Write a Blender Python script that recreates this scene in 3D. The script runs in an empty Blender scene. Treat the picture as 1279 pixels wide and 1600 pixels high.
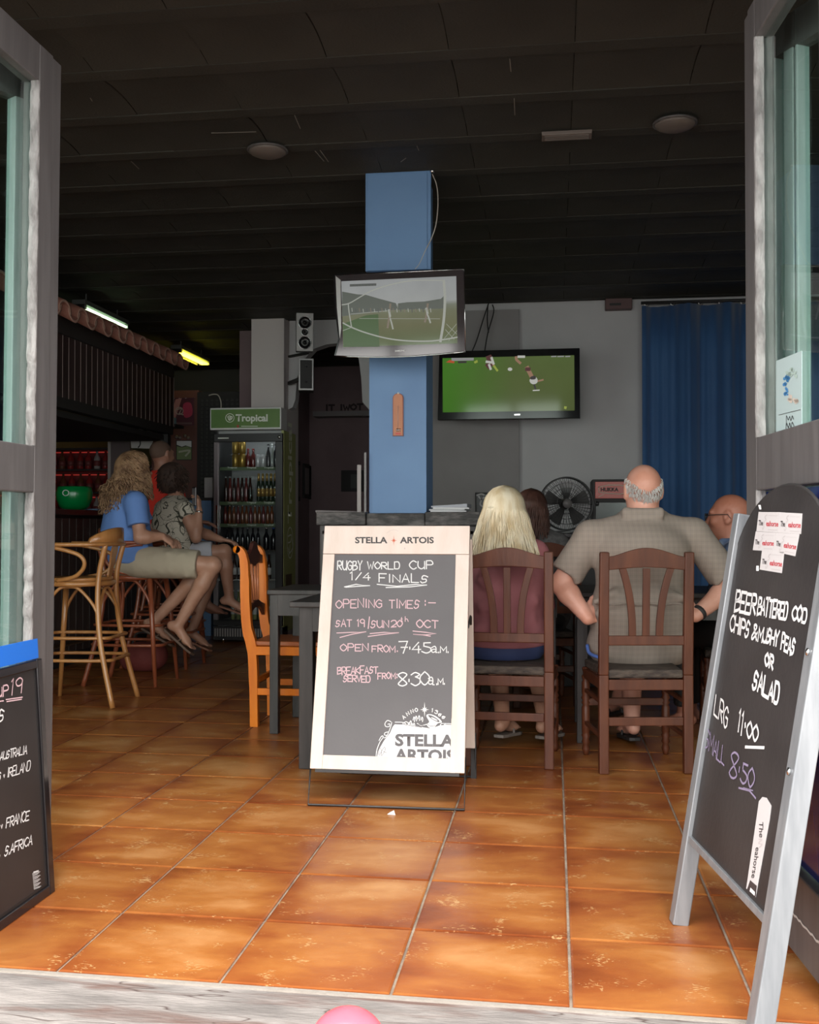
import bpy, bmesh, math, random
import numpy as np
from mathutils import Vector, Matrix

# ------------------------------------------------------------------ camera
CAM_H = 1.05; FPX = 1650.0; YAW = math.radians(7.77); PITCH = math.atan(24/1650)
sc = bpy.context.scene
COL = sc.collection
cd = bpy.data.cameras.new('camera'); cam = bpy.data.objects.new('camera', cd); COL.objects.link(cam)
cam.location = (0, 0, CAM_H); cam.rotation_euler = (math.pi/2 + PITCH, 0, YAW)
cd.sensor_fit = 'VERTICAL'; cd.sensor_height = 36; cd.lens = FPX/1600*36
cd.clip_start = 0.05; cd.clip_end = 200
sc.camera = cam
# ------------------------------------------------------------------ light
w = bpy.data.worlds.new('world'); sc.world = w; w.use_nodes = True
bg = w.node_tree.nodes['Background']
bg.inputs[0].default_value = (1.0, 0.965, 0.94, 1); bg.inputs[1].default_value = 4.2
sun = bpy.data.lights.new('sun', 'SUN'); sun.energy = 2.0; sun.angle = math.radians(14); sun.color = (1.0, 0.95, 0.88)
so = bpy.data.objects.new('sun', sun); COL.objects.link(so)
SUN_TO = Vector((-0.33, 1.0, -1.28))          # direction the sunlight travels
so.rotation_euler = SUN_TO.to_track_quat('-Z', 'Y').to_euler()
so.location = (2, -3, 6)
pl = bpy.data.lights.new('doorway_portal', 'AREA'); pl.shape = 'RECTANGLE'; pl.size = 6.6; pl.size_y = 2.6
pl.cycles.is_portal = True
po = bpy.data.objects.new('doorway_portal', pl); COL.objects.link(po)
po.location = (-0.9, 2.2, 1.3); po.rotation_euler = (math.radians(90), 0, 0)
sc.view_settings.view_transform = 'Standard'; sc.view_settings.look = 'None'
sc.view_settings.gamma = 1; sc.view_settings.use_curve_mapping = False
sc.view_settings.exposure = 0.38

# ------------------------------------------------------------------ picking world points
V = Vector
_r = V((math.cos(YAW), math.sin(YAW), 0)); _fh = V((-math.sin(YAW), math.cos(YAW), 0)); _z = V((0, 0, 1))
_F = _fh*math.cos(PITCH) + _z*math.sin(PITCH); _U = -_fh*math.sin(PITCH) + _z*math.cos(PITCH); CO = V((0, 0, CAM_H))
def ray(x, y): return _F + _r*((x-639.5)/FPX) + _U*((800-y)/FPX)
def at(x, y, D=None, X=None, Y=None, Z=None):
    d = ray(x, y)
    if D is not None: return CO + d*(D/d.dot(_fh))
    if X is not None: return CO + d*((X-CO.x)/d.x)
    if Y is not None: return CO + d*((Y-CO.y)/d.y)
    return CO + d*((Z-CO.z)/d.z)
class Plane:
    """a real plane in the room; .px finds the point of it seen at a photo position"""
    def __init__(s, o, u, v):
        s.o = V(o); s.u = V(u).normalized(); v = V(v); s.v = (v - s.u*v.dot(s.u)).normalized(); s.n = s.u.cross(s.v).normalized()
    def px(s, x, y, off=0.0):
        d = ray(x, y); t = (s.o + s.n*off - CO).dot(s.n)/d.dot(s.n); return CO + d*t
    def uv(s, x, y):
        q = s.px(x, y) - s.o; return q.dot(s.u), q.dot(s.v)
    def w(s, a, b, c=0.0): return s.o + s.u*a + s.v*b + s.n*c

# ------------------------------------------------------------------ materials
MATS = {}
def mat(name, col, rough=0.5, metal=0.0, col2=None, scale=20, bump=0.0, bscale=60, stretch=None, spec=0.5, emit=None, es=0.0, coat=0.0, rnd=0.0, detail=3, ramp=(0.35, 0.65), sheen=0):
    if name in MATS: return MATS[name]
    m = bpy.data.materials.new(name); m.use_nodes = True; MATS[name] = m
    nt = m.node_tree; N = nt.nodes; L = nt.links; b = N['Principled BSDF']
    b.inputs['Base Color'].default_value = (*col, 1); b.inputs['Roughness'].default_value = rough
    b.inputs['Metallic'].default_value = metal; b.inputs['Specular IOR Level'].default_value = spec
    b.inputs['Coat Weight'].default_value = coat
    if sheen: b.inputs['Sheen Weight'].default_value = sheen
    if emit: b.inputs['Emission Color'].default_value = (*emit, 1); b.inputs['Emission Strength'].default_value = es
    tc = N.new('ShaderNodeTexCoord'); src = tc.outputs['Object']
    if stretch:
        mp = N.new('ShaderNodeMapping'); mp.inputs['Scale'].default_value = stretch; L.new(src, mp.inputs[0]); src = mp.outputs[0]
    last = None
    if col2 is not None:
        n = N.new('ShaderNodeTexNoise'); n.inputs['Scale'].default_value = scale; n.inputs['Detail'].default_value = detail; L.new(src, n.inputs['Vector'])
        r = N.new('ShaderNodeValToRGB'); r.color_ramp.elements[0].position = ramp[0]; r.color_ramp.elements[1].position = ramp[1]
        r.color_ramp.elements[0].color = (*col, 1); r.color_ramp.elements[1].color = (*col2, 1)
        L.new(n.outputs['Fac'], r.inputs[0]); last = r.outputs[0]
    if rnd:
        oi = N.new('ShaderNodeObjectInfo'); mr = N.new('ShaderNodeMapRange'); mr.inputs['To Min'].default_value = 1-rnd; mr.inputs['To Max'].default_value = 1+rnd
        L.new(oi.outputs['Random'], mr.inputs['Value']); hs = N.new('ShaderNodeHueSaturation'); L.new(mr.outputs[0], hs.inputs['Value'])
        if last: L.new(last, hs.inputs['Color'])
        else: hs.inputs['Color'].default_value = (*col, 1)
        last = hs.outputs[0]
    if last: L.new(last, b.inputs['Base Color'])
    if bump:
        n2 = N.new('ShaderNodeTexNoise'); n2.inputs['Scale'].default_value = bscale; n2.inputs['Detail'].default_value = 4; L.new(src, n2.inputs['Vector'])
        bp = N.new('ShaderNodeBump'); bp.inputs['Strength'].default_value = bump; bp.inputs['Distance'].default_value = 0.01
        L.new(n2.outputs['Fac'], bp.inputs['Height']); L.new(bp.outputs[0], b.inputs['Normal'])
    return m
def glass(name, tint=(0.9, 0.97, 0.95), ior=1.5, rough=0.02):
    m = bpy.data.materials.new(name); m.use_nodes = True; N = m.node_tree.nodes; L = m.node_tree.links
    N.remove(N['Principled BSDF']); o = N['Material Output']
    t = N.new('ShaderNodeBsdfTransparent'); t.inputs[0].default_value = (*tint, 1); g = N.new('ShaderNodeBsdfGlossy'); g.inputs['Roughness'].default_value = rough
    f = N.new('ShaderNodeFresnel'); f.inputs[0].default_value = ior; mx = N.new('ShaderNodeMixShader')
    ge = N.new('ShaderNodeNewGeometry'); iv = N.new('ShaderNodeMath'); iv.operation = 'SUBTRACT'; iv.inputs[0].default_value = 1; L.new(ge.outputs['Backfacing'], iv.inputs[1]); mu = N.new('ShaderNodeMath'); mu.operation = 'MULTIPLY'; L.new(f.outputs[0], mu.inputs[0]); L.new(iv.outputs[0], mu.inputs[1]); L.new(mu.outputs[0], mx.inputs[0]); L.new(t.outputs[0], mx.inputs[1]); L.new(g.outputs[0], mx.inputs[2]); L.new(mx.outputs[0], o.inputs[0])
    MATS[name] = m; return m

# ------------------------------------------------------------------ mesh builder
class MB:
    def __init__(s): s.v = []; s.f = []; s.m = []; s.sm = []
    def add(s, vs, fs, mi=0, smooth=False):
        b = len(s.v); s.v += [tuple(q) for q in vs]; s.f += [tuple(b+i for i in f) for f in fs]; s.m += [mi]*len(fs); s.sm += [smooth]*len(fs); return s
    def box(s, lo, hi, mi=0):
        x0, y0, z0 = lo; x1, y1, z1 = hi
        return s.hexa([(x0,y0,z0),(x1,y0,z0),(x1,y1,z0),(x0,y1,z0),(x0,y0,z1),(x1,y0,z1),(x1,y1,z1),(x0,y1,z1)], mi)
    def hexa(s, p, mi=0):
        return s.add(p, [(0,3,2,1),(4,5,6,7),(0,1,5,4),(1,2,6,5),(2,3,7,6),(3,0,4,7)], mi)
    def bar(s, a, b, w, d, up=(0,0,1), mi=0, w2=None, d2=None):
        a = V(a); b = V(b); t = (b-a).normalized(); x = t.cross(V(up))
        if x.length < 1e-4: x = t.cross(V((0,1,0)))
        x.normalize(); y = x.cross(t).normalized(); w2 = w2 or w; d2 = d2 or d; p = []
        for c, ww, dd in ((a, w, d), (b, w2, d2)):
            p += [c-x*ww/2-y*dd/2, c+x*ww/2-y*dd/2, c+x*ww/2+y*dd/2, c-x*ww/2+y*dd/2]
        return s.hexa(p, mi)
    def tube(s, path, r, n=8, mi=0, closed=False, caps=True, flat=1.0, up=None):
        P = [V(q) for q in path]; k = len(P); R = r if isinstance(r, (list, tuple)) else [r]*k
        vs = []; x = None
        for i in range(k):
            if closed: t = P[(i+1) % k]-P[i-1]
            else: t = P[min(i+1, k-1)]-P[max(i-1, 0)]
            t.normalize()
            if up is not None: x = t.cross(V(up))
            elif x is None: x = t.cross(V((0,0,1)) if abs(t.z) < 0.9 else V((1,0,0)))
            else: x = x - t*x.dot(t)
            x.normalize(); y = t.cross(x)
            for j in range(n):
                a = 2*math.pi*j/n; vs.append(P[i]+x*(R[i]*math.cos(a))+y*(R[i]*math.sin(a)*flat))
        fs = []
        for i in range(k if closed else k-1):
            for j in range(n):
                a = i*n+j; b = i*n+(j+1) % n; c = ((i+1) % k)*n; fs.append((a, b, c+(j+1) % n, c+j))
        s.add(vs, fs, mi, True)
        if caps and not closed: 
            b0 = len(s.v)-len(vs); s.f.append(tuple(b0+j for j in reversed(range(n)))); s.f.append(tuple(b0+(k-1)*n+j for j in range(n))); s.m += [mi]*2; s.sm += [False]*2
        return s
    def lathe(s, prof, c=(0,0,0), n=16, mi=0, axis=None, smooth=True):
        c = V(c); A = V(axis or (0,0,1)).normalized(); X = A.orthogonal().normalized(); Y = A.cross(X); vs = []
        for r, h in prof:
            for j in range(n):
                a = 2*math.pi*j/n; vs.append(c+A*h+X*(r*math.cos(a))+Y*(r*math.sin(a)))
        fs = []; k = len(prof)
        for i in range(k-1):
            for j in range(n): fs.append((i*n+j, i*n+(j+1) % n, (i+1)*n+(j+1) % n, (i+1)*n+j))
        s.add(vs, fs, mi, smooth); b0 = len(s.v)-len(vs)
        if prof[0][0] > 1e-4: s.f.append(tuple(b0+j for j in reversed(range(n)))); s.m.append(mi); s.sm.append(False)
        if prof[-1][0] > 1e-4: s.f.append(tuple(b0+(k-1)*n+j for j in range(n))); s.m.append(mi); s.sm.append(False)
        return s
    def prism(s, poly, off, mi=0):
        """poly: 3-D points; extruded by vector off"""
        n = len(poly); off = V(off); vs = [V(q) for q in poly]+[V(q)+off for q in poly]
        fs = [tuple(reversed(range(n))), tuple(range(n, 2*n))]+[(i, (i+1) % n, n+(i+1) % n, n+i) for i in range(n)]
        return s.add(vs, fs, mi)
    def ngon(s, poly, mi=0): return s.add(poly, [tuple(range(len(poly)))], mi)
    def obj(s, name, mats, parent=None, bevel=0, fix=True):
        me = bpy.data.meshes.new(name); me.from_pydata([tuple(q) for q in s.v], [], s.f)
        for m in (mats if isinstance(mats, (list, tuple)) else [mats]): me.materials.append(m)
        me.polygons.foreach_set('material_index', s.m); me.polygons.foreach_set('use_smooth', s.sm); me.update()
        if fix:
            bm = bmesh.new(); bm.from_mesh(me); bmesh.ops.recalc_face_normals(bm, faces=bm.faces); bm.to_mesh(me); bm.free()
        return link(name, me, parent, bevel)
def link(name, me, parent=None, bevel=0):
    o = bpy.data.objects.new(name, me); COL.objects.link(o)
    if parent is not None:
        o.parent = parent; o.matrix_parent_inverse = mat_of(parent).inverted() if parent.get('_world') else Matrix.Identity(4)
    if bevel:
        b = o.modifiers.new('bevel', 'BEVEL'); b.width = bevel; b.segments = 2; b.limit_method = 'ANGLE'; b.harden_normals = False
    return o
def mat_of(o): return Matrix.Translation(o.location) @ o.rotation_euler.to_matrix().to_4x4()
def tag(o, label, cat, group=None, kind=None):
    if label: o['label'] = label
    if cat: o['category'] = cat
    if group: o['group'] = group
    if kind: o['kind'] = kind
    return o
def thing(name, label, cat, loc=(0,0,0), rz=0, group=None, world=False):
    """an Empty at the thing's base; world=True means its parts are given in room coordinates"""
    o = bpy.data.objects.new(name, None); COL.objects.link(o); o.location = loc; o.rotation_euler = (0, 0, rz); o.empty_display_size = 0.1
    if world: o['_world'] = 1
    return tag(o, label, cat, group)
def struct(o): o['kind'] = 'structure'; return o
def copy_tree(o, loc=None, rz=None, parent=None, label=None):
    c = o.copy(); COL.objects.link(c)
    if parent is not None: c.parent = parent
    if loc is not None: c.location = loc
    if rz is not None: c.rotation_euler = (0, 0, rz)
    if label: c['label'] = label
    for ch in list(o.children): copy_tree(ch, parent=c)
    return c
def spline(pts, sub=6, closed=False):
    P = [V(q) if len(q) == 3 else V((q[0], q[1], 0)) for q in pts]; n = len(P); out = []
    rng = range(n if closed else n-1)
    for i in rng:
        if closed: a, b, c, d = P[i-1], P[i], P[(i+1) % n], P[(i+2) % n]
        else: a, b, c, d = P[max(i-1, 0)], P[i], P[i+1], P[min(i+2, n-1)]
        for k in range(sub):
            t = k/sub; out.append(0.5*((2*b)+(c-a)*t+(2*a-5*b+4*c-d)*t*t+(3*b-a-3*c+d)*t**3))
    if not closed: out.append(P[-1])
    return out

# ------------------------------------------------------------------ smooth bodies (implicit surface)
def sdf_mesh(name, prims, res, mats, parent=None, k=0.03, matfn=None, smooth=True):
    """prims: dicts; t='c' round cone (a,ra,b,rb) | 'e' ellipsoid (c,r,rot); k blend; cut=[(p,n)]; sub=True subtract"""
    lo = np.full(3, 1e9); hi = -lo
    for q in prims:
        if q.get('sub'): continue
        if q['t'] == 'c': pts = [(q['a'], q['ra']), (q['b'], q['rb'])]
        else: pts = [(q['c'], max(q['r']))]
        for c, rr in pts:
            c = np.array(c); lo = np.minimum(lo, c-rr); hi = np.maximum(hi, c+rr)
    lo -= 3*res; hi += 3*res
    n = np.ceil((hi-lo)/res).astype(int)+1
    ax = [lo[i]+np.arange(n[i])*res for i in range(3)]
    F = np.full(n, 1.0, np.float32)
    for q in prims:
        kk = q.get('k', k); pad = kk+2.5*res
        if q['t'] == 'c':
            a = np.array(q['a'], float); b = np.array(q['b'], float); l = np.minimum(a-q['ra'], b-q['rb'])-pad; h = np.maximum(a+q['ra'], b+q['rb'])+pad
        else:
            c = np.array(q['c'], float); l = c-max(q['r'])-pad; h = c+max(q['r'])+pad
        i0 = np.clip(((l-lo)/res).astype(int), 0, n-1); i1 = np.clip(((h-lo)/res).astype(int)+2, 1, n)
        if (i1 <= i0).any(): continue
        sl = tuple(slice(i0[j], i1[j]) for j in range(3))
        X = ax[0][sl[0]][:, None, None].astype(np.float32); Y = ax[1][sl[1]][None, :, None].astype(np.float32); Z = ax[2][sl[2]][None, None, :].astype(np.float32)
        if q['t'] == 'c':
            d = b-a; L2 = max(d.dot(d), 1e-9)
            t = np.clip(((X-a[0])*d[0]+(Y-a[1])*d[1]+(Z-a[2])*d[2])/L2, 0, 1)
            D = np.sqrt((X-a[0]-t*d[0])**2+(Y-a[1]-t*d[1])**2+(Z-a[2]-t*d[2])**2)-(q['ra']+t*(q['rb']-q['ra']))
        else:
            R = np.array(q.get('rot', Matrix.Identity(3)))   # columns = local axes
            x = X-c[0]; y = Y-c[1]; zz = Z-c[2]; r = q['r']
            u = (x*R[0][0]+y*R[1][0]+zz*R[2][0]); v = (x*R[0][1]+y*R[1][1]+zz*R[2][1]); w_ = (x*R[0][2]+y*R[1][2]+zz*R[2][2])
            k0 = np.sqrt((u/r[0])**2+(v/r[1])**2+(w_/r[2])**2)+1e-6; k1 = np.sqrt((u/r[0]**2)**2+(v/r[1]**2)**2+(w_/r[2]**2)**2)+1e-6
            D = k0*(k0-1)/k1
        for p, nn in q.get('cut', []):
            p = np.array(p); nn = np.array(V(nn).normalized()); D = np.maximum(D, (X-p[0])*nn[0]+(Y-p[1])*nn[1]+(Z-p[2])*nn[2])
        A = F[sl]
        if q.get('sub'):
            D = -D; hh = np.maximum(kk-np.abs(A-D), 0)/kk; F[sl] = np.maximum(A, D)+hh*hh*kk*0.25
        else:
            hh = np.maximum(kk-np.abs(A-D), 0)/kk; F[sl] = np.minimum(A, D)-hh*hh*kk*0.25
    # surface nets
    S = F < 0
    nx, ny, nz = F.shape
    cs = np.zeros((nx-1, ny-1, nz-1), np.int8)
    corners = [(i, j, l) for i in (0, 1) for j in (0, 1) for l in (0, 1)]
    for i, j, l in corners: cs += S[i:nx-1+i, j:ny-1+j, l:nz-1+l]
    cells = np.argwhere((cs > 0) & (cs < 8)); idx = -np.ones(cs.shape, np.int32); idx[tuple(cells.T)] = np.arange(len(cells))
    acc = np.zeros((len(cells), 3)); cnt = np.zeros(len(cells))
    for ci in range(8):
        for cj in range(ci+1, 8):
            A_, B_ = np.array(corners[ci]), np.array(corners[cj])
            if np.abs(A_-B_).sum() != 1: continue
            fa = F[tuple((cells+A_).T)]; fb = F[tuple((cells+B_).T)]; mk = (fa < 0) != (fb < 0)
            t = fa[mk]/(fa[mk]-fb[mk]); acc[mk] += A_+(B_-A_)*t[:, None]; cnt[mk] += 1
    verts = lo+(cells+acc/cnt[:, None])*res
    faces = []
    for axd in range(3):
        o1, o2 = [q for q in range(3) if q != axd]
        sh = [slice(None)]*3; sh2 = [slice(None)]*3; sh[axd] = slice(0, F.shape[axd]-1); sh2[axd] = slice(1, F.shape[axd])
        ed = np.argwhere(S[tuple(sh)] != S[tuple(sh2)])
        ed = ed[(ed[:, o1] > 0) & (ed[:, o2] > 0) & (ed[:, o1] < F.shape[o1]-1) & (ed[:, o2] < F.shape[o2]-1)]
        ins = S[tuple(ed.T)]; e1 = np.zeros(3, int); e1[o1] = 1; e2 = np.zeros(3, int); e2[o2] = 1
        g = [idx[tuple((ed-q).T)] for q in (e1+e2, e2, 0*e1, e1)]
        q4 = np.stack(g, 1); flip = ins if axd != 1 else ~ins; q4[~flip] = q4[~flip][:, ::-1]; faces.append(q4)
    faces = np.concatenate(faces); faces = faces[(faces >= 0).all(1)]
    me = bpy.data.meshes.new(name); me.vertices.add(len(verts)); me.vertices.foreach_set('co', verts.astype(np.float32).ravel())
    me.loops.add(len(faces)*4); me.loops.foreach_set('vertex_index', faces.astype(np.int32).ravel())
    me.polygons.add(len(faces)); me.polygons.foreach_set('loop_start', np.arange(0, len(faces)*4, 4, dtype=np.int32))
    me.polygons.foreach_set('use_smooth', np.ones(len(faces), bool))
    for m in (mats if isinstance(mats, (list, tuple)) else [mats]): me.materials.append(m)
    me.update(calc_edges=True)
    return link(name, me, parent)
def C(a, ra, b, rb, k=0.03, cut=()): return dict(t='c', a=tuple(a), ra=ra, b=tuple(b), rb=rb, k=k, cut=list(cut))
def E(c, r, rot=None, k=0.03, sub=False, cut=()):
    d = dict(t='e', c=tuple(c), r=r, k=k, sub=sub, cut=list(cut))
    if rot is not None: d['rot'] = rot
    return d
def frame(fwd, up=(0,0,1)):
    """3x3: columns right, forward, up"""
    f = V(fwd).normalized(); r = f.cross(V(up)).normalized(); u = r.cross(f); return Matrix((r, f, u)).transposed()

def head_prims(c, fwd, up=(0,0,1), s=1.0, jaw=1.0):
    R = frame(fwd, up); L = lambda x, y, z: V(c)+R@V((x*s, y*s, z*s)); P = []
    P += [E(L(0, -0.012, 0.025), (0.076*s, 0.094*s, 0.088*s), R), E(L(0, 0.028, -0.035), (0.058*s*jaw, 0.066*s, 0.074*s), R, 0.04),
          E(L(0, 0.062, -0.088), (0.024*s*jaw, 0.022*s, 0.02*s), R, 0.03), E(L(0, 0.079, 0.028), (0.055*s, 0.014*s, 0.012*s), R, 0.02)]
    P += [C(L(0, 0.088, 0.012), 0.008*s, L(0, 0.108, -0.024), 0.012*s, 0.012), E(L(0.013, 0.094, -0.028), (0.009*s, 0.01*s, 0.008*s), R, 0.008), E(L(-0.013, 0.094, -0.028), (0.009*s, 0.01*s, 0.008*s), R, 0.008)]
    for e in (-1, 1):
        P += [E(L(0.033*e, 0.088, 0.008), (0.015*s, 0.012*s, 0.010*s), R, 0.012, sub=True), E(L(0.033*e, 0.078, 0.008), (0.013*s, 0.012*s, 0.011*s), R, 0.004)]
        P += [E(L(0.04*e, 0.066, -0.022), (0.022*s, 0.02*s, 0.018*s), R, 0.02)]
        P += [E(L(0.079*e, -0.006, 0.0), (0.011*s, 0.021*s, 0.034*s), R, 0.008), E(L(0.086*e, 0.002, 0.002), (0.006*s, 0.011*s, 0.02*s), R, 0.006, sub=True), E(L(0.078*e, 0.0, -0.026), (0.009*s, 0.011*s, 0.011*s), R, 0.006)]
    P += [E(L(0, 0.094, -0.052), (0.024*s, 0.009*s, 0.006*s), R, 0.008), E(L(0, 0.092, -0.063), (0.020*s, 0.009*s, 0.007*s), R, 0.008), E(L(0, 0.104, -0.0575), (0.024*s, 0.01*s, 0.0022*s), R, 0.004, sub=True)]
    return P, L, R
def hand_prims(wr, d, nrm, side=1, s=1.0, curl=0.5, spread=0.12, grip=None):
    """d: along the hand, nrm: out of the palm, side +1 thumb to d x nrm"""
    d = V(d).normalized(); nrm = (V(nrm)-d*V(nrm).dot(d)).normalized(); t = d.cross(nrm)*side; wr = V(wr); P = []
    pc = wr+d*0.045*s
    P.append(E(pc, (0.038*s, 0.048*s, 0.016*s), Matrix((t, d, -nrm)).transposed(), 0.012))
    P.append(E(wr+d*0.075*s, (0.040*s, 0.018*s, 0.013*s), Matrix((t, d, -nrm)).transposed(), 0.01))
    for i, (o, ln) in enumerate(((0.030, 0.076), (0.011, 0.084), (-0.009, 0.078), (-0.028, 0.062))):
        base = wr+d*(0.084-abs(i-1.2)*0.004)*s+t*o*s; a = 0.0; p = base; dd = d+t*(1.5-i)*spread*0.6
        dd.normalize()
        for j, fr in enumerate((0.45, 0.3, 0.25)):
            a += curl*(0.55, 0.8, 0.6)[j]*(1+0.1*i); v = dd*math.cos(a)+nrm*math.sin(a); q = p+v*ln*fr*s
            P.append(C(p, (0.0088, 0.0082, 0.0074)[j]*s, q, (0.0082, 0.0074, 0.0064)[j]*s, 0.004)); p = q
    p = wr+d*0.022*s+t*0.026*s; v = (t*0.8+d*0.75+nrm*0.25).normalized()
    for j, (ln, r0, r1) in enumerate(((0.042, 0.014, 0.0105), (0.03, 0.0105, 0.009), (0.024, 0.009, 0.0075))):
        q = p+v*ln*s; P.append(C(p, r0*s, q, r1*s, 0.008)); p = q; v = (v*0.8+d*0.35+nrm*0.3*curl).normalized()
    return P
def foot_prims(ank, toe, s=1.0, up=(0,0,1)):
    ank = V(ank); toe = V(toe); d = (toe-ank).normalized(); f = V(toe)-V(ank); R = frame(d, up); u = R@V((0,0,1)); r = R@V((1,0,0)); P = []
    P.append(E(ank-d*0.028*s-u*0.035*s, (0.030*s, 0.036*s, 0.032*s), R, 0.02))
    P.append(C(ank-u*0.02*s, 0.034*s, ank+d*0.11*s-u*0.045*s, 0.03*s, 0.02))
    P.append(E(ank+d*0.12*s-u*0.05*s, (0.044*s, 0.045*s, 0.018*s), R, 0.02))
    for i in range(5):
        o = (-0.030+0.015*i); l = (0.055, 0.052, 0.047, 0.041, 0.034)[i]
        b = ank+d*0.145*s-u*0.056*s+r*o*s
        P.append(C(b, (0.011, .008, .0078, .0075, .0072)[i]*s, b+d*l*0.75*s, (0.0105, .0075, .007, .007, .0068)[i]*s, 0.005))
    return P
random.seed(7)
CEIL = 3.05
# ================================================================== materials of the room
M_blue = mat('blue_paint', (0.125, 0.235, 0.43), 0.55, col2=(0.14, 0.26, 0.46), scale=3, bump=0.05, bscale=40)
M_grey = mat('grey_wall_paint', (0.30, 0.28, 0.28), 0.8, col2=(0.34, 0.32, 0.32), scale=2, bump=0.08, bscale=50)
M_lgrey = mat('light_grey_wall_paint', (0.54, 0.53, 0.54), 0.8, col2=(0.58, 0.57, 0.58), scale=2, bump=0.08, bscale=50)
M_maroon = mat('dark_plum_wall_paint', (0.24, 0.17, 0.18), 0.8, col2=(0.28, 0.20, 0.21), scale=3, bump=0.08)
M_olive = mat('dark_olive_wall_paint', (0.14, 0.14, 0.115), 0.85, bump=0.08)
M_ceil = mat('dark_brown_ceiling_paint', (0.031, 0.0275, 0.021), 0.75, col2=(0.040, 0.036, 0.028), scale=2.5, bump=0.2, bscale=90, rnd=0.08)
M_alu = mat('grey_painted_aluminium', (0.098, 0.091, 0.090), 0.45, 0.2, col2=(0.122, 0.114, 0.113), scale=6, stretch=(6, 6, 0.6), bump=0.03)
M_silver = mat('bare_silver_aluminium', (0.21, 0.225, 0.24), 0.40, 0.4, col2=(0.27, 0.285, 0.30), scale=9, stretch=(5, 5, 0.7), bump=0.03)
M_seal = mat('white_silicone_seal', (0.25, 0.243, 0.236), 0.6, col2=(0.12, 0.113, 0.11), scale=45, stretch=(1, 1, 0.3), bump=0.7, bscale=90)
M_glass = glass('clear_glass', (0.86, 0.93, 0.91))
M_black = mat('matt_black', (0.022, 0.020, 0.020), 0.6, bump=0.05)
M_gloss_black = mat('gloss_black_plastic', (0.010, 0.009, 0.010), 0.12)
M_white = mat('white_plastic', (0.75, 0.75, 0.74), 0.4)
M_paper = mat('white_paper', (0.78, 0.77, 0.76), 0.7)
M_darkwood = mat('worn_black_wood', (0.017, 0.014, 0.0135), 0.5, col2=(0.042, 0.034, 0.032), scale=16, stretch=(1, 1, 0.15), bump=0.2, bscale=30)
M_brown = mat('brown_chair_wood', (0.068, 0.018, 0.0075), 0.42, col2=(0.105, 0.031, 0.013), scale=10, stretch=(2, 2, 0.35), bump=0.1, bscale=40, spec=0.35)
M_orange = mat('orange_varnished_wood', (0.58, 0.135, 0.004), 0.40, col2=(0.68, 0.18, 0.006), scale=10, stretch=(2, 2, 0.3), bump=0.06, coat=0.1, spec=0.3)
M_stoolA = mat('honey_bentwood', (0.36, 0.15, 0.045), 0.3, col2=(0.46, 0.21, 0.07), scale=9, stretch=(2, 2, 0.3), coat=0.3)
M_stoolB = mat('red_brown_bentwood', (0.24, 0.060, 0.026), 0.3, col2=(0.32, 0.09, 0.04), scale=9, stretch=(2, 2, 0.3), coat=0.3)
M_cream = mat('cream_painted_wood', (0.62, 0.515, 0.46), 0.5, col2=(0.57, 0.47, 0.41), scale=7, stretch=(3, 3, 0.5), bump=0.12, bscale=35)
M_chalkboard = mat('grey_chalkboard', (0.085, 0.080, 0.085), 0.6, col2=(0.095, 0.090, 0.094), scale=3, bump=0.04)
M_blackboard = mat('black_chalkboard', (0.020, 0.0175, 0.018), 0.5, col2=(0.034, 0.030, 0.030), scale=5, bump=0.06, ramp=(0.35, 0.75))
M_chalkW = mat('white_chalk', (0.60, 0.60, 0.60), 0.9); M_chalkP = mat('pink_chalk', (0.56, 0.38, 0.41), 0.9); M_chalkV = mat('lilac_chalk', (0.22, 0.18, 0.28), 0.9)
M_red = mat('red_plastic', (0.45, 0.03, 0.02), 0.4)
M_chrome = mat('chrome', (0.7, 0.7, 0.7), 0.15, 1.0)
M_wire = mat('black_wire', (0.03, 0.028, 0.028), 0.35, 0.5)

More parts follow.
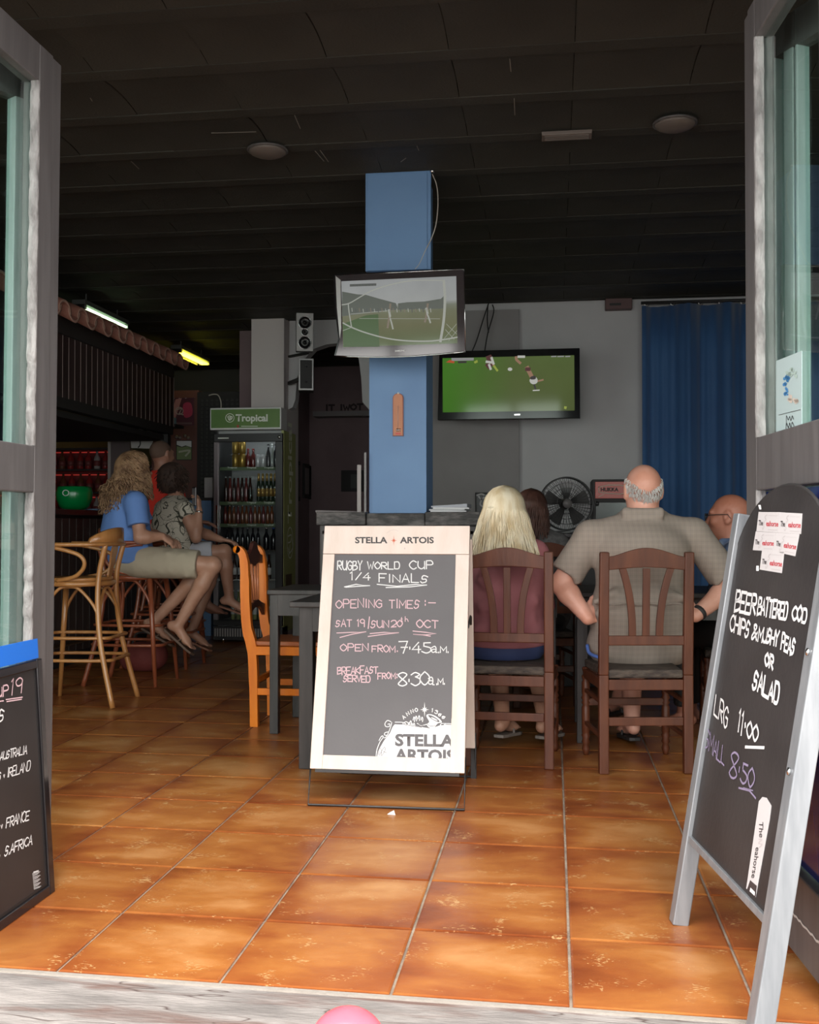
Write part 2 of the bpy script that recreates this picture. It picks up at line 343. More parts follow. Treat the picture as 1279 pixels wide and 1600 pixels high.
def tile_mat():
    m = bpy.data.materials.new('glazed_terracotta_tile'); m.use_nodes = True; nt = m.node_tree; N = nt.nodes; L = nt.links; b = N['Principled BSDF']
    tc = N.new('ShaderNodeTexCoord'); oi = N.new('ShaderNodeObjectInfo'); ad = N.new('ShaderNodeVectorMath'); ad.operation = 'MULTIPLY_ADD'
    L.new(oi.outputs['Random'], ad.inputs[0]); ad.inputs[1].default_value = (37, 51, 13); L.new(tc.outputs['Object'], ad.inputs[2])
    n1 = N.new('ShaderNodeTexNoise'); n1.inputs['Scale'].default_value = 3.4; n1.inputs['Detail'].default_value = 8; n1.inputs['Roughness'].default_value = 0.60; n1.inputs['Distortion'].default_value = 0.25; m0 = N.new('ShaderNodeMapping'); m0.inputs['Scale'].default_value = (0.62, 1.25, 1); L.new(ad.outputs[0], m0.inputs[0]); L.new(m0.outputs[0], n1.inputs['Vector'])
    # distance to the tile's edge: the glaze is redder there
    sp = N.new('ShaderNodeSeparateXYZ'); L.new(tc.outputs['Object'], sp.inputs[0])
    ax = N.new('ShaderNodeMath'); ax.operation = 'ABSOLUTE'; L.new(sp.outputs[0], ax.inputs[0]); ay = N.new('ShaderNodeMath'); ay.operation = 'ABSOLUTE'; L.new(sp.outputs[1], ay.inputs[0])
    mxx = N.new('ShaderNodeMath'); mxx.operation = 'MAXIMUM'; L.new(ax.outputs[0], mxx.inputs[0]); L.new(ay.outputs[0], mxx.inputs[1])
    mr = N.new('ShaderNodeMapRange'); mr.inputs['From Min'].default_value = 0.11; mr.inputs['From Max'].default_value = 0.20; mr.inputs['To Min'].default_value = 0.05; mr.inputs['To Max'].default_value = -0.09; L.new(mxx.outputs[0], mr.inputs['Value'])
    s = N.new('ShaderNodeMath'); s.operation = 'ADD'; L.new(n1.outputs['Fac'], s.inputs[0]); L.new(mr.outputs[0], s.inputs[1])
    rr = N.new('ShaderNodeMapRange'); rr.inputs['To Min'].default_value = -0.05; rr.inputs['To Max'].default_value = 0.05; L.new(oi.outputs['Random'], rr.inputs['Value'])
    s2 = N.new('ShaderNodeMath'); s2.operation = 'ADD'; L.new(s.outputs[0], s2.inputs[0]); L.new(rr.outputs[0], s2.inputs[1])
    r = N.new('ShaderNodeValToRGB'); e = r.color_ramp.elements; e[0].position = 0.24; e[0].color = (0.15, 0.034, 0.010, 1); e[1].position = 0.78; e[1].color = (0.50, 0.255, 0.10, 1)
    k = e.new(0.40); k.color = (0.25, 0.071, 0.018, 1); k = e.new(0.55); k.color = (0.34, 0.125, 0.030, 1)
    L.new(s2.outputs[0], r.inputs[0])
    # pale flecks scattered where the glaze broke
    n3 = N.new('ShaderNodeTexNoise'); n3.inputs['Scale'].default_value = 190; n3.inputs['Detail'].default_value = 2; mp = N.new('ShaderNodeMapping'); mp.inputs['Scale'].default_value = (0.45, 1, 1); L.new(ad.outputs[0], mp.inputs[0]); L.new(mp.outputs[0], n3.inputs['Vector'])
    n4 = N.new('ShaderNodeTexNoise'); n4.inputs['Scale'].default_value = 13; L.new(ad.outputs[0], n4.inputs['Vector'])
    mu = N.new('ShaderNodeMath'); mu.operation = 'MULTIPLY'; L.new(n3.outputs['Fac'], mu.inputs[0]); L.new(n4.outputs['Fac'], mu.inputs[1])
    fr = N.new('ShaderNodeValToRGB'); fr.color_ramp.elements[0].position = 0.37; fr.color_ramp.elements[1].position = 0.41; L.new(mu.outputs[0], fr.inputs[0])
    mx = N.new('ShaderNodeMix'); mx.data_type = 'RGBA'; L.new(fr.outputs[0], mx.inputs['Factor']); L.new(r.outputs[0], mx.inputs['A']); mx.inputs['B'].default_value = (0.45, 0.26, 0.11, 1)
    L.new(mx.outputs['Result'], b.inputs['Base Color'])
    ro = N.new('ShaderNodeMapRange'); ro.inputs['To Min'].default_value = 0.22; ro.inputs['To Max'].default_value = 0.46; L.new(n1.outputs['Fac'], ro.inputs['Value']); L.new(ro.outputs[0], b.inputs['Roughness'])
    bp = N.new('ShaderNodeBump'); bp.inputs['Strength'].default_value = 0.25; bp.inputs['Distance'].default_value = 0.004; n5 = N.new('ShaderNodeTexNoise'); n5.inputs['Scale'].default_value = 30; n5.inputs['Detail'].default_value = 3; L.new(ad.outputs[0], n5.inputs['Vector'])
    a2 = N.new('ShaderNodeMath'); a2.operation = 'ADD'; L.new(n5.outputs['Fac'], a2.inputs[0]); L.new(fr.outputs[0], a2.inputs[1]); L.new(a2.outputs[0], bp.inputs['Height']); L.new(bp.outputs[0], b.inputs['Normal'])
    return m
# ================================================================== floor
TX, TY, X0, Y0, SK = 0.4015, 0.3865, -0.767, 2.372, -0.02
fl = struct(MB().box((-5.6, 2.36, -0.12), (2.9, 14.0, -0.006)).obj('floor', mat('grey_grout', (0.33, 0.27, 0.21), 0.85, col2=(0.20, 0.15, 0.115), scale=14, bump=0.3)))
g = 0.0038
tm = MB(); hx, hy, b_ = TX/2-g, TY/2-g, 0.005
P = [(-hx, -hy-SK*-hx*0, -0.006)]
def tp(x, y, zz): return (x, y+SK*x, zz)
tm.add([tp(-hx, -hy, -.007), tp(hx, -hy, -.007), tp(hx, hy, -.007), tp(-hx, hy, -.007), tp(-hx, -hy, -.002), tp(hx, -hy, -.002), tp(hx, hy, -.002), tp(-hx, hy, -.002), tp(-hx+b_, -hy+b_, 0), tp(hx-b_, -hy+b_, 0), tp(hx-b_, hy-b_, 0), tp(-hx+b_, hy-b_, 0)],
       [(0,1,5,4),(1,2,6,5),(2,3,7,6),(3,0,4,7),(4,5,9,8),(5,6,10,9),(6,7,11,10),(7,4,8,11),(8,9,10,11)])
t0 = tm.obj('floor_tile', tile_mat(), fl)
vis = []
for j in range(30):
    for i in range(-12, 9):
        cx = X0+(i+0.5)*TX; cy = Y0+(j+0.5)*TY+SK*(cx-X0)
        q = V((cx, cy, 0))-CO; wd = q.dot(_F); px = 639.5+FPX*q.dot(_r)/wd; py = 800-FPX*q.dot(_U)/wd
        if -5.5 < cx < 2.7 and cy < 13.8: vis.append((abs(min(max(px, -20), 1300)-px) + max(0, py-1650)+ (0 if cy < 9.5 else 500), cy, cx))
vis.sort(); near = vis[:298]; far = vis[298:]
for k, (_, cy, cx) in enumerate(near):
    o = t0 if k == 0 else copy_tree(t0); o.location = (cx, cy, 0)
mm = MB()
for _, cy, cx in far:
    mm.hexa([(cx-hx, cy-hy+SK*-hx, -.007), (cx+hx, cy-hy+SK*hx, -.007), (cx+hx, cy+hy+SK*hx, -.007), (cx-hx, cy+hy-SK*hx, -.007), (cx-hx, cy-hy+SK*-hx, 0), (cx+hx, cy-hy+SK*hx, 0), (cx+hx, cy+hy+SK*hx, 0), (cx-hx, cy+hy-SK*hx, 0)])
o = mm.obj('floor_tile', mat('distant_terracotta_tile', (0.2, 0.05, 0.012), 0.3, col2=(0.32, 0.11, 0.026), scale=3), fl); o['kind'] = 'stuff'
# pavement outside
def pave_mat():
    m = mat('grey_stone_paving', (0.14, 0.128, 0.12), 0.8, col2=(0.25, 0.23, 0.215), scale=9, stretch=(0.6, 2.2, 1), bump=0.35, bscale=55, detail=8)
    N = m.node_tree.nodes; L = m.node_tree.links; b = N['Principled BSDF']
    tc = N.new('ShaderNodeTexCoord'); mp = N.new('ShaderNodeMapping'); mp.inputs['Rotation'].default_value = (0, 0, -0.45); mp.inputs['Scale'].default_value = (1.2, 7, 1); L.new(tc.outputs['Object'], mp.inputs[0])
    n = N.new('ShaderNodeTexNoise'); n.inputs['Scale'].default_value = 2.2; n.inputs['Detail'].default_value = 6; n.inputs['Distortion'].default_value = 0.8; L.new(mp.outputs[0], n.inputs['Vector'])
    r = N.new('ShaderNodeValToRGB'); r.color_ramp.elements[0].position = 0.54; r.color_ramp.elements[1].position = 0.68; L.new(n.outputs['Fac'], r.inputs[0])
    mx = N.new('ShaderNodeMix'); mx.data_type = 'RGBA'; L.new(r.outputs[0], mx.inputs['Factor']); src = b.inputs['Base Color'].links[0].from_socket; L.new(src, mx.inputs['A']); mx.inputs['B'].default_value = (0.12, 0.075, 0.062, 1); L.new(mx.outputs['Result'], b.inputs['Base Color'])
    n = N.new('ShaderNodeTexNoise'); n.inputs['Scale'].default_value = 1.1; n.inputs['Detail'].default_value = 3; L.new(mp.outputs[0], n.inputs['Vector'])
    mt = N.new('ShaderNodeMath'); mt.operation = 'SUBTRACT'; L.new(n.outputs['Fac'], mt.inputs[0]); mt.inputs[1].default_value = 0.5; ab = N.new('ShaderNodeMath'); ab.operation = 'ABSOLUTE'; L.new(mt.outputs[0], ab.inputs[0])
    r2 = N.new('ShaderNodeValToRGB'); r2.color_ramp.elements[0].position = 0.0; r2.color_ramp.elements[0].color = (1,1,1,1); r2.color_ramp.elements[1].position = 0.006; r2.color_ramp.elements[1].color = (0,0,0,1); L.new(ab.outputs[0], r2.inputs[0])
    mx2 = N.new('ShaderNodeMix'); mx2.data_type = 'RGBA'; L.new(r2.outputs[0], mx2.inputs['Factor']); L.new(mx.outputs['Result'], mx2.inputs['A']); mx2.inputs['B'].default_value = (0.06, 0.04, 0.035, 1); L.new(mx2.outputs['Result'], b.inputs['Base Color'])
    return m
pv = MB(); ys = [2.352+SK*(x+0.767) for x in (-6, 3)]
pv.hexa([(-6,-5,-.12),(5,-5,-.12),(5,2.355,-.12),(-6,2.355,-.12),(-6,-5,-.004),(5,-5,-.004),(5,2.362+SK*5.7,-.004),(-6,2.362+SK*-5.3,-.004)])
struct(pv.obj('pavement', pave_mat()))
pm = MB(); pm.hexa([(-3.2, 2.352+SK*-2.43, -.02), (1.5, 2.352+SK*2.27, -.02), (1.5, 2.368+SK*2.27, -.02), (-3.2, 2.368+SK*-2.43, -.02), (-3.2, 2.352+SK*-2.43, .0005), (1.5, 2.352+SK*2.27, .0005), (1.5, 2.366+SK*2.27, .0005), (-3.2, 2.366+SK*-2.43, .0005)])
struct(pm.obj('trim_1', mat('pale_mortar', (0.26, 0.235, 0.205), 0.85, bump=0.3)))

# ================================================================== walls, ceiling
def wall(name, lo, hi, m): return struct(MB().box(lo, hi).obj(name, m))
wall('wall_left', (-5.75, 2.3, 0), (-5.6, 14, CEIL+.2), M_maroon)
wall('wall_right', (2.7, 2.3, 0), (2.85, 14, CEIL+.2), M_grey)
wall('wall_far', (-5.6, 12.95, 0), (-1.0, 13.1, CEIL+.2), M_olive)
wall('wall_corridor_back', (-3.0, 12.80, 0), (-1.1, 12.95, CEIL+.06), M_maroon)
wall('wall_back', (-1.10, 9.42, 0), (2.7, 9.6, CEIL+.2), M_lgrey)
wb = wall('wall_back_pier', (-0.62, 9.36, 0), (-0.30, 9.42, 2.98), M_grey)
wall('wall_back_end', (-1.10, 9.36, 0), (-0.62, 9.42, 2.98), M_grey)
struct(MB().box((-1.25, 9.6, 0), (-1.1, 13.0, CEIL+.2)).obj('wall_corridor_right', M_maroon))
struct(MB().box((-3.15, 10.35, 0), (-3.0, 12.8, CEIL+.06)).obj('wall_corridor_left', M_maroon))
pl_ = wall('wall_pier_left', (-2.86, 9.78, 0), (-2.54, 10.35, CEIL), mat('pale_pier_paint', (0.70, 0.64, 0.63), 0.8, bump=0.08))
# arched spandrel between the pier and the pillar
pa = Plane((-2.54, 9.95, 0), (1, 0, 0), (0, 0, 1)); sp = MB()
L_ = [(452, 480), (600, 480), (600, 640), (576, 640), (566, 628), (564, 590), (560, 560), (548, 545), (530, 536), (510, 538), (490, 545), (476, 560), (464, 590), (461, 625), (457, 636), (450, 640)]
q = [pa.px(*c) for c in L_]; q[0].z = q[1].z = CEIL; sp.prism(q, (0, 0.14, 0)); struct(sp.obj('wall_arch', M_lgrey))
# corridor header shelf and dark lettering above the passage
struct(MB().box((-2.9, 12.55, 2.40), (-1.25, 12.8, 2.46)).obj('trim_2', M_grey))
# front wall; its unseen glazed side bays are added to let in more light
wf = struct(MB().box((-5.6, 2.22, 2.56), (2.7, 2.36, CEIL+.15)).box((-5.6, 2.22, 0), (-4.3, 2.36, 2.56)).box((2.45, 2.22, 0), (2.7, 2.36, 2.56)).obj('wall_front', M_grey))
def bay(name, x0, x1, n):
    m = MB(); 
    m.box((x0, 2.27, 0), (x1, 2.33, .08)).box((x0, 2.27, 2.5), (x1, 2.33, 2.56)); 
    for k in range(n+1):
        x = x0+(x1-x0)*k/n; m.box((x-.035, 2.265, .0), (x+.035, 2.335, 2.56))
    f = struct(m.obj(name, M_alu)); gm = MB().box((x0, 2.297, .08), (x1, 2.303, 2.5)).obj('glass_pane', M_glass, f)
bay('added_window_1', -4.26, -1.66, 3); bay('added_window_2', 0.74, 2.41, 2)

# ceiling of shallow vaulted blocks between joists
ce = struct(MB().box((-5.6, 2.36, CEIL+.06), (2.9, 13.2, CEIL+.2)).obj('ceiling', M_ceil))
JP = 0.492; JY = 2.44; BW = 0.52
jm = MB().box((-5.6, -.045, CEIL-.009), (2.7, .045, CEIL+.06)).obj('joist', M_ceil, ce)
bm_ = MB(); n = 8; prof = [(-(JP/2-.04)+(JP-.08)*k/n, CEIL-.006+.020*math.sin(math.pi*k/n)**0.8) for k in range(n+1)]
xx = BW/2-.0015
bm_.add([(s*xx, y, zz) for y, zz in prof for s in (-1, 1)]+[(s*(xx-.0), y, CEIL+.065) for y in (-(JP/2-.04), JP/2-.04) for s in (-1, 1)], [(2*k, 2*k+1, 2*k+3, 2*k+2) for k in range(n)]+[(2*n+2, 2*n+3, 2*n+5, 2*n+4)], 0, True)
b0 = bm_.obj('ceiling_block', M_ceil, ce, fix=False); 
cnt = 0
far_b = MB()
for j in range(22):
    y = JY+j*JP
    if j == 0: jm.location = (0, y, 0)
    elif y < 12.9: c = copy_tree(jm, loc=(0, y, 0))
    for i in range(-11, 6):
        cx = -0.17+i*BW; cy = y+JP/2
        if cx < -5.35 or cx > 2.45 or cy > 12.8: continue
        q = V((cx, cy, CEIL))-CO; wd = q.dot(_F); px = 639.5+FPX*q.dot(_r)/wd; py = 800-FPX*q.dot(_U)/wd
        if -100 < px < 1370 and py > -60 and cnt < 180:
            o = b0 if cnt == 0 else copy_tree(b0); o.location = (cx, cy, random.uniform(-.002, .002)); cnt += 1
        else: far_b.add([(cx+s*xx, cy+yy, zz) for yy, zz in prof for s in (-1, 1)], [(2*k, 2*k+1, 2*k+3, 2*k+2) for k in range(n)], 0, True)
o = far_b.obj('ceiling_block', M_ceil, ce, fix=False); o['kind'] = 'stuff'
# paint scratches on the ceiling
scm = MB()
for a, b in [((460,180),(469,201)), ((803,154),(804,180)), ((492,236),(506,252)), ((500,235),(513,253)), ((205,252),(217,264)), ((626,253),(634,247)), ((651,228),(654,235)), ((330,208),(400,206)), ((796,92),(798,112)), ((141,153),(144,158))]:
    scm.bar(at(*a, Z=CEIL-.016), at(*b, Z=CEIL-.016), .004, .0015)
scm.obj('paint_scratch', mat('pale_scratch', (0.22, 0.2, 0.17), 0.8), ce)

# ceiling lamps that are off
def dome(px, py, lab):
    c = at(px, py, Z=CEIL-.02); c.z = CEIL-.012
    t = thing('ceiling_lamp', lab, 'lamp', c, group='unlit round ceiling lamps')
    MB().lathe([(0.0, 0), (0.108, 0), (0.108, -.008), (0.10, -.010)], n=24).obj('lamp_base', M_alu, t)
    MB().lathe([(0.10, -.008), (0.092, -.020), (0.07, -.030), (0.04, -.037), (0.0, -.040)], n=24).obj('lamp_shade', mat('frosted_shade', (0.14, 0.115, 0.10), 0.5), t)
dome(418, 236, 'unlit round ceiling lamp over the left half of the floor'); dome(1054, 194, 'unlit round ceiling lamp nearest the right door')
c = at(885, 211, Z=CEIL-.02); c.z = CEIL-.012
t = thing('ceiling_vent', 'flat rectangular pale grille on the dark ceiling right of the pillar', 'vent', c)
MB().box((-.125, -.045, -.02), (.125, .045, 0)).obj('vent_frame', mat('vent_paint', (0.15, 0.12, 0.105), 0.5), t, bevel=.003)
for k in range(5): MB().box((-.11, -.034+k*.014, -.024), (.11, -.028+k*.014, -.02)).obj('slat', mat('vent_paint', (0, 0, 0)), t)
# fluorescent battens over the bar
def tube_lamp(y0, y1, x, col, es, lab):
    t = thing('fluorescent_lamp', lab, 'lamp', (x, (y0+y1)/2, 2.92), world=False); h = (y1-y0)/2
    MB().box((-.06, -h, .02), (.06, h, .06)).box((-.006, -h*.7, .06), (.006, -h*.68, .14)).box((-.006, h*.68, .06), (.006, h*.7, .14)).obj('lamp_housing', mat('lamp_housing_grey', (.10, .10, .095), .5), t, bevel=.008)
    for s in (-1, 1): MB().tube([(s*.028, -h+.04, 0), (s*.028, h-.04, 0)], .013, 10).obj('fluorescent_tube', mat('tube_'+lab[:12], col, 0.3, emit=col, es=es), t)
    for s in (-1, 1): MB().box((-.06, s*(h-.02)-.02, -.02), (.06, s*(h-.02)+.02, .02)).obj('end_cap', M_chrome, t, bevel=.005)
    MB().box((-.075, -h+.02, -.024), (-.068, h-.02, .03)).box((.068, -h+.02, -.024), (.075, h-.02, .03)).obj('diffuser_edge', M_glass, t)
tube_lamp(8.45, 9.4, -3.98, (0.50, 0.66, 0.40), 4.0, 'pale greenish-white fluorescent lamp above the roof-tile eave')
tube_lamp(10.7, 11.65, -3.95, (1.0, 0.80, 0.06), 7.0, 'lit yellow fluorescent lamp farther along over the bar')

# ================================================================== blue pillar on the half wall
pb = struct(MB().box((-1.030, 5.87, 1.13), (-0.706, 6.19, CEIL)).obj('wall_pillar', M_blue))
q0 = at(571, 275, Y=5.84); q1 = at(673, 421, Y=5.84)
bx = MB().box((q0.x, 5.835, q1.z), (q1.x, 5.87, CEIL-.005)).box((q0.x+.012, 5.828, q1.z), (q1.x-.02, 5.835, CEIL-.012)); tag(bx.obj('cable_cover_board', M_blue, bevel=.002), 'blue painted board fixed over the upper pillar above the television', 'panel')
cb = thing('power_cable', 'thin pale cable hanging beside the top of the blue pillar', 'cable', world=True)
MB().tube(spline([at(a, b, Y=5.83) for a, b in [(675,272),(682,290),(684,318),(681,350),(674,372),(664,392),(655,412),(648,421)]], 5), .0032, 6).obj('cable', mat('pale_cable', (0.42, 0.38, 0.33), 0.6), cb)
MB().lathe([(0, 0), (.012, 0), (.012, .02)], at(675, 270, Y=5.83), 8).obj('ceiling_hook', M_chrome, cb)
# half wall with dark ledge
hw = struct(MB().box((-1.30, 5.80, 0), (-0.42, 6.16, 1.065)).obj('wall_half', M_darkwood, bevel=.004))
for (x0, x1, y0, z0, z1) in ((-1.315, -1.035, 5.775, 1.062, 1.135), (-1.033, -0.705, 5.79, 1.05, 1.128), (-0.703, -0.40, 5.775, 1.058, 1.135)):
    MB().box((x0, y0, z0), (x1, 6.18, z1)).obj('ledge_board', mat('peeling_black_ledge', (0.03, 0.027, 0.026), 0.5, col2=(0.13, 0.115, 0.11), scale=11, stretch=(1, 1, 3), bump=0.6, bscale=40, ramp=(0.45, 0.7)), hw, bevel=.006)
for x0, x1, z0, z1 in ((-1.28, -1.262, 0.1, 1.03), (-1.28, -.44, 1.012, 1.03), (-.46, -.44, .1, 1.03), (-1.24, -1.228, .14, .99), (-1.24, -.48, .978, .99)): MB().box((x0, 5.785, z0), (x1, 5.80, z1)).obj('moulding', mat('worn_edge_wood', (0.07, 0.058, 0.052), 0.5, col2=(0.13, 0.11, 0.10), scale=20), hw)
# thermometer
pt = Plane((0, 5.868, 0), (1, 0, 0), (0, 0, 1)); th = thing('wall_thermometer', 'small copper-coloured wall thermometer with rounded top on the blue pillar', 'thermometer', world=True)
def tpoly(i):
    c = pt.px(622, 622); wd = .030-i; out = [pt.px(622, 681.5-i*250)+V((-wd, 0, 0)), pt.px(622, 681.5-i*250)+V((wd, 0, 0))]
    return out+[c+V((wd*math.cos(a), 0, .026*math.sin(a)*(wd/.03))) for a in [math.pi*k/8 for k in range(9)]]
MB().prism(tpoly(0), (0, -.010, 0)).obj('back_plate', mat('dark_copper', (0.16, 0.035, 0.02), 0.35, 0.3), th)
MB().prism([p+V((0, -.010, 0)) for p in tpoly(.0045)], (0, -.003, 0)).obj('scale_plate', mat('copper_plate', (0.32, 0.125, 0.06), 0.4, 0.3), th)
c = pt.px(622, 650, .0135); MB().tube([pt.px(621.5, 672, .0145), pt.px(621.5, 634, .0145)], .0022, 8).obj('glass_tube', mat('thermo_glass', (0.5, 0.3, 0.25), 0.2), th)
tk = MB()
for k in range(12):
    for x in (617.4, 625.6): tk.bar(pt.px(x-1.4, 634+k*2.9, .0132), pt.px(x+1.4, 634+k*2.9, .0132), .002, .001)
tk.obj('scale_mark', mat('scale_ink', (0.16, 0.04, 0.015), 0.6), th)
for x in (619.6, 622, 624.6): MB().tube([pt.px(x, 674, .015), pt.px(x, 669.5, .015)], .0028, 8).obj('metal_clip', M_chrome, th)
MB().box(tuple(pt.px(617.5, 679, .014)), tuple(pt.px(626, 676, .0125))).obj('red_caption', M_red, th)
MB().lathe([(0, 0), (.006, 0), (.006, .012), (0, .014)], pt.px(622.3, 614.8, -.002), 10, axis=(0, -1, 0)).obj('nail', M_white, th)

# ================================================================== stroke lettering
G = {'A':'00 26 40;12 32','B':'00 06;~06 36 34 03;~03 43 41 00','C':'~45 26 04 02 20 41','D':'00 06;~06 36 43 30 00','E':'46 06 00 40;03 33','F':'46 06 00;03 33','G':'~45 26 04 02 20 41;41 43 23','H':'00 06;40 46;03 43','I':'20 26','K':'00 06;46 03 40','L':'06 00 40','M':'00 06 22 46 40','N':'00 06 40 46','O':'~26 04 02 20 42 44 26','P':'00 06;~06 36 44 33 03','R':'00 06;~06 36 44 33 03;13 40','S':'~45 26 15 13 33 31 10 01','T':'06 46;26 20','U':'~06 02 20 42 46;46 40','V':'06 20 46','W':'06 10 24 30 46','X':'00 46;06 40','Y':'06 23 46;23 20','Z':'06 46 00 40','0':'~26 04 02 20 42 44 26','1':'15 26 20','2':'~05 16 36 45 43 00;00 40','3':'~05 26 45 24;~24 43 41 20 01','4':'36 02 42;34 30','5':'46 16 14;~14 43 41 20 01','6':'~45 14 02 20 42 33 02','7':'06 46 20;13 43','8':'~23 05 26 45 23 01 20 41 23','9':'~44 45 26 05 04 13 33 44;45 40','/':'00 46','.':'20 21','·':'22 23',':':'21 22;24 25','-':'03 43','&':'~40 15 26 35 01 10 43','a':'~03 24 33 31 10 01 12 32;32 30 40','m':'00 03;~00 03 13 20;~20 33 43 40','v':'03 10 23','t':'15 11 20;03 23','h':'00 06;~03 23 30','n':'00 03;~02 23 30',' ':''}
def glyph(ch):
    out = []
    for s in G[ch].split(';'):
        if not s: continue
        sm = s[0] == '~'; p = [(int(q[0])/4, int(q[1])/6) for q in s.lstrip('~').split()]
        if sm: p = [(v.x, v.y) for v in spline(p, 4)]
        out.append(p)
    return out
def ribbon(m, pts, n, wd, mi=0):
    """flat stroke on a plane with normal n"""
    P = [p for i, p in enumerate(pts) if i == 0 or (p-pts[i-1]).length > 1e-5]; vs = []
    if len(P) < 2: return
    for i, p in enumerate(P):
        a = (P[i]-P[i-1]).normalized() if i else None; b = (P[i+1]-P[i]).normalized() if i < len(P)-1 else None
        t = a or b
        if a is not None and b is not None: t = a+b; t = t.normalized() if t.length > .2 else b
        s = n.cross(t).normalized(); k = 1.0
        if a is not None and b is not None: k = min(1.5, 1/max(.5, abs(t.dot(b))))
        e = t*(-wd*.4 if i == 0 else wd*.4 if i == len(P)-1 else 0)
        vs += [p+s*wd/2*k+e, p-s*wd/2*k+e]
    m.add(vs, [(2*i, 2*i+1, 2*i+3, 2*i+2) for i in range(len(P)-1)], mi)
RW = random.Random(3)
def write(m, plane, text, x0, y0, x1, y1, h, wd, off=.0012, up=(0, -1), jit=.05, mi=0, gap=.28, slant=0.0, fn=None):
    """hand lettering on a board: baseline from (x0,y0) to (x1,y1), letter height h, all read off the photo"""
    ws = {'I': .35, '1': .5, '.': .3, '·': .3, ':': .4, ' ': .7, '/': .8, 'v': .6, 't': .6, 'h': .8, 'M': 1.15, 'W': 1.2}
    tot = sum(ws.get(c, 1)+gap for c in text)-gap; x = 0
    for c in text:
        cw = ws.get(c, 1); jh = 1+RW.uniform(-jit, jit)*2; jy = RW.uniform(-jit, jit)
        for s in glyph(c):
            pts = []
            for gx, gy in s:
                if cw < .6: gx = .5+(gx-.5)*1.0; X_ = x+(gx-.5)*1.0+cw/2
                else: X_ = x+gx*cw
                gy = gy*jh+jy+RW.uniform(-.01, .01); f = (X_+slant*gy)/tot
                pts.append(plane.px(x0+(x1-x0)*f+up[0]*h*gy, y0+(y1-y0)*f+up[1]*h*gy, off))
            ribbon(m, pts, plane.n, wd, mi)
        x += cw+gap
def line(m, plane, pts, wd, off=.0012, mi=0, smooth=False):
    q = [plane.px(a, b, off) for a, b in pts]
    if smooth: q = spline(q, 5)
    ribbon(m, q, plane.n, wd, mi)
def poly(m, plane, pts, off=.0012, mi=0, smooth=False):
    q = [V((a, b, 0)) for a, b in pts]
    if smooth: q = spline(q, 4, True)
    q = [plane.px(v.x, v.y, off) for v in q]
    bm = bmesh.new(); f = bm.faces.new([bm.verts.new(v) for v in q]); bmesh.ops.triangulate(bm, faces=[f]); bm.verts.index_update()
    m.add([v.co.copy() for v in bm.verts], [tuple(v.index for v in f.verts) for f in bm.faces], mi); bm.free()
_ft = {}
def printed(name, text, plane, p0, p1, hpx, material, parent, bold=.02, off=.0012, up=None, mirror=False, sx=None):
    """printed lettering: baseline p0->p1, height hpx (photo px), laid on the plane"""
    cu = bpy.data.curves.new('lettering', 'FONT'); cu.body = text; cu.size = 1; cu.offset = bold; cu.resolution_u = 3
    o = bpy.data.objects.new('lettering', cu); COL.objects.link(o); dg = bpy.context.evaluated_depsgraph_get(); me = bpy.data.meshes.new_from_object(o.evaluated_get(dg)); bpy.data.objects.remove(o)
    co = [v.co.copy() for v in me.vertices]; xs = [c.x for c in co]; caps = 0.70
    a, b = plane.px(*p0, off), plane.px(*p1, off); ux = b-a; d = V((p1[0]-p0[0], p1[1]-p0[1], 0)); pr = V((d.y, -d.x, 0)).normalized() if up is None else V((*up, 0)).normalized()
    uy = plane.px(p0[0]+pr.x*hpx, p0[1]+pr.y*hpx, off)-a; x0 = min(xs); W_ = max(xs)-x0
    for v, c in zip(me.vertices, co): v.co = a+ux*((c.x-x0)/W_)+uy*(c.y/caps)
    me.materials.clear(); me.materials.append(material); me.name = name; return link(name, me, parent)
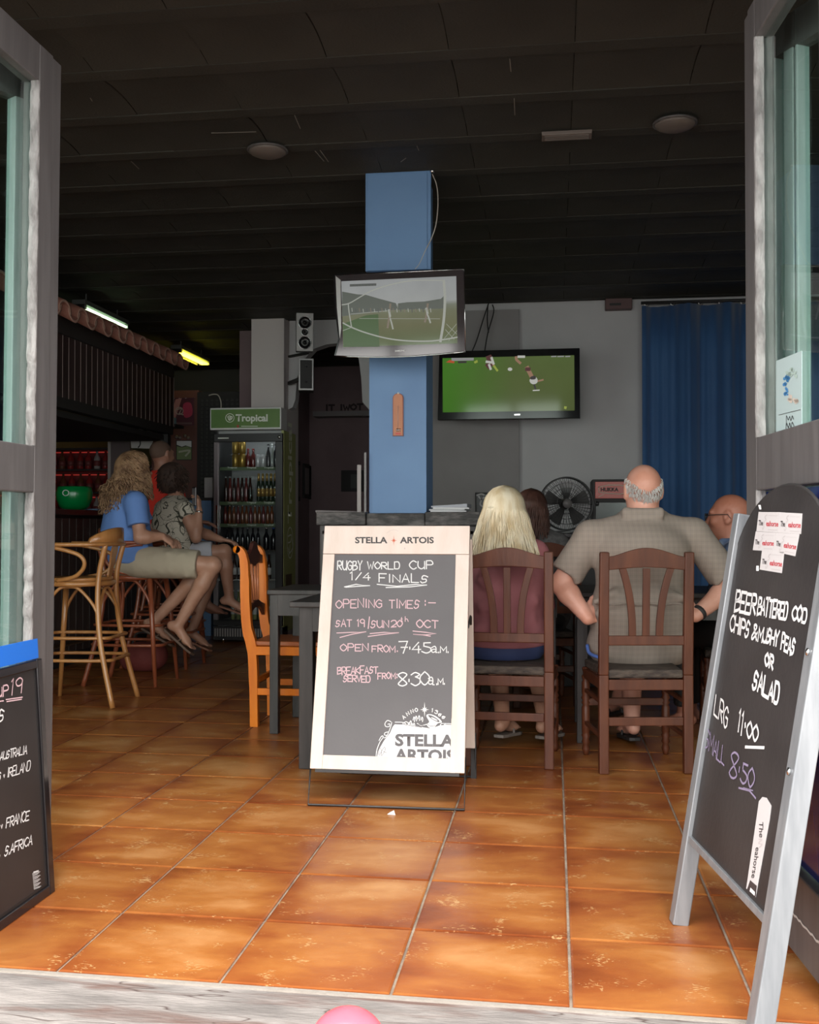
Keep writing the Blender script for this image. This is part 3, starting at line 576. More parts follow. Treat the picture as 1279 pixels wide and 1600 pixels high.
# ================================================================== door leaves
def leaf(name, bot, direc, length, height, lean, glz, rail, side, hinge, d2, sw=.145):
    """bot: far bottom corner; direc: horizontal direction towards the hinge; lean: sideways shift at the top"""
    bot = V(bot); d = V(direc).normalized(); up = V((lean[0], lean[1], height)).normalized(); n = d.cross(V((0,0,1))).normalized()*side  # n faces the viewer
    root = struct(MB().obj(name, M_alu)) if False else None
    def P3(a, z, c): return bot+d*a+up*z+n*c
    def slab(a0, a1, z0, z1, c0, c1, m=None):
        m = m or MB(); return m.hexa([P3(a0,z0,c0), P3(a1,z0,c0), P3(a1,z0,c1), P3(a0,z0,c1), P3(a0,z1,c0), P3(a1,z1,c0), P3(a1,z1,c1), P3(a0,z1,c1)])
    T = .045; H = height
    ro = struct(slab(0, sw*.42, .02, H, -T, 0).obj(name, M_alu, bevel=.003))
    slab(sw*.42+.002, sw, .02, H-.0, -T, .006).obj('stile', M_alu, ro, bevel=.003)
    slab(length-.10, length, .02, H, -T, .006).obj('stile', M_alu, ro, bevel=.003)
    slab(sw, length-.10, H-.11, H, -T, .006).obj('top_rail', M_alu, ro, bevel=.004)
    slab(sw, length-.10, rail[0], rail[1], -T, .006).obj('middle_rail', M_alu, ro, bevel=.004)
    slab(sw, length-.10, .02, .22, -T, .006).obj('bottom_rail', M_alu, ro, bevel=.004)
    for z0, z1 in ((rail[1], H-.11), (.22, rail[0])):
        s = MB(); 
        nk = 90; wv = [.0085+.0035*math.sin(k*.9)*math.sin(k*.37)+random.uniform(-.0012, .0012) for k in range(nk+1)]; vs = []
        for k in range(nk+1):
            zz = z0+(z1-z0)*k/nk
            for a_, c_ in ((sw, .0062), (sw+.004, .010), (sw+.004+wv[k], .006), (sw+.004+wv[k], -.016)): vs.append(P3(a_, zz, c_))
        s.add(vs, [(4*k+j, 4*k+j+1, 4*k+j+5, 4*k+j+4) for k in range(nk) for j in range(3)], 0, True)
        s.obj('white_seal', M_seal, ro)
        slab(sw, length-.10, z0, z1, -.026, -.020).obj('glass_pane', M_glass, ro)
    # the folded-back second leaf seen through the panes
    b2 = V(hinge); d2 = V(d2).normalized(); n2 = d2.cross(V((0,0,1))).normalized()*side
    def Q3(a, z, c): return b2+d2*a+up*z+n2*c
    def slab2(a0, a1, z0, z1, c0, c1):
        return MB().hexa([Q3(a0,z0,c0), Q3(a1,z0,c0), Q3(a1,z0,c1), Q3(a0,z0,c1), Q3(a0,z1,c0), Q3(a1,z1,c0), Q3(a1,z1,c1), Q3(a0,z1,c1)])
    M2 = mat('pale_door_aluminium', (0.30, 0.335, 0.33), 0.45, 0.0, col2=(0.35, 0.385, 0.38), scale=6, stretch=(5, 5, .6))
    for a0, a1, mm_ in glz: slab2(a0, a1, .02, H-.02, -T, 0).obj('folded_stile', M2 if mm_ else M_alu, ro, bevel=.003)
    for z0, z1 in ((H-.12, H-.02), (rail[0]+.01, rail[1]-.01), (.02, .20)): slab2(glz[0][1], glz[-1][0], z0, z1, -T, 0).obj('folded_rail', M_alu, ro)
    slab2(glz[0][1], glz[-1][0], .2, H-.1, -.03, -.026).obj('glass_pane', M_glass, ro)
    return ro, P3
d1, DL = leaf('door_1', (-1.497, 3.01, 0), (0, -1, 0), .66, 2.45, (.022, 0), [(.016, .046, 1), (.050, .082, 1), (.085, .118, 1), (.47, .53, 0)], (1.15, 1.285), -1, (-1.54, 3.03, 0), (-.5, -.866, 0))
d2, DR = leaf('door_2', (.542, 3.10, 0), (.07, -.80, 0), .74, 2.50, (0.0, 0), [(.0, .042, 1), (.078, .1155, 1), (.122, .132, 1), (.47, .53, 0)], (1.15, 1.295), 1, (.60, 3.12, 0), (.5, -.866, 0), sw=.125)
# blue sheet painting the glass reflection on the right leaf's lower pane
pr = Plane(DR(0, 0, -.019), DR(1, 0, -.019)-DR(0, 0, -.019), (0, 0, 1))
MB().prism([pr.w(.13, .225), pr.w(.635, .225), pr.w(.635, 1.145), pr.w(.13, 1.145)], pr.n*.002*(-1)).obj('blue_reflection_sheet', mat('blue_reflection', (0.012, 0.03, 0.22), 0.12), d2)
prl = Plane(DR(0, 0, .0065), DR(1, 0, .0065)-DR(0, 0, .0065), (0, 0, 1)); mpl = MB(); rp_ = random.Random(6); pts_ = [(1219+k*3.1, 1405+k*3.55+rp_.uniform(-2.2, 2.2)) for k in range(21)]; line(mpl, prl, pts_, .006, .001 if prl.n.dot(CO-prl.o) > 0 else -.001, 0, True); mpl.obj('peeling_paint', mat('peeled_white', (.42, .40, .38), .8), d2)
# paper sign on the upper pane
ps = Plane(DR(0, 0, -.012), DR(1, 0, -.012)-DR(0, 0, -.012), (0, 0, 1))
sg = thing('tourist_sign', 'pale card with a ring of splodges and black script on the right door pane', 'sign', world=True)
c4 = [(1213,564),(1253,548),(1253,675),(1213,683)]; q = [ps.px(*c, 0) for c in c4]; nn = ps.n if ps.n.dot(CO-ps.o) > 0 else -ps.n; so_ = 1 if ps.n.dot(CO-ps.o) > 0 else -1
MB().prism(q, nn*.0015).obj('card', mat('pale_card', (0.36, 0.46, 0.46), 0.5), sg)
dc = MB(); RB = random.Random(5)
cols = [mat('splodge_green', (0.32, 0.42, 0.38), .7), mat('splodge_blue', (0.05, 0.20, 0.42), .7), mat('splodge_sand', (0.48, 0.42, 0.36), .7), M_black]
for k in range(46):
    a = math.radians(60+RB.uniform(0, 240)); r0 = RB.uniform(15, 24); cx = 1238+r0*math.cos(a)*.62; cy = 603-r0*math.sin(a)*1.15; s = RB.uniform(1.6, 3.6); mi = 0 if a < 2.3 else 1 if a < 3.9 else 2
    poly(dc, ps, [(cx+s*math.cos(t)*RB.uniform(.7, 1.1), cy+s*math.sin(t)*RB.uniform(.8, 1.3)) for t in [j*math.pi/3 for j in range(6)]], so_*.0025, mi)
line(dc, ps, [(1216, 648.5), (1250, 640)], .0012, so_*.0025, 3)
line(dc, ps, [(1228,664),(1228,650),(1231,656),(1233,651),(1235,657),(1237,650),(1239,655)], .003, so_*.0025, 3, True); line(dc, ps, [(1227,673),(1228,661),(1231,668),(1233,661),(1235,668),(1237,660),(1240,666)], .003, so_*.0025, 3, True); line(dc, ps, [(1230, 672), (1243, 669)], .001, so_*.0025, 3)
dc.obj('printed_ring', cols, sg)

# ================================================================== lager board
pS = Plane((-.9185, 3.94, .133), (1, 0, 0), (0, .26, .921)); nS = pS.n      # n points to the viewer side or away
sF = 1 if nS.dot(CO-pS.o) > 0 else -1
U_, VH = .5885, .957
bd = thing('sandwich_board', 'cream framed sandwich board with chalked rugby opening times on wire feet', 'sign board', (-.62, 4.0, 0), world=True)
def sl(u0, u1, v0, v1, c0, c1, m=None, pl=pS, s=sF):
    m = m or MB(); return m.hexa([pl.w(u0,v0,c0*s), pl.w(u1,v0,c0*s), pl.w(u1,v1,c0*s), pl.w(u0,v1,c0*s), pl.w(u0,v0,c1*s), pl.w(u1,v0,c1*s), pl.w(u1,v1,c1*s), pl.w(u0,v1,c1*s)])
ut, vt = pS.uv(522, 866); ub, vb = pS.uv(506, 1179.5); ur, _ = pS.uv(709.5, 866); fw = (ut+ub)/2; fr_ = (ur+pS.uv(706.5, 1182)[0])/2
sl(fw-.01, fr_+.01, vb-.02, vt+.02, -.012, 0).obj('chalkboard_panel', M_chalkboard, bd)
sl(0, U_, vt, VH, -.018, .009).obj('header_board', M_cream, bd, bevel=.002); sl(0, fw, 0, vt-.001, -.018, .008).obj('frame_stile', M_cream, bd, bevel=.002)
sl(fr_, U_, 0, vt-.001, -.018, .008).obj('frame_stile', M_cream, bd, bevel=.002); sl(fw, fr_, 0, vb, -.018, .008).obj('frame_rail', M_cream, bd, bevel=.002)
M_lager = mat('dark_print', (0.05, 0.045, 0.045), 0.6); M_lred = mat('red_print', (0.45, 0.08, 0.03), 0.6)
O1 = sF*.0095
printed('printed_name', 'STELLA', pS, (554.5, 848.5), (605, 848.5), 9.2, M_lager, bd, .035, O1); printed('printed_name', 'ARTOIS', pS, (624.5, 848.5), (677.5, 848.5), 9.2, M_lager, bd, .035, O1)
def star(m, pl, cx, cy, R, r, n=8, off=0, mi=0, longv=1.0):
    pts = []
    for k in range(n*2):
        a = math.pi/2+math.pi*k/n; rr = r if k % 2 else (R*(longv if k % n == 0 else (.8 if k % (n//2) == 0 else .55))); pts.append((cx+rr*math.cos(a), cy-rr*math.sin(a)))
    q = [pl.px(cx, cy, off)]+[pl.px(a, b, off) for a, b in pts]; m.add(q, [(0, i+1, (i+1) % (2*n)+1) for i in range(2*n)], mi)
m = MB(); star(m, pS, 615, 844.5, 6.5, 1.4, 8, O1, 0, 1.3); m.obj('printed_star', M_lred, bd)
m = MB(); line(m, pS, [(604,833),(610,829),(617,828),(622,830)], .0015, O1, 0, True); star(m, pS, 632, 857, 2.2, .8, 4, O1); m.obj('pencil_mark', mat('pencil_grey', (0.45, 0.38, 0.36), 0.8), bd)
OW = sF*.0012
def chalk(lines, mt):
    for f in lines:
        m = MB(); f(m); m.obj('chalk_writing', mt, bd)
def one(fn, mt, par, *a, **k):
    m = MB(); fn(m, *a, **k); return m.obj('chalk_writing', mt, par)
chalk([lambda m: write(m, pS, 'RUGBY', 527, 890, 565, 891, 14, .0044, OW, slant=.06), lambda m: write(m, pS, 'WORLD', 574, 889, 624, 889, 11, .0044, OW), lambda m: write(m, pS, 'CUP', 640, 889, 676, 889, 12, .0044, OW),
       lambda m: write(m, pS, '1/4', 547, 906, 578, 906, 12, .0044, OW), lambda m: write(m, pS, 'FINALS', 592, 909, 668, 911, 12.5, .0044, OW),
       lambda m: line(m, pS, [(538,917),(556,913),(578,915),(560,916),(540,917.5)], .004, OW), lambda m: line(m, pS, [(589,913),(620,916),(650,913),(667,914),(640,917),(603,918)], .004, OW)], M_chalkW)
chalk([lambda m: write(m, pS, 'OPENING', 525, 950, 596, 949, 13, .004, OW), lambda m: write(m, pS, 'TIMES', 608, 950, 655, 951, 12.5, .004, OW), lambda m: write(m, pS, ':-', 662, 948, 680, 948, 12, .004, OW)], M_chalkP)
chalk([lambda m: write(m, pS, 'SAT', 524, 979, 549, 979, 10.5, .004, OW), lambda m: write(m, pS, '19', 558, 979, 569, 979, 11, .004, OW), lambda m: line(m, pS, [(577,964),(575,982)], .004, OW), lambda m: write(m, pS, 'SUN', 579, 981, 607, 980, 11, .004, OW),
       lambda m: write(m, pS, '20', 611, 980, 628, 979, 11, .004, OW), lambda m: write(m, pS, 'th', 626, 971, 639, 971, 7, .003, OW), lambda m: write(m, pS, 'OCT', 651, 980, 684, 982, 12, .0042, OW),
       lambda m: line(m, pS, [(526,989),(550,988),(572,987),(550,991),(531,996)], .0036, OW), lambda m: line(m, pS, [(578,990),(600,988),(623,988.5),(600,991),(575,994.5)], .0036, OW), lambda m: line(m, pS, [(645,986),(665,988),(681,990),(665,992),(645,991),(660,992),(672,994)], .0036, OW)], M_chalkP)
chalk([lambda m: write(m, pS, 'OPEN', 532, 1017, 575, 1017, 11, .004, OW), lambda m: write(m, pS, 'FROM', 581, 1018, 617, 1019, 10, .0038, OW), lambda m: write(m, pS, '.', 619, 1018, 622, 1018, 6, .004, OW)], M_chalkP)
chalk([lambda m: write(m, pS, '7·45', 623, 1021, 672, 1020, 17, .0044, OW, gap=.12), lambda m: write(m, pS, 'a', 674, 1019, 683, 1019, 16, .004, OW), lambda m: write(m, pS, '.M.', 684, 1020, 701, 1020, 10, .004, OW, gap=.15)], M_chalkW)
chalk([lambda m: write(m, pS, 'BREAKFAST', 527, 1054, 590, 1052, 11, .0038, OW, jit=.08, gap=.15), lambda m: write(m, pS, 'SERVED', 536, 1065, 578, 1066, 10, .0038, OW, gap=.15), lambda m: write(m, pS, 'FROM:', 590, 1061, 621, 1060, 9, .0038, OW)], M_chalkP)
chalk([lambda m: write(m, pS, '8·30', 622, 1072, 670, 1070, 20, .0046, OW, gap=.1, jit=.02), lambda m: write(m, pS, 'a', 669, 1069, 678, 1070, 17, .004, OW), lambda m: write(m, pS, '.M.', 681, 1070, 695, 1069, 10, .004, OW, gap=.15)], M_chalkW)
# printed label at the foot of the panel
W2 = mat('label_white', (0.62, 0.62, 0.62), 0.6); GR = mat('label_grey', (0.085, 0.08, 0.085), 0.6); dm = MB()
def Lp(x, y): return 560+x*.1329, 1040+y*.1329
poly(dm, pS, [Lp(*c) for c in [(215,1085),(240,985),(300,880),(370,790),(400,720),(425,690),(560,690),(640,705),(720,720),(850,740),(950,705),(1020,690),(1110,690),(1110,1110),(215,1100)]], OW)
for pts in ([(205,1075),(215,990),(250,900),(290,840),(270,830),(240,880)], [(380,660),(340,645),(310,680),(320,715),(360,715),(365,685),(345,690)], [(390,670),(370,740),(330,830),(300,850)], [(345,780),(310,790),(305,815),(335,820)], [(225,1060),(245,980),(300,920),(360,830),(410,720)], [(430,665),(520,668),(560,690)], [(980,680),(1060,682),(1110,684)], [(520,680),(560,660),(590,690),(560,715)], [(1015,680),(990,710),(960,700),(975,680)]):
    line(dm, pS, [Lp(*c) for c in pts], .0028, OW*1.2, 0, True)
for pts in ([(260,900),(330,840),(375,760),(395,710)], [(235,1050),(245,970),(270,1000),(262,1060)], [(440,688),(510,690)], [(1030,692),(1108,694)], [(240,1060),(300,960),(310,1000),(270,1060)], [(290,1010),(330,1025)], [(560,695),(640,712),(740,726)], [(700,690),(760,705),(800,700)], [(570,680),(560,700),(545,695)], [(980,700),(1000,695),(1005,680)]):
    line(dm, pS, [Lp(*c) for c in pts], .0016, OW*1.6, 1, True)
star(dm, pS, *Lp(775, 518), 9.0, 2.2, 8, OW, 0, 1.35)
# horn
poly(dm, pS, [Lp(*c) for c in [(795,590),(830,570),(900,590),(965,640),(975,670),(930,680),(880,735),(830,730),(800,690),(830,660)]], OW*1.2, 0, True)
poly(dm, pS, [Lp(885+62*math.cos(t)+26*math.sin(t), 622+34*math.sin(t)+25*math.cos(t)) for t in [j*math.pi/8 for j in range(16)]], OW*1.5, 1)
poly(dm, pS, [Lp(890+36*math.cos(t)+14*math.sin(t), 628+16*math.sin(t)+14*math.cos(t)) for t in [j*math.pi/8 for j in range(16)]], OW*1.8, 0)
for x, y, r in ((600,660,1), (640,620,1.6), (665,610,1.6), (700,605,1.6), (735,620,1.4), (615,690,1), (580,680,1), (640,690,1.2)): line(dm, pS, [Lp(x, y+20), Lp(x+10, y-10*r), Lp(x+20, y+5), Lp(x+15, y+40)], .003, OW*1.2, 0, True)
line(dm, pS, [Lp(*c) for c in [(690,680),(740,705),(800,690)]], .003, OW*1.3, 0, True); line(dm, pS, [Lp(*c) for c in [(800,680),(840,710),(900,705)]], .0016, OW*1.8, 1, True)
for i, (ch, x, y, rt) in enumerate([('A',530,605,-38),('N',578,565,-30),('N',628,537,-20),('O',678,520,-9),('1',868,525,10),('3',912,545,20),('6',955,575,32),('6',998,605,42)]):
    a = math.radians(rt); cx, cy = Lp(x, y); hw_ = 2.0; ux, uy = math.cos(a), math.sin(a); px_, py_ = math.sin(a), -math.cos(a)
    for s in glyph(ch): ribbon(dm, [pS.px(cx+(gx-.5)*4*ux+(gy-.5)*5.4*px_, cy+(gx-.5)*4*uy+(gy-.5)*5.4*py_, OW) for gx, gy in s], pS.n, .0028, 0)
dm.obj('printed_label', [W2, GR], bd)
printed('printed_name', 'STELLA', pS, Lp(428, 938), Lp(1125, 950), 17.5, GR, bd, .04, OW*2); 
# second line, cut off by the bottom rail as on the real label
printed('printed_name', 'ARTOIS', pS, Lp(420, 1118), Lp(1130, 1132), 18.0, GR, bd, .04, OW*2)
sl(fr_-.0005, fr_+.02, 0, .2, .0075, .009).obj('frame_stile', M_cream, bd)
# rear half, hinge cord, wire feet
pR = Plane((-.90, 4.40, .135), (1, 0, 0), (0, -.15, .91)); 
sl(0, .575, 0, .88, -.012, .008, pl=pR, s=-1).obj('rear_panel', M_cream, bd, bevel=.002)
wf_ = MB(); a0 = pS.w(.0, .0, -.012*sF); a1 = pS.w(U_, 0, -.012*sF); g0 = V((-.918, 3.905, .006)); g1 = V((-.329, 3.912, .006))
wf_.tube([a0+V((0, .01, .06)), g0, g1, a1+V((0, .01, .06))], .0045, 8); wf_.obj('wire_foot', M_wire, bd)
r0 = pR.w(.0, .0); r1 = pR.w(.575, 0); MB().tube([r0+V((0, 0, .06)), V((-.90, 4.435, .006)), V((-.325, 4.435, .006)), r1+V((0, 0, .06))], .0045, 8).obj('wire_foot', M_wire, bd)
MB().box((-.345, 4.425, .0), (-.322, 4.44, .13)).obj('rear_leg', M_black, bd)
MB().tube(spline([(-.33, 4.10, .66), (-.325, 4.16, .70), (-.33, 4.24, .66)], 5), .004, 6).obj('hinge_cord', M_black, bd)
sl(.02, U_-.02, -.012, 0, -.016, .004).obj('dark_bottom_strip', M_black, bd)

# ================================================================== menu board on the right, leaning on the door
Lg = V((.318, 2.885, 0)); Rg = V((.408, 2.27, 0)); u2 = (Rg-Lg).normalized(); np_ = V((-u2.y, u2.x, 0)); np_ = np_ if np_.x > 0 else -np_
pM = Plane(Lg, u2, V((0, 0, 1))*math.cos(math.radians(9.3))+np_*math.sin(math.radians(9.3))); sM = 1 if pM.n.dot(CO-pM.o) > 0 else -1
mb = thing('menu_board', 'arched black menu chalkboard in silver frame leaning against the right door', 'sign board', Lg, world=True)
uL, vTL = pM.uv(1155, 803); uLb, vb2 = pM.uv(1074, 1313); WB = (Rg-Lg).length; _, vb3 = pM.uv(1181, 1428); _, apex = pM.uv(1228, 758)
uc = WB/2; r_ = WB/2-.004; yb = apex-.21
pan = [(0.02, .235), (WB-.02, .235), (WB-.02, yb)]+[(uc+(r_)*math.cos(math.pi*k/20), yb+.21*math.sin(math.pi*k/20)) for k in range(1, 20)]+[(.02, yb)]
MB().prism([pM.w(a, b, -.006*sM) for a, b in pan], pM.n*sM*.006).obj('chalkboard_panel', M_blackboard, mb)
def slm(u0, u1, v0, v1, c0, c1, mt, nm, bev=.003): return sl(u0, u1, v0, v1, c0, c1, pl=pM, s=sM).obj(nm, mt, mb, bevel=bev)
slm(-.024, .018, 0, vTL, -.03, .012, M_silver, 'frame_leg'); slm(WB-.02, WB+.025, 0, vTL+.02, -.03, .014, M_silver, 'frame_leg')
slm(.018, WB-.02, .222, .240, -.012, .008, M_silver, 'bottom_rail', .002)
MB().tube([pM.w(uc+r_*math.cos(math.pi*k/24), yb+.21*math.sin(math.pi*k/24), -.004*sM) for k in range(0, 25)], .005, 6).obj('black_edge_trim', M_black, mb)
for z in (.55, .80): MB().lathe([(0, 0), (.008, 0), (.008, .004), (0, .006)], pM.w(WB+.002, z, .014*sM), 10, axis=pM.n*sM).obj('bolt', M_chrome, mb)
OM = sM*.0014
def pix(x, y): return 1160+x/5, 780+y/5
st_m = mat('sticker_paper', (0.52, 0.50, 0.50), 0.55); M_ink = mat('black_ink', (0.04, 0.03, 0.03), 0.6); M_crim = mat('crimson_ink', (0.45, 0.035, 0.05), 0.6); M_pale = mat('pale_ink', (0.45, 0.42, 0.42), 0.6)
S5 = [((126,100),(290,102),(280,262),(108,250)), ((291,102),(465,112),(455,272),(281,262)), ((103,252),(262,262),(240,408),(80,398)), ((263,262),(444,272),(410,446),(242,408)), ((152,402),(325,412),(305,578),(134,550))]
for q4 in S5:
    c = [V((*pix(*k), 0)) for k in q4]; m = MB(); m.prism([pM.px(k.x, k.y, OM*.2) for k in c], pM.n*sM*.0008); s = m.obj('sticker', st_m, mb)
    bl = lambda a, b: (c[0]*(1-a)+c[1]*a)*(1-b)+(c[3]*(1-a)+c[2]*a)*b
    def sub(text, a0, a1, b0, h, mt, bo=.02):
        p0 = bl(a0, b0); p1 = bl(a1, b0); hp = (bl(a0, b0-h)-p0).length; printed('sticker_print', text, pM, (p0.x, p0.y), (p1.x, p1.y), hp, mt, s, bo, OM*1.2)
    sub('The', .05, .25, .68, .26, M_ink); sub('eahorse', .40, .96, .70, .26, M_crim)
    m = MB(); f = [bl(a, b) for a, b in ((.40,.14),(.33,.18),(.30,.28),(.37,.36),(.30,.48),(.27,.62),(.31,.78),(.25,.88),(.23,.78))]; line(m, pM, [(k.x, k.y) for k in f], .0022, OM*1.2, 0, True)
    a, b = bl(.5, .88), bl(.92, .88); line(m, pM, [(a.x, a.y), (b.x, b.y)], .0016, OM*1.2); a, b = bl(.45, .17), bl(.9, .17); line(m, pM, [(a.x, a.y), (b.x, b.y)], .0007, OM*1.2); m.obj('sticker_mark', M_pale, s)
m = MB()
for p in (((1184,789),(1188,789),(1189,796),(1186,796)), ((1181,884),(1185,884),(1185,892),(1181,892))): poly(m, pM, p, OM)
m.obj('tape_scrap', M_paper, mb)
m = MB()
T_ = lambda a, b: (1020+a*.5373, 740+b*.5373)
one(write, M_chalkW, mb, pM, 'BEER', *T_(236, 398), *T_(296, 408), 31, .0085, OM, up=(.12, -1), gap=.12); one(write, M_chalkW, mb, pM, 'BATTERED', *T_(302, 410), *T_(388, 422), 26, .0075, OM, up=(.12, -1), gap=.1); one(write, M_chalkW, mb, pM, 'COD', *T_(403, 424), *T_(444, 432), 22, .007, OM, up=(.12, -1), gap=.15)
one(write, M_chalkW, mb, pM, 'CHIPS', *T_(222, 456), *T_(277, 478), 24, .007, OM, up=(.12, -1), gap=.14); one(write, M_chalkW, mb, pM, '&', *T_(286, 480), *T_(300, 484), 21, .007, OM, up=(.12, -1)); one(write, M_chalkW, mb, pM, 'MUSHY', *T_(304, 487), *T_(362, 502), 21, .007, OM, up=(.12, -1), gap=.1); one(write, M_chalkW, mb, pM, 'PEAS', *T_(371, 508), *T_(408, 530), 24, .007, OM, up=(.12, -1), gap=.15)
one(write, M_chalkW, mb, pM, 'OR', *T_(324, 556), *T_(347, 570), 19, .008, OM, up=(.1, -1)); one(write, M_chalkW, mb, pM, 'SALAD', *T_(288, 622), *T_(362, 670), 27, .009, OM, up=(.12, -1), gap=.22)
one(write, M_chalkW, mb, pM, 'LRG', *T_(176, 700), *T_(213, 742), 30, .006, OM, up=(.12, -1)); one(write, M_chalkW, mb, pM, '11', *T_(245, 748), *T_(258, 760), 34, .0075, OM, up=(.12, -1), gap=.5); one(write, M_chalkW, mb, pM, '·', *T_(266, 752), *T_(269, 754), 26, .008, OM); one(write, M_chalkW, mb, pM, '00', *T_(271, 762), *T_(302, 780), 22, .007, OM, up=(.12, -1)); one(line, M_chalkW, mb, pM, [T_(268, 795), T_(322, 797)], .007, OM)

one(write, M_chalkV, mb, pM, 'SMALL', *T_(150, 795), *T_(206, 850), 27, .0048, OM, up=(.1, -1), gap=.2); one(write, M_chalkV, mb, pM, '8·', *T_(220, 880), *T_(250, 892), 40, .0055, OM, up=(.12, -1), gap=.1, jit=.02); one(write, M_chalkV, mb, pM, '50', *T_(252, 896), *T_(290, 916), 30, .0055, OM, up=(.12, -1), jit=.02)
one(line, M_chalkV, mb, pM, [T_(249, 914), T_(280, 922), T_(298, 944)], .0045, OM, 0); one(line, M_chalkV, mb, pM, [T_(262, 914), T_(290, 922)], .003, OM)
def Z_(x, y): return 1040+x/3.636, 1160+y/3.636
m = MB(); m.prism([pM.px(*Z_(*c), OM*.2) for c in ((530,335),(550,310),(572,315),(600,360),(590,440),(510,880),(458,830))], pM.n*sM*.001); s = m.obj('sticker', st_m, mb)
printed('sticker_print', 'The', pM, Z_(528, 450), Z_(530, 540), 6.5, M_ink, s, .01, OM*1.3, up=(1, 0.1)); printed('sticker_print', 'eahorse', pM, Z_(510, 595), Z_(484, 770), 6.5, M_ink, s, .01, OM*1.3, up=(1, .1))
m = MB(); line(m, pM, [Z_(*c) for c in ((526,550),(546,552),(524,572),(545,580),(528,596))], .0025, OM*1.3, 0, True); m.obj('sticker_mark', M_pale, s)
m = MB(); poly(m, pM, [Z_(*c) for c in ((478,782),(515,815),(508,880),(460,835))], OM*1.3); m.obj('bottle_picture', M_ink, s)
m = MB(); poly(m, pM, [Z_(*c) for c in ((480,825),(505,850),(503,872),(475,845))], OM*1.8); m.obj('glass_picture', M_paper, s)

# ================================================================== menu board on the left, leaning on the other door
uB = V((0, -1, 0)); Lb = V((-1.43, 2.895, 0)); vB = (V((-1.474, 2.895, .67))-Lb).normalized(); pB = Plane(Lb, uB, vB); sB = 1 if pB.n.dot(CO-pB.o) > 0 else -1
hb = thing('fixtures_board', 'black framed chalkboard of cup fixtures leaning against the left door', 'sign board', Lb, world=True)
HB = .672; WBB = .62
sl(.002, WBB, 0.002, HB-.002, -.009, -.003, pl=pB, s=sB).obj('chalkboard_panel', mat('left_blackboard', (0.016, 0.014, 0.014), .5, col2=(.024, .021, .021), scale=4), hb)
for u0, u1, v0, v1 in ((0, .03, 0, HB), (WBB-.03, WBB, 0, HB), (.03, WBB-.03, 0, .028), (.03, WBB-.03, HB-.026, HB)):
    sl(u0, u1, v0, v1, -.010, .005, pl=pB, s=sB).obj('frame_rail', M_gloss_black, hb, bevel=.003)
for u0, u1, v0, v1 in ((.034, .038, .03, HB-.026), (.034, WBB-.03, .032, .035)): sl(u0, u1, v0, v1, -.004, -.001, pl=pB, s=sB).obj('inner_bead', M_wire, hb)
OB = -sB*.0025
m = MB(); 
F1 = lambda x, y: (x*.3125, 980+y*.3125)
one(write, M_chalkW, hb, pB, 'AUSTRALIA', *F1(0, 664), *F1(134, 632), 13, .003, OB, up=(.1, -1), gap=.12); one(write, M_chalkW, hb, pB, 'v', *F1(18, 752), *F1(28, 748), 9, .003, OB); one(write, M_chalkW, hb, pB, 'IRELAND', *F1(36, 752), *F1(150, 712), 14, .003, OB, up=(.1, -1), gap=.1); one(write, M_chalkW, hb, pB, 'S', *F1(-8, 765), *F1(4, 762), 11, .0035, OB)
one(write, M_chalkW, hb, pB, 'v', *F1(5, 1008), *F1(20, 1000), 11, .003, OB); one(write, M_chalkW, hb, pB, 'FRANCE', *F1(30, 1003), *F1(144, 966), 15, .0034, OB, up=(.1, -1), gap=.15); one(write, M_chalkW, hb, pB, 'v', *F1(-8, 1160), *F1(8, 1152), 11, .003, OB); one(write, M_chalkW, hb, pB, 'S.AFRICA', *F1(22, 1144), *F1(160, 1085), 15, .0034, OB, up=(.1, -1), gap=.13)
one(write, M_chalkW, hb, pB, 'S', *F1(-6, 472), *F1(20, 470), 18, .0045, OB)
one(write, M_chalkP, hb, pB, 'UP', *F1(-16, 352), *F1(42, 338), 15, .004, OB); one(write, M_chalkP, hb, pB, '19', *F1(52, 338), *F1(106, 328), 26, .004, OB, up=(.1, -1)); one(line, M_chalkP, hb, pB, [F1(30, 362), F1(112, 350)], .003, OB); one(line, M_chalkP, hb, pB, [F1(34, 372), F1(108, 360)], .003, OB); one(line, M_chalkP, hb, pB, [F1(-10, 372), F1(18, 368)], .003, OB)
m = MB()
for k in range(14): line(m, pB, [F1(162+k*.6, 1232+k*6), F1(200+k*.4-(k % 3)*6, 1222+k*6)], .0011, OB)
line(m, pB, [F1(168, 1225), F1(192, 1218)], .003, OB); m.obj('small_print', M_chalkW, hb)['kind'] = 'stuff'
sl(.006, WBB, HB+.002, HB+.058, -.009, -.003, pl=pB, s=sB).obj('blue_header', mat('bright_blue_plastic', (0.01, 0.13, 0.55), 0.45), hb)

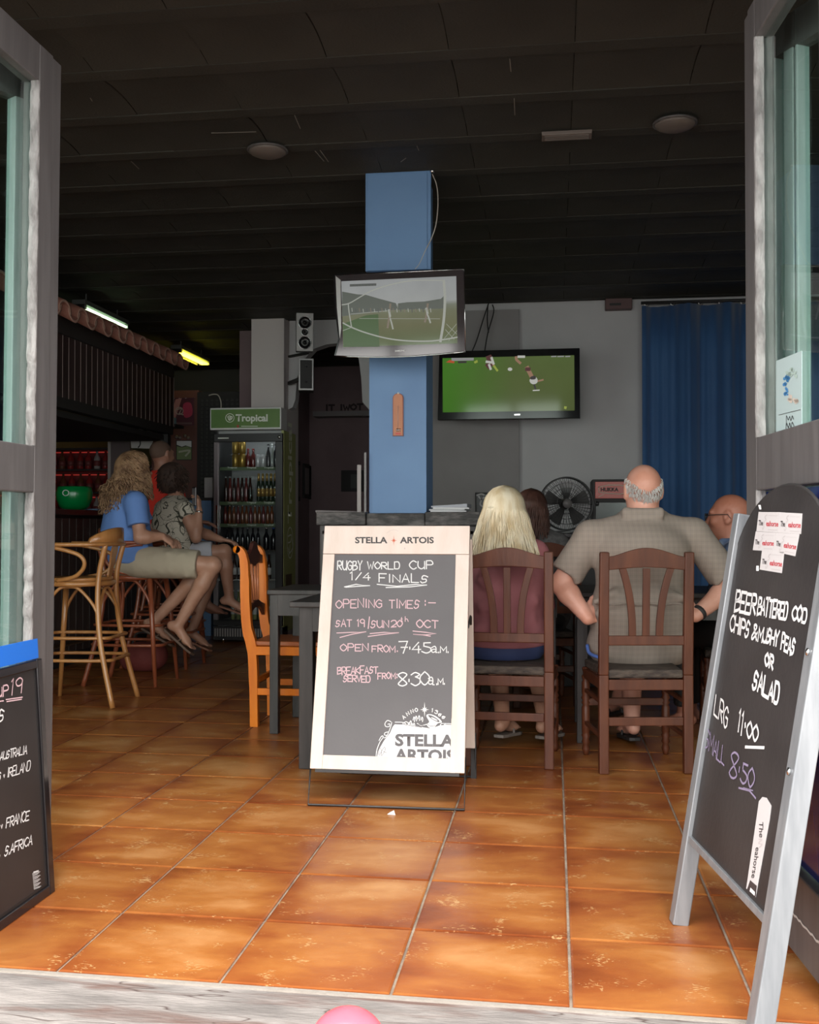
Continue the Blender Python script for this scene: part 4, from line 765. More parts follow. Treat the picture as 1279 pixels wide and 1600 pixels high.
# ================================================================== dining chairs
def turned_leg(m, x, y, h, r=.019):
    pr_ = [(r*.55, 0), (r*.7, .01), (r*1.0, .03), (r*.7, .05), (r*1.05, .06), (r*.8, .075), (r*1.1, .09), (r*.85, .10), (r, .105), (r, .22), (r*.7, .23), (r*1.1, .24), (r*.75, .25), (r*1.12, .262), (r*.8, .275), (r, .285), (r, .335), (r*.7, .345), (r*1.1, .36), (r*.6, .375), (r*.95, .40), (r*.7, h)]
    return m.lathe(pr_, (x, y, 0), 12)
def dining_chair(lab, loc, rz):
    t = thing('dining_chair', lab, 'chair', loc, rz, group='brown slat-backed chairs at the drinkers\' table')
    for s in (-1, 1):
        m = MB(); x = s*.181; m.bar((x, -.19, 0), (x, -.185, .42), .042, .036, up=(0, 1, 0)).bar((x, -.185, .42), (x, -.215, .945), .042, .034, up=(0, 1, 0), w2=.040, d2=.028); m.obj('leg', M_brown, t, bevel=.005)
        turned_leg(MB(), s*.185, .19, .405).obj('leg', M_brown, t)
    n = 14; m = MB(); up = []; lo_ = []
    for k in range(n+1):
        f = k/n; x = -.163+.326*f; up.append((x, .925+.038*math.sin(math.pi*f)**1.5)); lo_.append((x, .868+.012*math.sin(math.pi*f)))
    yb_ = lambda z: -.185-.03*(z-.42)/.525
    m.prism([(x, yb_(z)-.010, z) for x, z in lo_]+[(x, yb_(z)-.010, z) for x, z in reversed(up)], (0, .022, 0)); m.obj('crest_rail', M_brown, t, bevel=.003)
    for s in (-1, 0, 1):
        m = MB(); pts = [(s*(.058+.0*f+.045*f**2.2), .585+(.29)*f) for f in [k/8 for k in range(9)]]; w_ = .0155
        poly_ = [(x-w_, yb_(z)-.006, z) for x, z in pts]+[(x+w_, yb_(z)-.006, z) for x, z in reversed(pts)]; m.prism(poly_, (0, .013, 0)); m.obj('back_slat', M_brown, t, bevel=.002)
    MB().box((-.163, yb_(.57)-.012, .547), (.163, yb_(.57)+.012, .588)).obj('back_rail', M_brown, t, bevel=.004)
    M_seat = mat('woven_rush_seat', (0.03, 0.02, 0.016), 0.7, col2=(0.075, 0.055, 0.042), scale=60, stretch=(.4, 1, 1), bump=.5, bscale=120)
    m = MB(); m.hexa([(-.162, -.19, .405), (.162, -.19, .405), (.19, .20, .405), (-.19, .20, .405), (-.162, -.19, .442), (.162, -.19, .442), (.19, .20, .442), (-.19, .20, .442)]); m.obj('seat', M_seat, t, bevel=.008)
    for a, b in (((-.16, -.187), (.16, -.187)), ((-.185, .19), (.185, .19)), ((-.183, -.19), (-.187, .19)), ((.183, -.19), (.187, .19))): MB().bar((*a, .378), (*b, .378), .022, .045).obj('seat_rail', M_brown, t, bevel=.003)
    for (a, b, z, w_) in (((-.16, -.188), (.16, -.188), .222, .036), ((-.18, .19), (.18, .19), .245, .034), ((-.183, -.18), (-.185, .18), .30, .018), ((.183, -.18), (.185, .18), .30, .018), ((-.183, -.18), (-.185, .18), .15, .018), ((.183, -.18), (.185, .18), .15, .018)):
        MB().bar((*a, z), (*b, z), .018, w_).obj('stretcher', M_brown, t, bevel=.003)
    return t
dining_chair('brown wooden dining chair under the bald man in the checked shirt', (.358, 4.80, 0), math.radians(9))
dining_chair('brown wooden dining chair under the blonde woman, beside the lager board', (-.192, 4.84, 0), math.radians(-3))

# orange chair
oc = thing('orange_chair', 'bright orange wooden chair with curled posts and a dark carved crest', 'chair', (-1.38, 5.60, 0), -math.pi/2)
def opost(x):
    pts = [(-.185, 0), (-.19, .26), (-.20, .42), (-.225, .52), (-.235, .66), (-.238, .80), (-.245, .885), (-.262, .925), (-.283, .935)]; wd = [.021, .023, .027, .025, .024, .022, .020, .019, .018]
    P = spline([(0, a, b) for a, b in pts], 4); m = MB(); n = len(P); up = []; dn = []
    for i, p in enumerate(P):
        t_ = (P[min(i+1, n-1)]-P[max(i-1, 0)]).normalized(); w_ = wd[min(i//4, 8)]; s = V((0, -t_.z, t_.y))*w_; up.append(p+s); dn.append(p-s)
    e = P[-1]; cap = [e+V((0, -.018*math.sin(a), .018*math.cos(a))) for a in (math.pi*.15, math.pi*.5, math.pi*.85)]
    for i in range(n-1): m.prism([(x-.019, q.y, q.z) for q in (up[i], up[i+1], dn[i+1], dn[i])], (.038, 0, 0))
    m.lathe([(0, -.019), (.02, -.019), (.02, .019), (0, .019)], (x, e.y+.002, e.z-.002), 14, axis=(1, 0, 0)); m.obj('leg', M_orange, oc)
opost(-.17); opost(.17)
dk = mat('dark_mahogany', (0.055, 0.018, 0.014), 0.4)
cr = [(-.15, .85), (-.15, .895), (-.10, .905), (-.06, .93), (-.035, .965), (0, .975), (.035, .965), (.06, .93), (.10, .905), (.15, .895), (.15, .85), (.09, .86), (.04, .85), (0, .84), (-.04, .85), (-.09, .86)]
MB().prism([(x, -.255, z) for x, z in cr], (0, .022, 0)).obj('crest_rail', dk, oc, bevel=.003)
lowr = [(-.15, .56), (-.15, .625), (-.08, .64), (-.03, .655), (.03, .655), (.08, .64), (.15, .625), (.15, .56), (.09, .60), (.04, .615), (-.04, .615), (-.09, .60)]
MB().prism([(x, -.24, z) for x, z in lowr], (0, .02, 0)).obj('back_rail', dk, oc, bevel=.003)
for a, b in ((-.085, -.05), (-.025, -.015), (.04, .02), (.10, .06)): MB().tube([(a, -.245, .86), (b, -.232, .645)], .0075, 8).obj('back_spindle', mat('pink_brown_wood', (.5, .17, .075), .3), oc)
MB().hexa([(-.175, -.20, .425), (.175, -.20, .425), (.20, .20, .425), (-.20, .20, .425), (-.175, -.20, .45), (.175, -.20, .45), (.20, .20, .45), (-.20, .20, .45)]).obj('seat', mat('orange_seat', (.33, .085, .02), .4), oc, bevel=.006)
for s in (-1, 1):
    MB().bar((s*.18, .185, 0), (s*.18, .185, .425), .034, .034, up=(0, 1, 0)).obj('leg', M_orange, oc, bevel=.004)
    MB().bar((s*.178, -.18, .40), (s*.182, .185, .40), .02, .046).obj('seat_rail', M_orange, oc, bevel=.003); MB().bar((s*.176, -.18, .185), (s*.18, .185, .185), .018, .036).obj('stretcher', M_orange, oc, bevel=.003)
MB().bar((-.17, -.19, .40), (.17, -.19, .40), .02, .05).obj('seat_rail', M_orange, oc, bevel=.003); MB().bar((-.18, .185, .40), (.18, .185, .40), .02, .046).obj('seat_rail', M_orange, oc, bevel=.003)
MB().bar((-.17, -.18, .24), (.17, -.18, .24), .018, .03).obj('stretcher', M_orange, oc, bevel=.003)

# ================================================================== black tables
def table(lab, x0, y0, x1, y1, h, lw, grp='worn black tables', i=.035):
    t = thing('dining_table', lab, 'table', ((x0+x1)/2, (y0+y1)/2, 0), group=grp); a, b = (x1-x0)/2, (y1-y0)/2
    MB().box((-a, -b, h-.024), (a, b, h)).obj('tabletop', M_darkwood, t, bevel=.004)
    for sx in (-1, 1):
        for sy in (-1, 1):
            x, y = sx*(a-i-lw/2), sy*(b-i-lw/2); MB().box((x-lw/2, y-lw/2, 0), (x+lw/2, y+lw/2, h-.024)).obj('leg', M_darkwood, t, bevel=.003)
        MB().box((sx*(a-i-.005)-.01, -b+i+lw, h-.13), (sx*(a-i-.005)+.01, b-i-lw, h-.024)).obj('apron', M_darkwood, t)
        MB().box((-a+i+lw, sx*(b-i-.005)-.01, h-.13), (a-i-lw, sx*(b-i-.005)+.01, h-.024)).obj('apron', M_darkwood, t)
    return t
table('black wooden table directly behind the lager board', -1.134, 4.46, -.42, 5.16, .728, .062)
table('black wooden table between the orange chair and the half wall', -1.445, 5.225, -.72, 5.77, .732, .045, i=.012)
table('dark table in front of the blonde woman', -.70, 5.18, .045, 5.74, .735, .055)
table('dark table in front of the bald man in the checked shirt', .075, 5.18, .86, 5.86, .735, .055)

# ================================================================== bar stools
def bar_stool(lab, mt, loc, rz, grp='bentwood bar stools along the bar'):
    t = thing('bar_stool', lab, 'stool', loc, rz, group=grp); SZ = .745
    fl_ = [(-.155, .155), (.155, .155)]; m = MB()
    MB().lathe([(0, SZ-.022), (.17, SZ-.022), (.192, SZ-.008), (.190, SZ+.008), (.15, SZ+.002), (0, SZ-.004)], (0, .0, 0), 28).obj('seat', mt, t)
    MB().tube([(.195*math.cos(a), .195*math.sin(a), SZ-.028) for a in [2*math.pi*k/28 for k in range(28)]], .016, 8, closed=True).obj('seat_rim', mt, t)
    for s in (-1, 1):
        MB().tube([(s*.145, .145, SZ-.03), (s*.175, .175, .42), (s*.205, .21, 0)], [.019, .017, .013], 10).obj('leg', mt, t)
        MB().tube(spline([(s*.150, -.215, .955), (s*.145, -.175, .78), (s*.155, -.17, .60), (s*.18, -.20, .35), (s*.215, -.285, 0)], 5), .0165, 10).obj('leg', mt, t)
    # arm rail with raised back panel
    hp = [(-.235, .15), (-.25, .02), (-.235, -.11), (-.17, -.20), (0, -.235), (.17, -.20), (.235, -.11), (.25, .02), (.235, .15)]
    MB().tube(spline([(x, y, .95) for x, y in hp], 6), .021, 10, flat=.62, up=(0, 0, 1)).obj('arm_rail', mt, t)
    bp = MB(); S = spline([(-.215, -.135, 0), (-.17, -.19, 0), (-.09, -.228, 0), (0, -.240, 0), (.09, -.228, 0), (.17, -.19, 0), (.215, -.135, 0)], 4); n = len(S); vs = []
    for i, p in enumerate(S):
        f = i/(n-1); hh = .955+.095*math.sin(math.pi*f)**.55
        for dy, z in ((.009, .94), (.009, hh), (-.009, hh), (-.009, .94)): vs.append((p.x, p.y+dy, z))
    bp.add(vs, [(4*i+j, 4*i+(j+1) % 4, 4*i+4+(j+1) % 4, 4*i+4+j) for i in range(n-1) for j in range(4)]+[(0, 1, 2, 3), (4*n-1, 4*n-2, 4*n-3, 4*n-4)], 0, True); bp.obj('back_panel', mt, t)
    sp_ = MB(); pts = [(.035, .95), (.045, .90), (.032, .84), (.028, .76), (.016, .735)]
    sp_.prism([(-a, -.225+.04*(.95-z)/.2, z) for a, z in pts]+[(a, -.225+.04*(.95-z)/.2, z) for a, z in reversed(pts)], (0, .012, 0)); sp_.obj('back_splat', mt, t)
    for s in (-1, 1):
        MB().tube(spline([(s*.235, .13, .94), (s*.243, .05, .93), (s*.245, -.09, .89), (s*.235, -.12, .83), (s*.22, -.06, .765), (s*.195, .06, .738)], 6), .0125, 8).obj('arm_loop', mt, t)
        MB().tube(spline([(s*.178, -.195, .40), (s*.165, -.165, .56), (s*.165, -.07, .68), (s*.16, 0, .70), (s*.165, .07, .68), (s*.168, .150, .56), (s*.176, .172, .42)], 5), .010, 8).obj('arched_brace', mt, t)
    MB().tube(spline([(-.175, -.19, .40), (-.13, -.175, .58), (0, -.165, .695), (.13, -.175, .58), (.175, -.19, .40)], 5), .010, 8).obj('arched_brace', mt, t)
    for z in (.27, .40):
        k = 1+(.40-z)*.45; P = [(-.17*k, .185*k), (-.17*k, -.20*k), (-.06*k, -.235*k), (.06*k, -.235*k), (.17*k, -.20*k), (.17*k, .185*k), (0, .20*k)]
        MB().tube(spline([(x, y, z) for x, y in P], 4, True), .0105, 8, closed=True).obj('footrail', mt, t)
    return t
bar_stool('honey-coloured empty bentwood bar stool facing the bar, nearest the left door', M_stoolA, (-2.83, 6.05, 0), math.radians(93))
bar_stool('red-brown bentwood bar stool under the woman in the blue shirt', M_stoolB, (-2.80, 6.86, 0), math.radians(-90))
bar_stool('red-brown bentwood bar stool under the woman in the patterned blouse', M_stoolB, (-2.90, 7.72, 0), math.radians(-90))
bar_stool('dark red bentwood bar stool under the man in the red shirt', M_stoolB, (-3.13, 8.42, 0), math.radians(-90))
# ================================================================== televisions
def quadp(pl, pts, off): return [pl.px(*p, off) for p in pts]
def screen_mat(name, stops, es=0.55, rough=0.08, axis=1):
    """stops along the picture's height; a lit picture"""
    m = bpy.data.materials.new(name); m.use_nodes = True; nt = m.node_tree; N = nt.nodes; L = nt.links; b = N['Principled BSDF']
    tc = N.new('ShaderNodeTexCoord'); sp = N.new('ShaderNodeSeparateXYZ'); L.new(tc.outputs['Generated'], sp.inputs[0]); r = N.new('ShaderNodeValToRGB')
    e = r.color_ramp.elements; e[0].position = stops[0][0]; e[0].color = (*stops[0][1], 1); e[1].position = stops[-1][0]; e[1].color = (*stops[-1][1], 1)
    for p, c in stops[1:-1]: k = e.new(p); k.color = (*c, 1)
    L.new(sp.outputs[axis], r.inputs[0]); n = N.new('ShaderNodeTexNoise'); n.inputs['Scale'].default_value = 6; n.inputs['Detail'].default_value = 5; L.new(tc.outputs['Object'], n.inputs['Vector'])
    mr = N.new('ShaderNodeMapRange'); mr.inputs['To Min'].default_value = .8; mr.inputs['To Max'].default_value = 1.15; L.new(n.outputs['Fac'], mr.inputs['Value']); mx = N.new('ShaderNodeVectorMath'); mx.operation = 'SCALE'; L.new(r.outputs[0], mx.inputs[0]); L.new(mr.outputs[0], mx.inputs['Scale'])
    b.inputs['Base Color'].default_value = (.01, .01, .01, 1); b.inputs['Roughness'].default_value = rough; L.new(mx.outputs[0], b.inputs['Emission Color']); b.inputs['Emission Strength'].default_value = es; return m
def em(name, c, es=0.5): return mat(name, tuple(x*.05 for x in c), .3, emit=c, es=es)
# television on the pillar
pT = Plane(at(525, 556, Y=5.56), at(725, 551, Y=5.44)-at(525, 556, Y=5.56), (0, -.02, 1)); sT = 1 if pT.n.dot(CO-pT.o) > 0 else -1
tv = thing('television', 'silver-edged television with a pale football pitch picture, on the blue pillar', 'television', world=True)
To = lambda x, y: (515+x/5.814, 410+y/5.814)
out = [To(52, 118), To(1220, 62), To(1232, 812)]+[To(1232-(1232-58)*f, 812+(852-812)*f+26*math.sin(math.pi*f)) for f in [k/10 for k in range(1, 10)]]+[To(58, 852), To(95, 700), To(62, 420)]
MB().prism([pT.px(*p, -sT*.03) for p in out], pT.n*sT*.028).obj('rear_housing', M_gloss_black, tv)
tvm = mat('mirror_bezel', (0.13, 0.11, 0.115), 0.10, 0.75); MB().prism([pT.px(*p, 0) for p in out], pT.n*sT*.012).obj('bezel', tvm, tv, bevel=.003)
tb = MB(); tb.tube([pT.px(*p, sT*.011) for p in [To(58, 852)]+[To(1232-(1232-58)*f, 812+(852-812)*f+26*math.sin(math.pi*f)) for f in [k/10 for k in range(9, 0, -1)]]+[To(1232, 812)]], .0035, 6).tube([pT.px(*To(52, 118), sT*.011), pT.px(*To(1220, 62), sT*.011)], .0025, 6).tube([pT.px(*To(1220, 62), sT*.011), pT.px(*To(1232, 812), sT*.011)], .002, 6)
tb.obj('silver_edge', M_chrome, tv); 
MB().prism([pT.px(*To(*p), sT*.0115) for p in [(54, 125), (100, 160), (105, 600), (92, 690), (66, 410)]], pT.n*sT*.002).obj('silver_cheek', mat('satin_silver', (.4, .38, .37), .35, .6), tv)
scr = [To(105, 172), To(1148, 125), To(1158, 735), To(122, 770)]
sm_ = screen_mat('pale_pitch_picture', [(0, (.10, .125, .06)), (.3, (.14, .14, .08)), (.48, (.15, .155, .10)), (.56, (.17, .18, .14)), (.62, (.30, .31, .30)), (1, (.27, .28, .28))], .75, axis=2)
MB().prism(quadp(pT, scr, sT*.0121), pT.n*sT*.0012).obj('screen', sm_, tv)
OT = sT*.0142; pm = MB(); cT = [em('tv_line', (.42, .43, .38)), em('tv_hill', (.12, .13, .11)), em('tv_player', (.24, .19, .14)), em('tv_green', (.07, .12, .04)), em('tv_dark', (.10, .10, .10)), em('tv_cloud', (.36, .37, .37))]
poly(pm, pT, [To(*c) for c in [(110,490),(112,265),(250,290),(330,295),(450,330),(600,370),(620,430),(480,440),(300,465)]], OT*.98, 1); poly(pm, pT, [To(*c) for c in [(118,560),(330,480),(440,470),(450,765),(125,768)]], OT*.99, 3)
poly(pm, pT, [To(*c) for c in [(620,372),(700,362),(860,355),(1010,330),(1040,300),(1040,420),(620,430)]], OT*.98, 1)
for pts, wd in (([(112,385),(180,370),(300,300),(400,250),(560,200),(760,165),(1030,165)], .006), ([(168,378),(175,450),(198,590)], .006), ([(120,550),(198,590),(330,640),(520,690),(700,712),(900,715),(1040,700),(1155,680)], .007), ([(1035,170),(1045,330),(1035,520),(1005,715)], .014), ([(190,470),(520,440)], .003), ([(270,510),(1000,512)], .002), ([(120,620),(198,590)], .003), ([(1060,560),(1150,650)], .002), ([(1050,610),(1130,700)], .002), ([(1150,560),(1040,690)], .002), ([(1155,620),(1080,710)], .002)): line(pm, pT, [To(*c) for c in pts], wd, OT, 0, len(pts) > 2)
for cx, cy, h in ((545, 500, 120), (885, 470, 90)):
    line(pm, pT, [To(cx+5, cy-h), To(cx, cy-h*.6), To(cx-6, cy), To(cx-20, cy+h*.75)], .011, OT, 2, True); line(pm, pT, [To(cx, cy), To(cx+15, cy+h*.4), To(cx+28, cy+h*.85)], .008, OT, 0, True); line(pm, pT, [To(cx-8, cy-h*.55), To(cx+2, cy-h*.1)], .012, OT*1.01, 0)
for k in range(22): line(pm, pT, [To(200+k*34, 415+(k*7) % 11), To(204+k*34, 445+(k*5) % 9)], .004, OT*1.01, (0, 4, 2)[k % 3])
poly(pm, pT, [To(*c) for c in [(182,198),(422,190),(422,212),(182,220)]], OT, 4)
for k in range(8): poly(pm, pT, [To(190+k*29, 200), To(190+k*29+18, 200), To(190+k*29+18, 212), To(190+k*29, 212)], OT*1.02, 1)
pm.obj('picture', cT, tv)['kind'] = 'stuff'; printed('maker_name', 'SAMSUNG', pT, To(592, 812), To(682, 808), 2.4, M_white, tv, .03, sT*.0135)
MB().bar((-.87, 5.62, 2.2), (-.87, 5.835, 2.2), .12, .16).bar((-.87, 5.58, 2.2), (-.87, 5.66, 2.2), .26, .30).obj('wall_bracket', M_black, tv)
# television on the back wall
q0, q1 = at(686, 657, Y=9.02), at(905, 654, Y=8.78); pW = Plane(q0, q1-q0, (0, -.03, 1)); sW = 1 if pW.n.dot(CO-pW.o) > 0 else -1
tv = thing('television', 'wide black television showing rugby on green grass, on the back wall', 'television', world=True)
Tw = lambda x, y: (670+x/5.116, 530+y/5.116)
MB().prism(quadp(pW, [Tw(88, 100), Tw(1195, 72), Tw(1200, 632), Tw(75, 648)], 0), pW.n*sW*(-.05)).obj('rear_housing', M_black, tv)
MB().prism(quadp(pW, [Tw(85, 100), Tw(1205, 72), Tw(1205, 632), Tw(72, 648)], 0), pW.n*sW*.015).obj('bezel', M_gloss_black, tv, bevel=.005)
gm = screen_mat('green_pitch_picture', [(0, (.055, .10, .018)), (.5, (.075, .13, .03)), (1, (.075, .15, .035))], .62, axis=2)
N = gm.node_tree.nodes; L = gm.node_tree.links; tc = N.new('ShaderNodeTexCoord'); spx = N.new('ShaderNodeSeparateXYZ'); L.new(tc.outputs['Generated'], spx.inputs[0]); rr = N.new('ShaderNodeValToRGB'); rr.color_ramp.elements[0].color = (.045, .22, .012, 1); rr.color_ramp.elements[1].color = (.11, .12, .05, 1); rr.color_ramp.elements[1].position = .55; L.new(spx.outputs[0], rr.inputs[0]); mxx = N.new('ShaderNodeMix'); mxx.data_type = 'RGBA'; mxx.inputs['Factor'].default_value = .55
bs = N['Principled BSDF']; src = bs.inputs['Emission Color'].links[0].from_socket; L.new(src, mxx.inputs['A']); L.new(rr.outputs[0], mxx.inputs['B']); L.new(mxx.outputs['Result'], bs.inputs['Emission Color'])
MB().prism(quadp(pW, [Tw(108, 152), Tw(1160, 128), Tw(1163, 570), Tw(110, 585)], sW*.0151), pW.n*sW*.001).obj('screen', gm, tv)
OWW = sW*.018; pm = MB(); cW = [em('rugby_white', (.60, .60, .55)), em('rugby_maroon', (.10, .03, .03)), em('rugby_skin', (.36, .20, .12)), em('rugby_grey', (.33, .33, .33)), em('rugby_red', (.55, .10, .03)), em('rugby_dark', (.04, .03, .03)), em('rugby_yellow', (.35, .42, .06))]
poly(pm, pW, [Tw(*c) for c in [(178,150),(358,148),(356,170),(180,174)]], OWW, 3); poly(pm, pW, [Tw(*c) for c in [(135,185),(165,165),(205,178),(200,192)]], OWW, 4); poly(pm, pW, [Tw(*c) for c in [(230,176),(300,174),(300,190),(232,192)]], OWW, 5); poly(pm, pW, [Tw(*c) for c in [(358,180),(385,165),(390,185),(365,195)]], OWW, 6)
for x, y0, y1, i in ((480, 148, 212, 1),): line(pm, pW, [Tw(x, y0), Tw(x+12, y1-20), Tw(x-5, y1)], .05, OWW, 1, True)
line(pm, pW, [Tw(500, 150), Tw(515, 195)], .02, OWW*1.02, 0); line(pm, pW, [Tw(460, 180), Tw(495, 185)], .02, OWW*1.02, 0); line(pm, pW, [Tw(480, 205), Tw(492, 238)], .02, OWW*1.02, 0); line(pm, pW, [Tw(520, 215), Tw(545, 250)], .018, OWW*1.02, 6); line(pm, pW, [Tw(505, 190), Tw(530, 230)], .016, OWW*1.01, 2)
poly(pm, pW, [Tw(628+19+19*math.cos(a), 240+14*math.sin(a)) for a in [k*math.pi/5 for k in range(10)]], OWW, 0)
line(pm, pW, [Tw(695, 145), Tw(700, 165), Tw(728, 190)], .022, OWW, 2, True); line(pm, pW, [Tw(715, 140), Tw(760, 140)], .02, OWW*1.01, 0)
line(pm, pW, [Tw(785, 230), Tw(800, 260), Tw(815, 290)], .035, OWW, 2, True); line(pm, pW, [Tw(780, 240), Tw(800, 240)], .03, OWW*1.01, 1); poly(pm, pW, [Tw(*c) for c in [(806,320),(845,300),(866,320),(862,350),(830,360),(808,345)]], OWW*1.02, 0, True); poly(pm, pW, [Tw(*c) for c in [(808,305),(835,292),(852,298),(850,318),(815,322)]], OWW*1.04, 5, True); line(pm, pW, [Tw(868, 335), Tw(910, 325)], .014, OWW, 2); line(pm, pW, [Tw(832, 410), Tw(880, 407)], .01, OWW, 0); line(pm, pW, [Tw(840, 365), Tw(850, 395)], .015, OWW, 5)
for a, b in ((975, 1018), (1025, 1078), (1088, 1128)): poly(pm, pW, [Tw(a, 134), Tw(b, 132), Tw(b, 142), Tw(a, 144)], OWW, 3)
poly(pm, pW, [Tw(*c) for c in [(1080,535),(1102,538),(1096,560),(1078,556)]], OWW, 6); pm.obj('picture', cW, tv)['kind'] = 'stuff'
m = MB(); poly(m, pW, [Tw(680, 598), Tw(728, 596), Tw(728, 608), Tw(682, 610)], sW*.0165); m.obj('silver_badge', M_chrome, tv)
MB().bar((-.72, 9.0, 2.25), (-.85, 9.36, 2.25), .05, .05).bar((-.95, 9.04, 2.0), (-.95, 9.04, 2.45), .04, .03).box((-.90, 9.345, 2.1), (-.80, 9.36, 2.4)).obj('wall_bracket', M_black, tv)
wr_ = thing('television_cables', 'two thin black cables hanging from the ceiling to the back wall television', 'cable', world=True)
for pts in ([(763,474),(755,498),(745,530),(736,552)], [(769,476),(771,488),(762,520),(757,549)], [(762,476),(761,500),(763,520)]): MB().tube(spline([at(a, b, Y=9.28) for a, b in pts], 5), .006, 6).obj('cable', M_wire, wr_)
al = thing('alarm_box', 'small plum-coloured box high on the back wall at the ceiling', 'alarm', tuple(at(966, 484, Y=9.36)))
MB().box((-.115, -.04, 0), (.115, .055, .10)).obj('box_body', mat('plum_plastic', (.12, .06, .06), .5), al, bevel=.006); MB().box((-.08, -.046, .03), (.02, -.04, .05)).obj('vent_slot', M_black, al)

# ================================================================== speakers
def speaker(lab, c, fwd, w_, h, d, front, body, drivers, edge=None):
    t = thing('loudspeaker', lab, 'loudspeaker', c); R = frame(fwd, (0, 0, 1)); X, Y, Z = (R@V(k) for k in ((1,0,0), (0,1,0), (0,0,1)))
    def bx_(x0, x1, y0, y1, z0, z1): return MB().hexa([X*x+Y*y+Z*z for x, y, z in ((x0,y0,z0),(x1,y0,z0),(x1,y1,z0),(x0,y1,z0),(x0,y0,z1),(x1,y0,z1),(x1,y1,z1),(x0,y1,z1))])
    bx_(-w_/2, w_/2, -d, -.01, -h/2, h/2).obj('cabinet', body, t, bevel=.006)
    bx_(-w_/2, w_/2, -.01, .004, -h/2, h/2).obj('front_baffle', front, t, bevel=.004)
    if edge: bx_(-w_/2+.014, w_/2-.014, .004, .008, -h/2+.016, h/2-.016).obj('grille', M_black, t)
    for z, r in drivers: 
        dr = MB().lathe([(r, 0), (r, .008), (r*.86, .010), (r*.8, .003), (r*.35, -.002 if not edge else .004), (r*.25, .006), (0, .008)], Y*(.004 if not edge else .009)+Z*z, 20, axis=Y).obj('driver', M_gloss_black, t)
        if not edge: MB().tube([Y*.014+Z*z+X*r*math.cos(a)+Z*r*math.sin(a) for a in [k*math.pi/10 for k in range(20)]], .003, 6, closed=True).obj('driver_ring', M_chrome, dr)
    return t, X, Y, Z
t, X, Y, Z = speaker('silver-fronted loudspeaker with two round cones, on the pale pier', at(476, 519, Y=9.35), (.28, -1, -.08), .155, .345, .15, mat('silver_speaker', (.36, .35, .34), .4, .2), mat('speaker_side', (.30, .29, .29), .5), ((.085, .058), (-.095, .058), (0, .032)))
MB().bar((0, .12, -.17), (-.22, .30, -.17), .03, .02).obj('wall_bracket', M_black, t)
t, X, Y, Z = speaker('black loudspeaker with a silver rim below the other speaker', at(478, 585, Y=9.30), (.22, -1, .03), .135, .29, .16, mat('silver_rim', (.55, .55, .55), .3, .6), M_black, ((.07, .012), (-.07, .012)), True)
MB().bar((-.04, .15, 0), (-.30, .56, 0), .03, .03).obj('wall_bracket', M_black, t)

# ================================================================== drinks fridge
fx0, fx1, fy0, fy1, fzt = -3.06, -2.42, 9.27, 9.76, 1.93
fg = thing('drinks_fridge', 'tall drinks fridge with a green illuminated sign and glass door', 'fridge', ((fx0+fx1)/2, 9.5, 0), world=True)
M_green = mat('fridge_green', (0.34, 0.37, 0.13), 0.5, col2=(.39, .42, .16), scale=4); M_gsign = mat('sign_green', (0.03, 0.075, 0.012), 0.35, col2=(.07, .13, .02), scale=3, emit=(.03, .06, .012), es=.35)
M_fblk = mat('fridge_black', (.02, .018, .02), .35); M_fin = mat('fridge_liner', (.35, .36, .36), .4); M_logo = mat('fridge_logo', (.80, .82, .75), .5); M_gd = mat('fridge_door_metal', (.20, .17, .18), .35, .4)
MB().box((fx1-.025, fy0+.05, .10), (fx1, fy1, fzt)).obj('side_panel', M_green, fg, bevel=.004); MB().box((fx0, fy0+.05, .10), (fx0+.025, fy1, fzt)).obj('side_panel', M_fblk, fg, bevel=.004)
MB().box((fx0+.025, fy1-.03, .10), (fx1-.025, fy1, fzt)).box((fx0+.025, fy0+.06, .10), (fx1-.025, fy1-.03, .20)).box((fx0+.025, fy0+.06, fzt-.04), (fx1-.025, fy1-.03, fzt)).obj('liner', M_fin, fg)
MB().box((fx0+.025, fy0+.045, .20), (fx1-.025, fy0+.06, .21)).obj('sill', M_fblk, fg)
# canopy sign
sx0, sx1 = fx0-.035, fx1-.01
MB().box((sx0, fy0-.01, 1.935), (sx1, fy0+.20, 2.135)).obj('sign_box', M_white, fg, bevel=.006); MB().box((sx0+.012, fy0-.014, 1.952), (sx1-.012, fy0-.009, 2.12)).obj('sign_face', M_gsign, fg)
pF = Plane((0, fy0-.014, 0), (1, 0, 0), (0, 0, 1)); eF = -.001 if pF.n.y > 0 else .001
printed('sign_name', 'Tropical', pF, (368, 658), (418, 658), 10.5, M_logo, fg, .035, eF)
def roundel(m, pl, cx, cy, r, off, sy=1.0):
    ring = lambda rr: [(cx+rr*math.cos(a), cy+rr*sy*math.sin(a)) for a in [k*math.pi/10 for k in range(21)]]
    line(m, pl, ring(r), .006, off); 
    for pts in ([(-.5,-.3),(-.1,-.5),(.1,-.2),(-.2,0),(-.5,-.1)], [(.1,-.4),(.5,-.3),(.5,.1),(.2,.4),(-.1,.55),(0,.2),(.3,0)], [(-.4,.2),(-.2,.5)]): line(m, pl, [(cx+a*r, cy+b*r*sy) for a, b in pts], .008, off, 0, True)
m = MB(); roundel(m, pF, 359, 653, 6.6, eF); m.obj('roundel', M_logo, fg); m = MB(); line(m, pF, [(377, 666), (402, 666)], .006, eF); m.obj('small_caption', M_logo, fg); m = MB(); poly(m, pF, [(370,664),(373,664),(373,668),(370,668)], eF); m.obj('red_mark', M_red, fg)
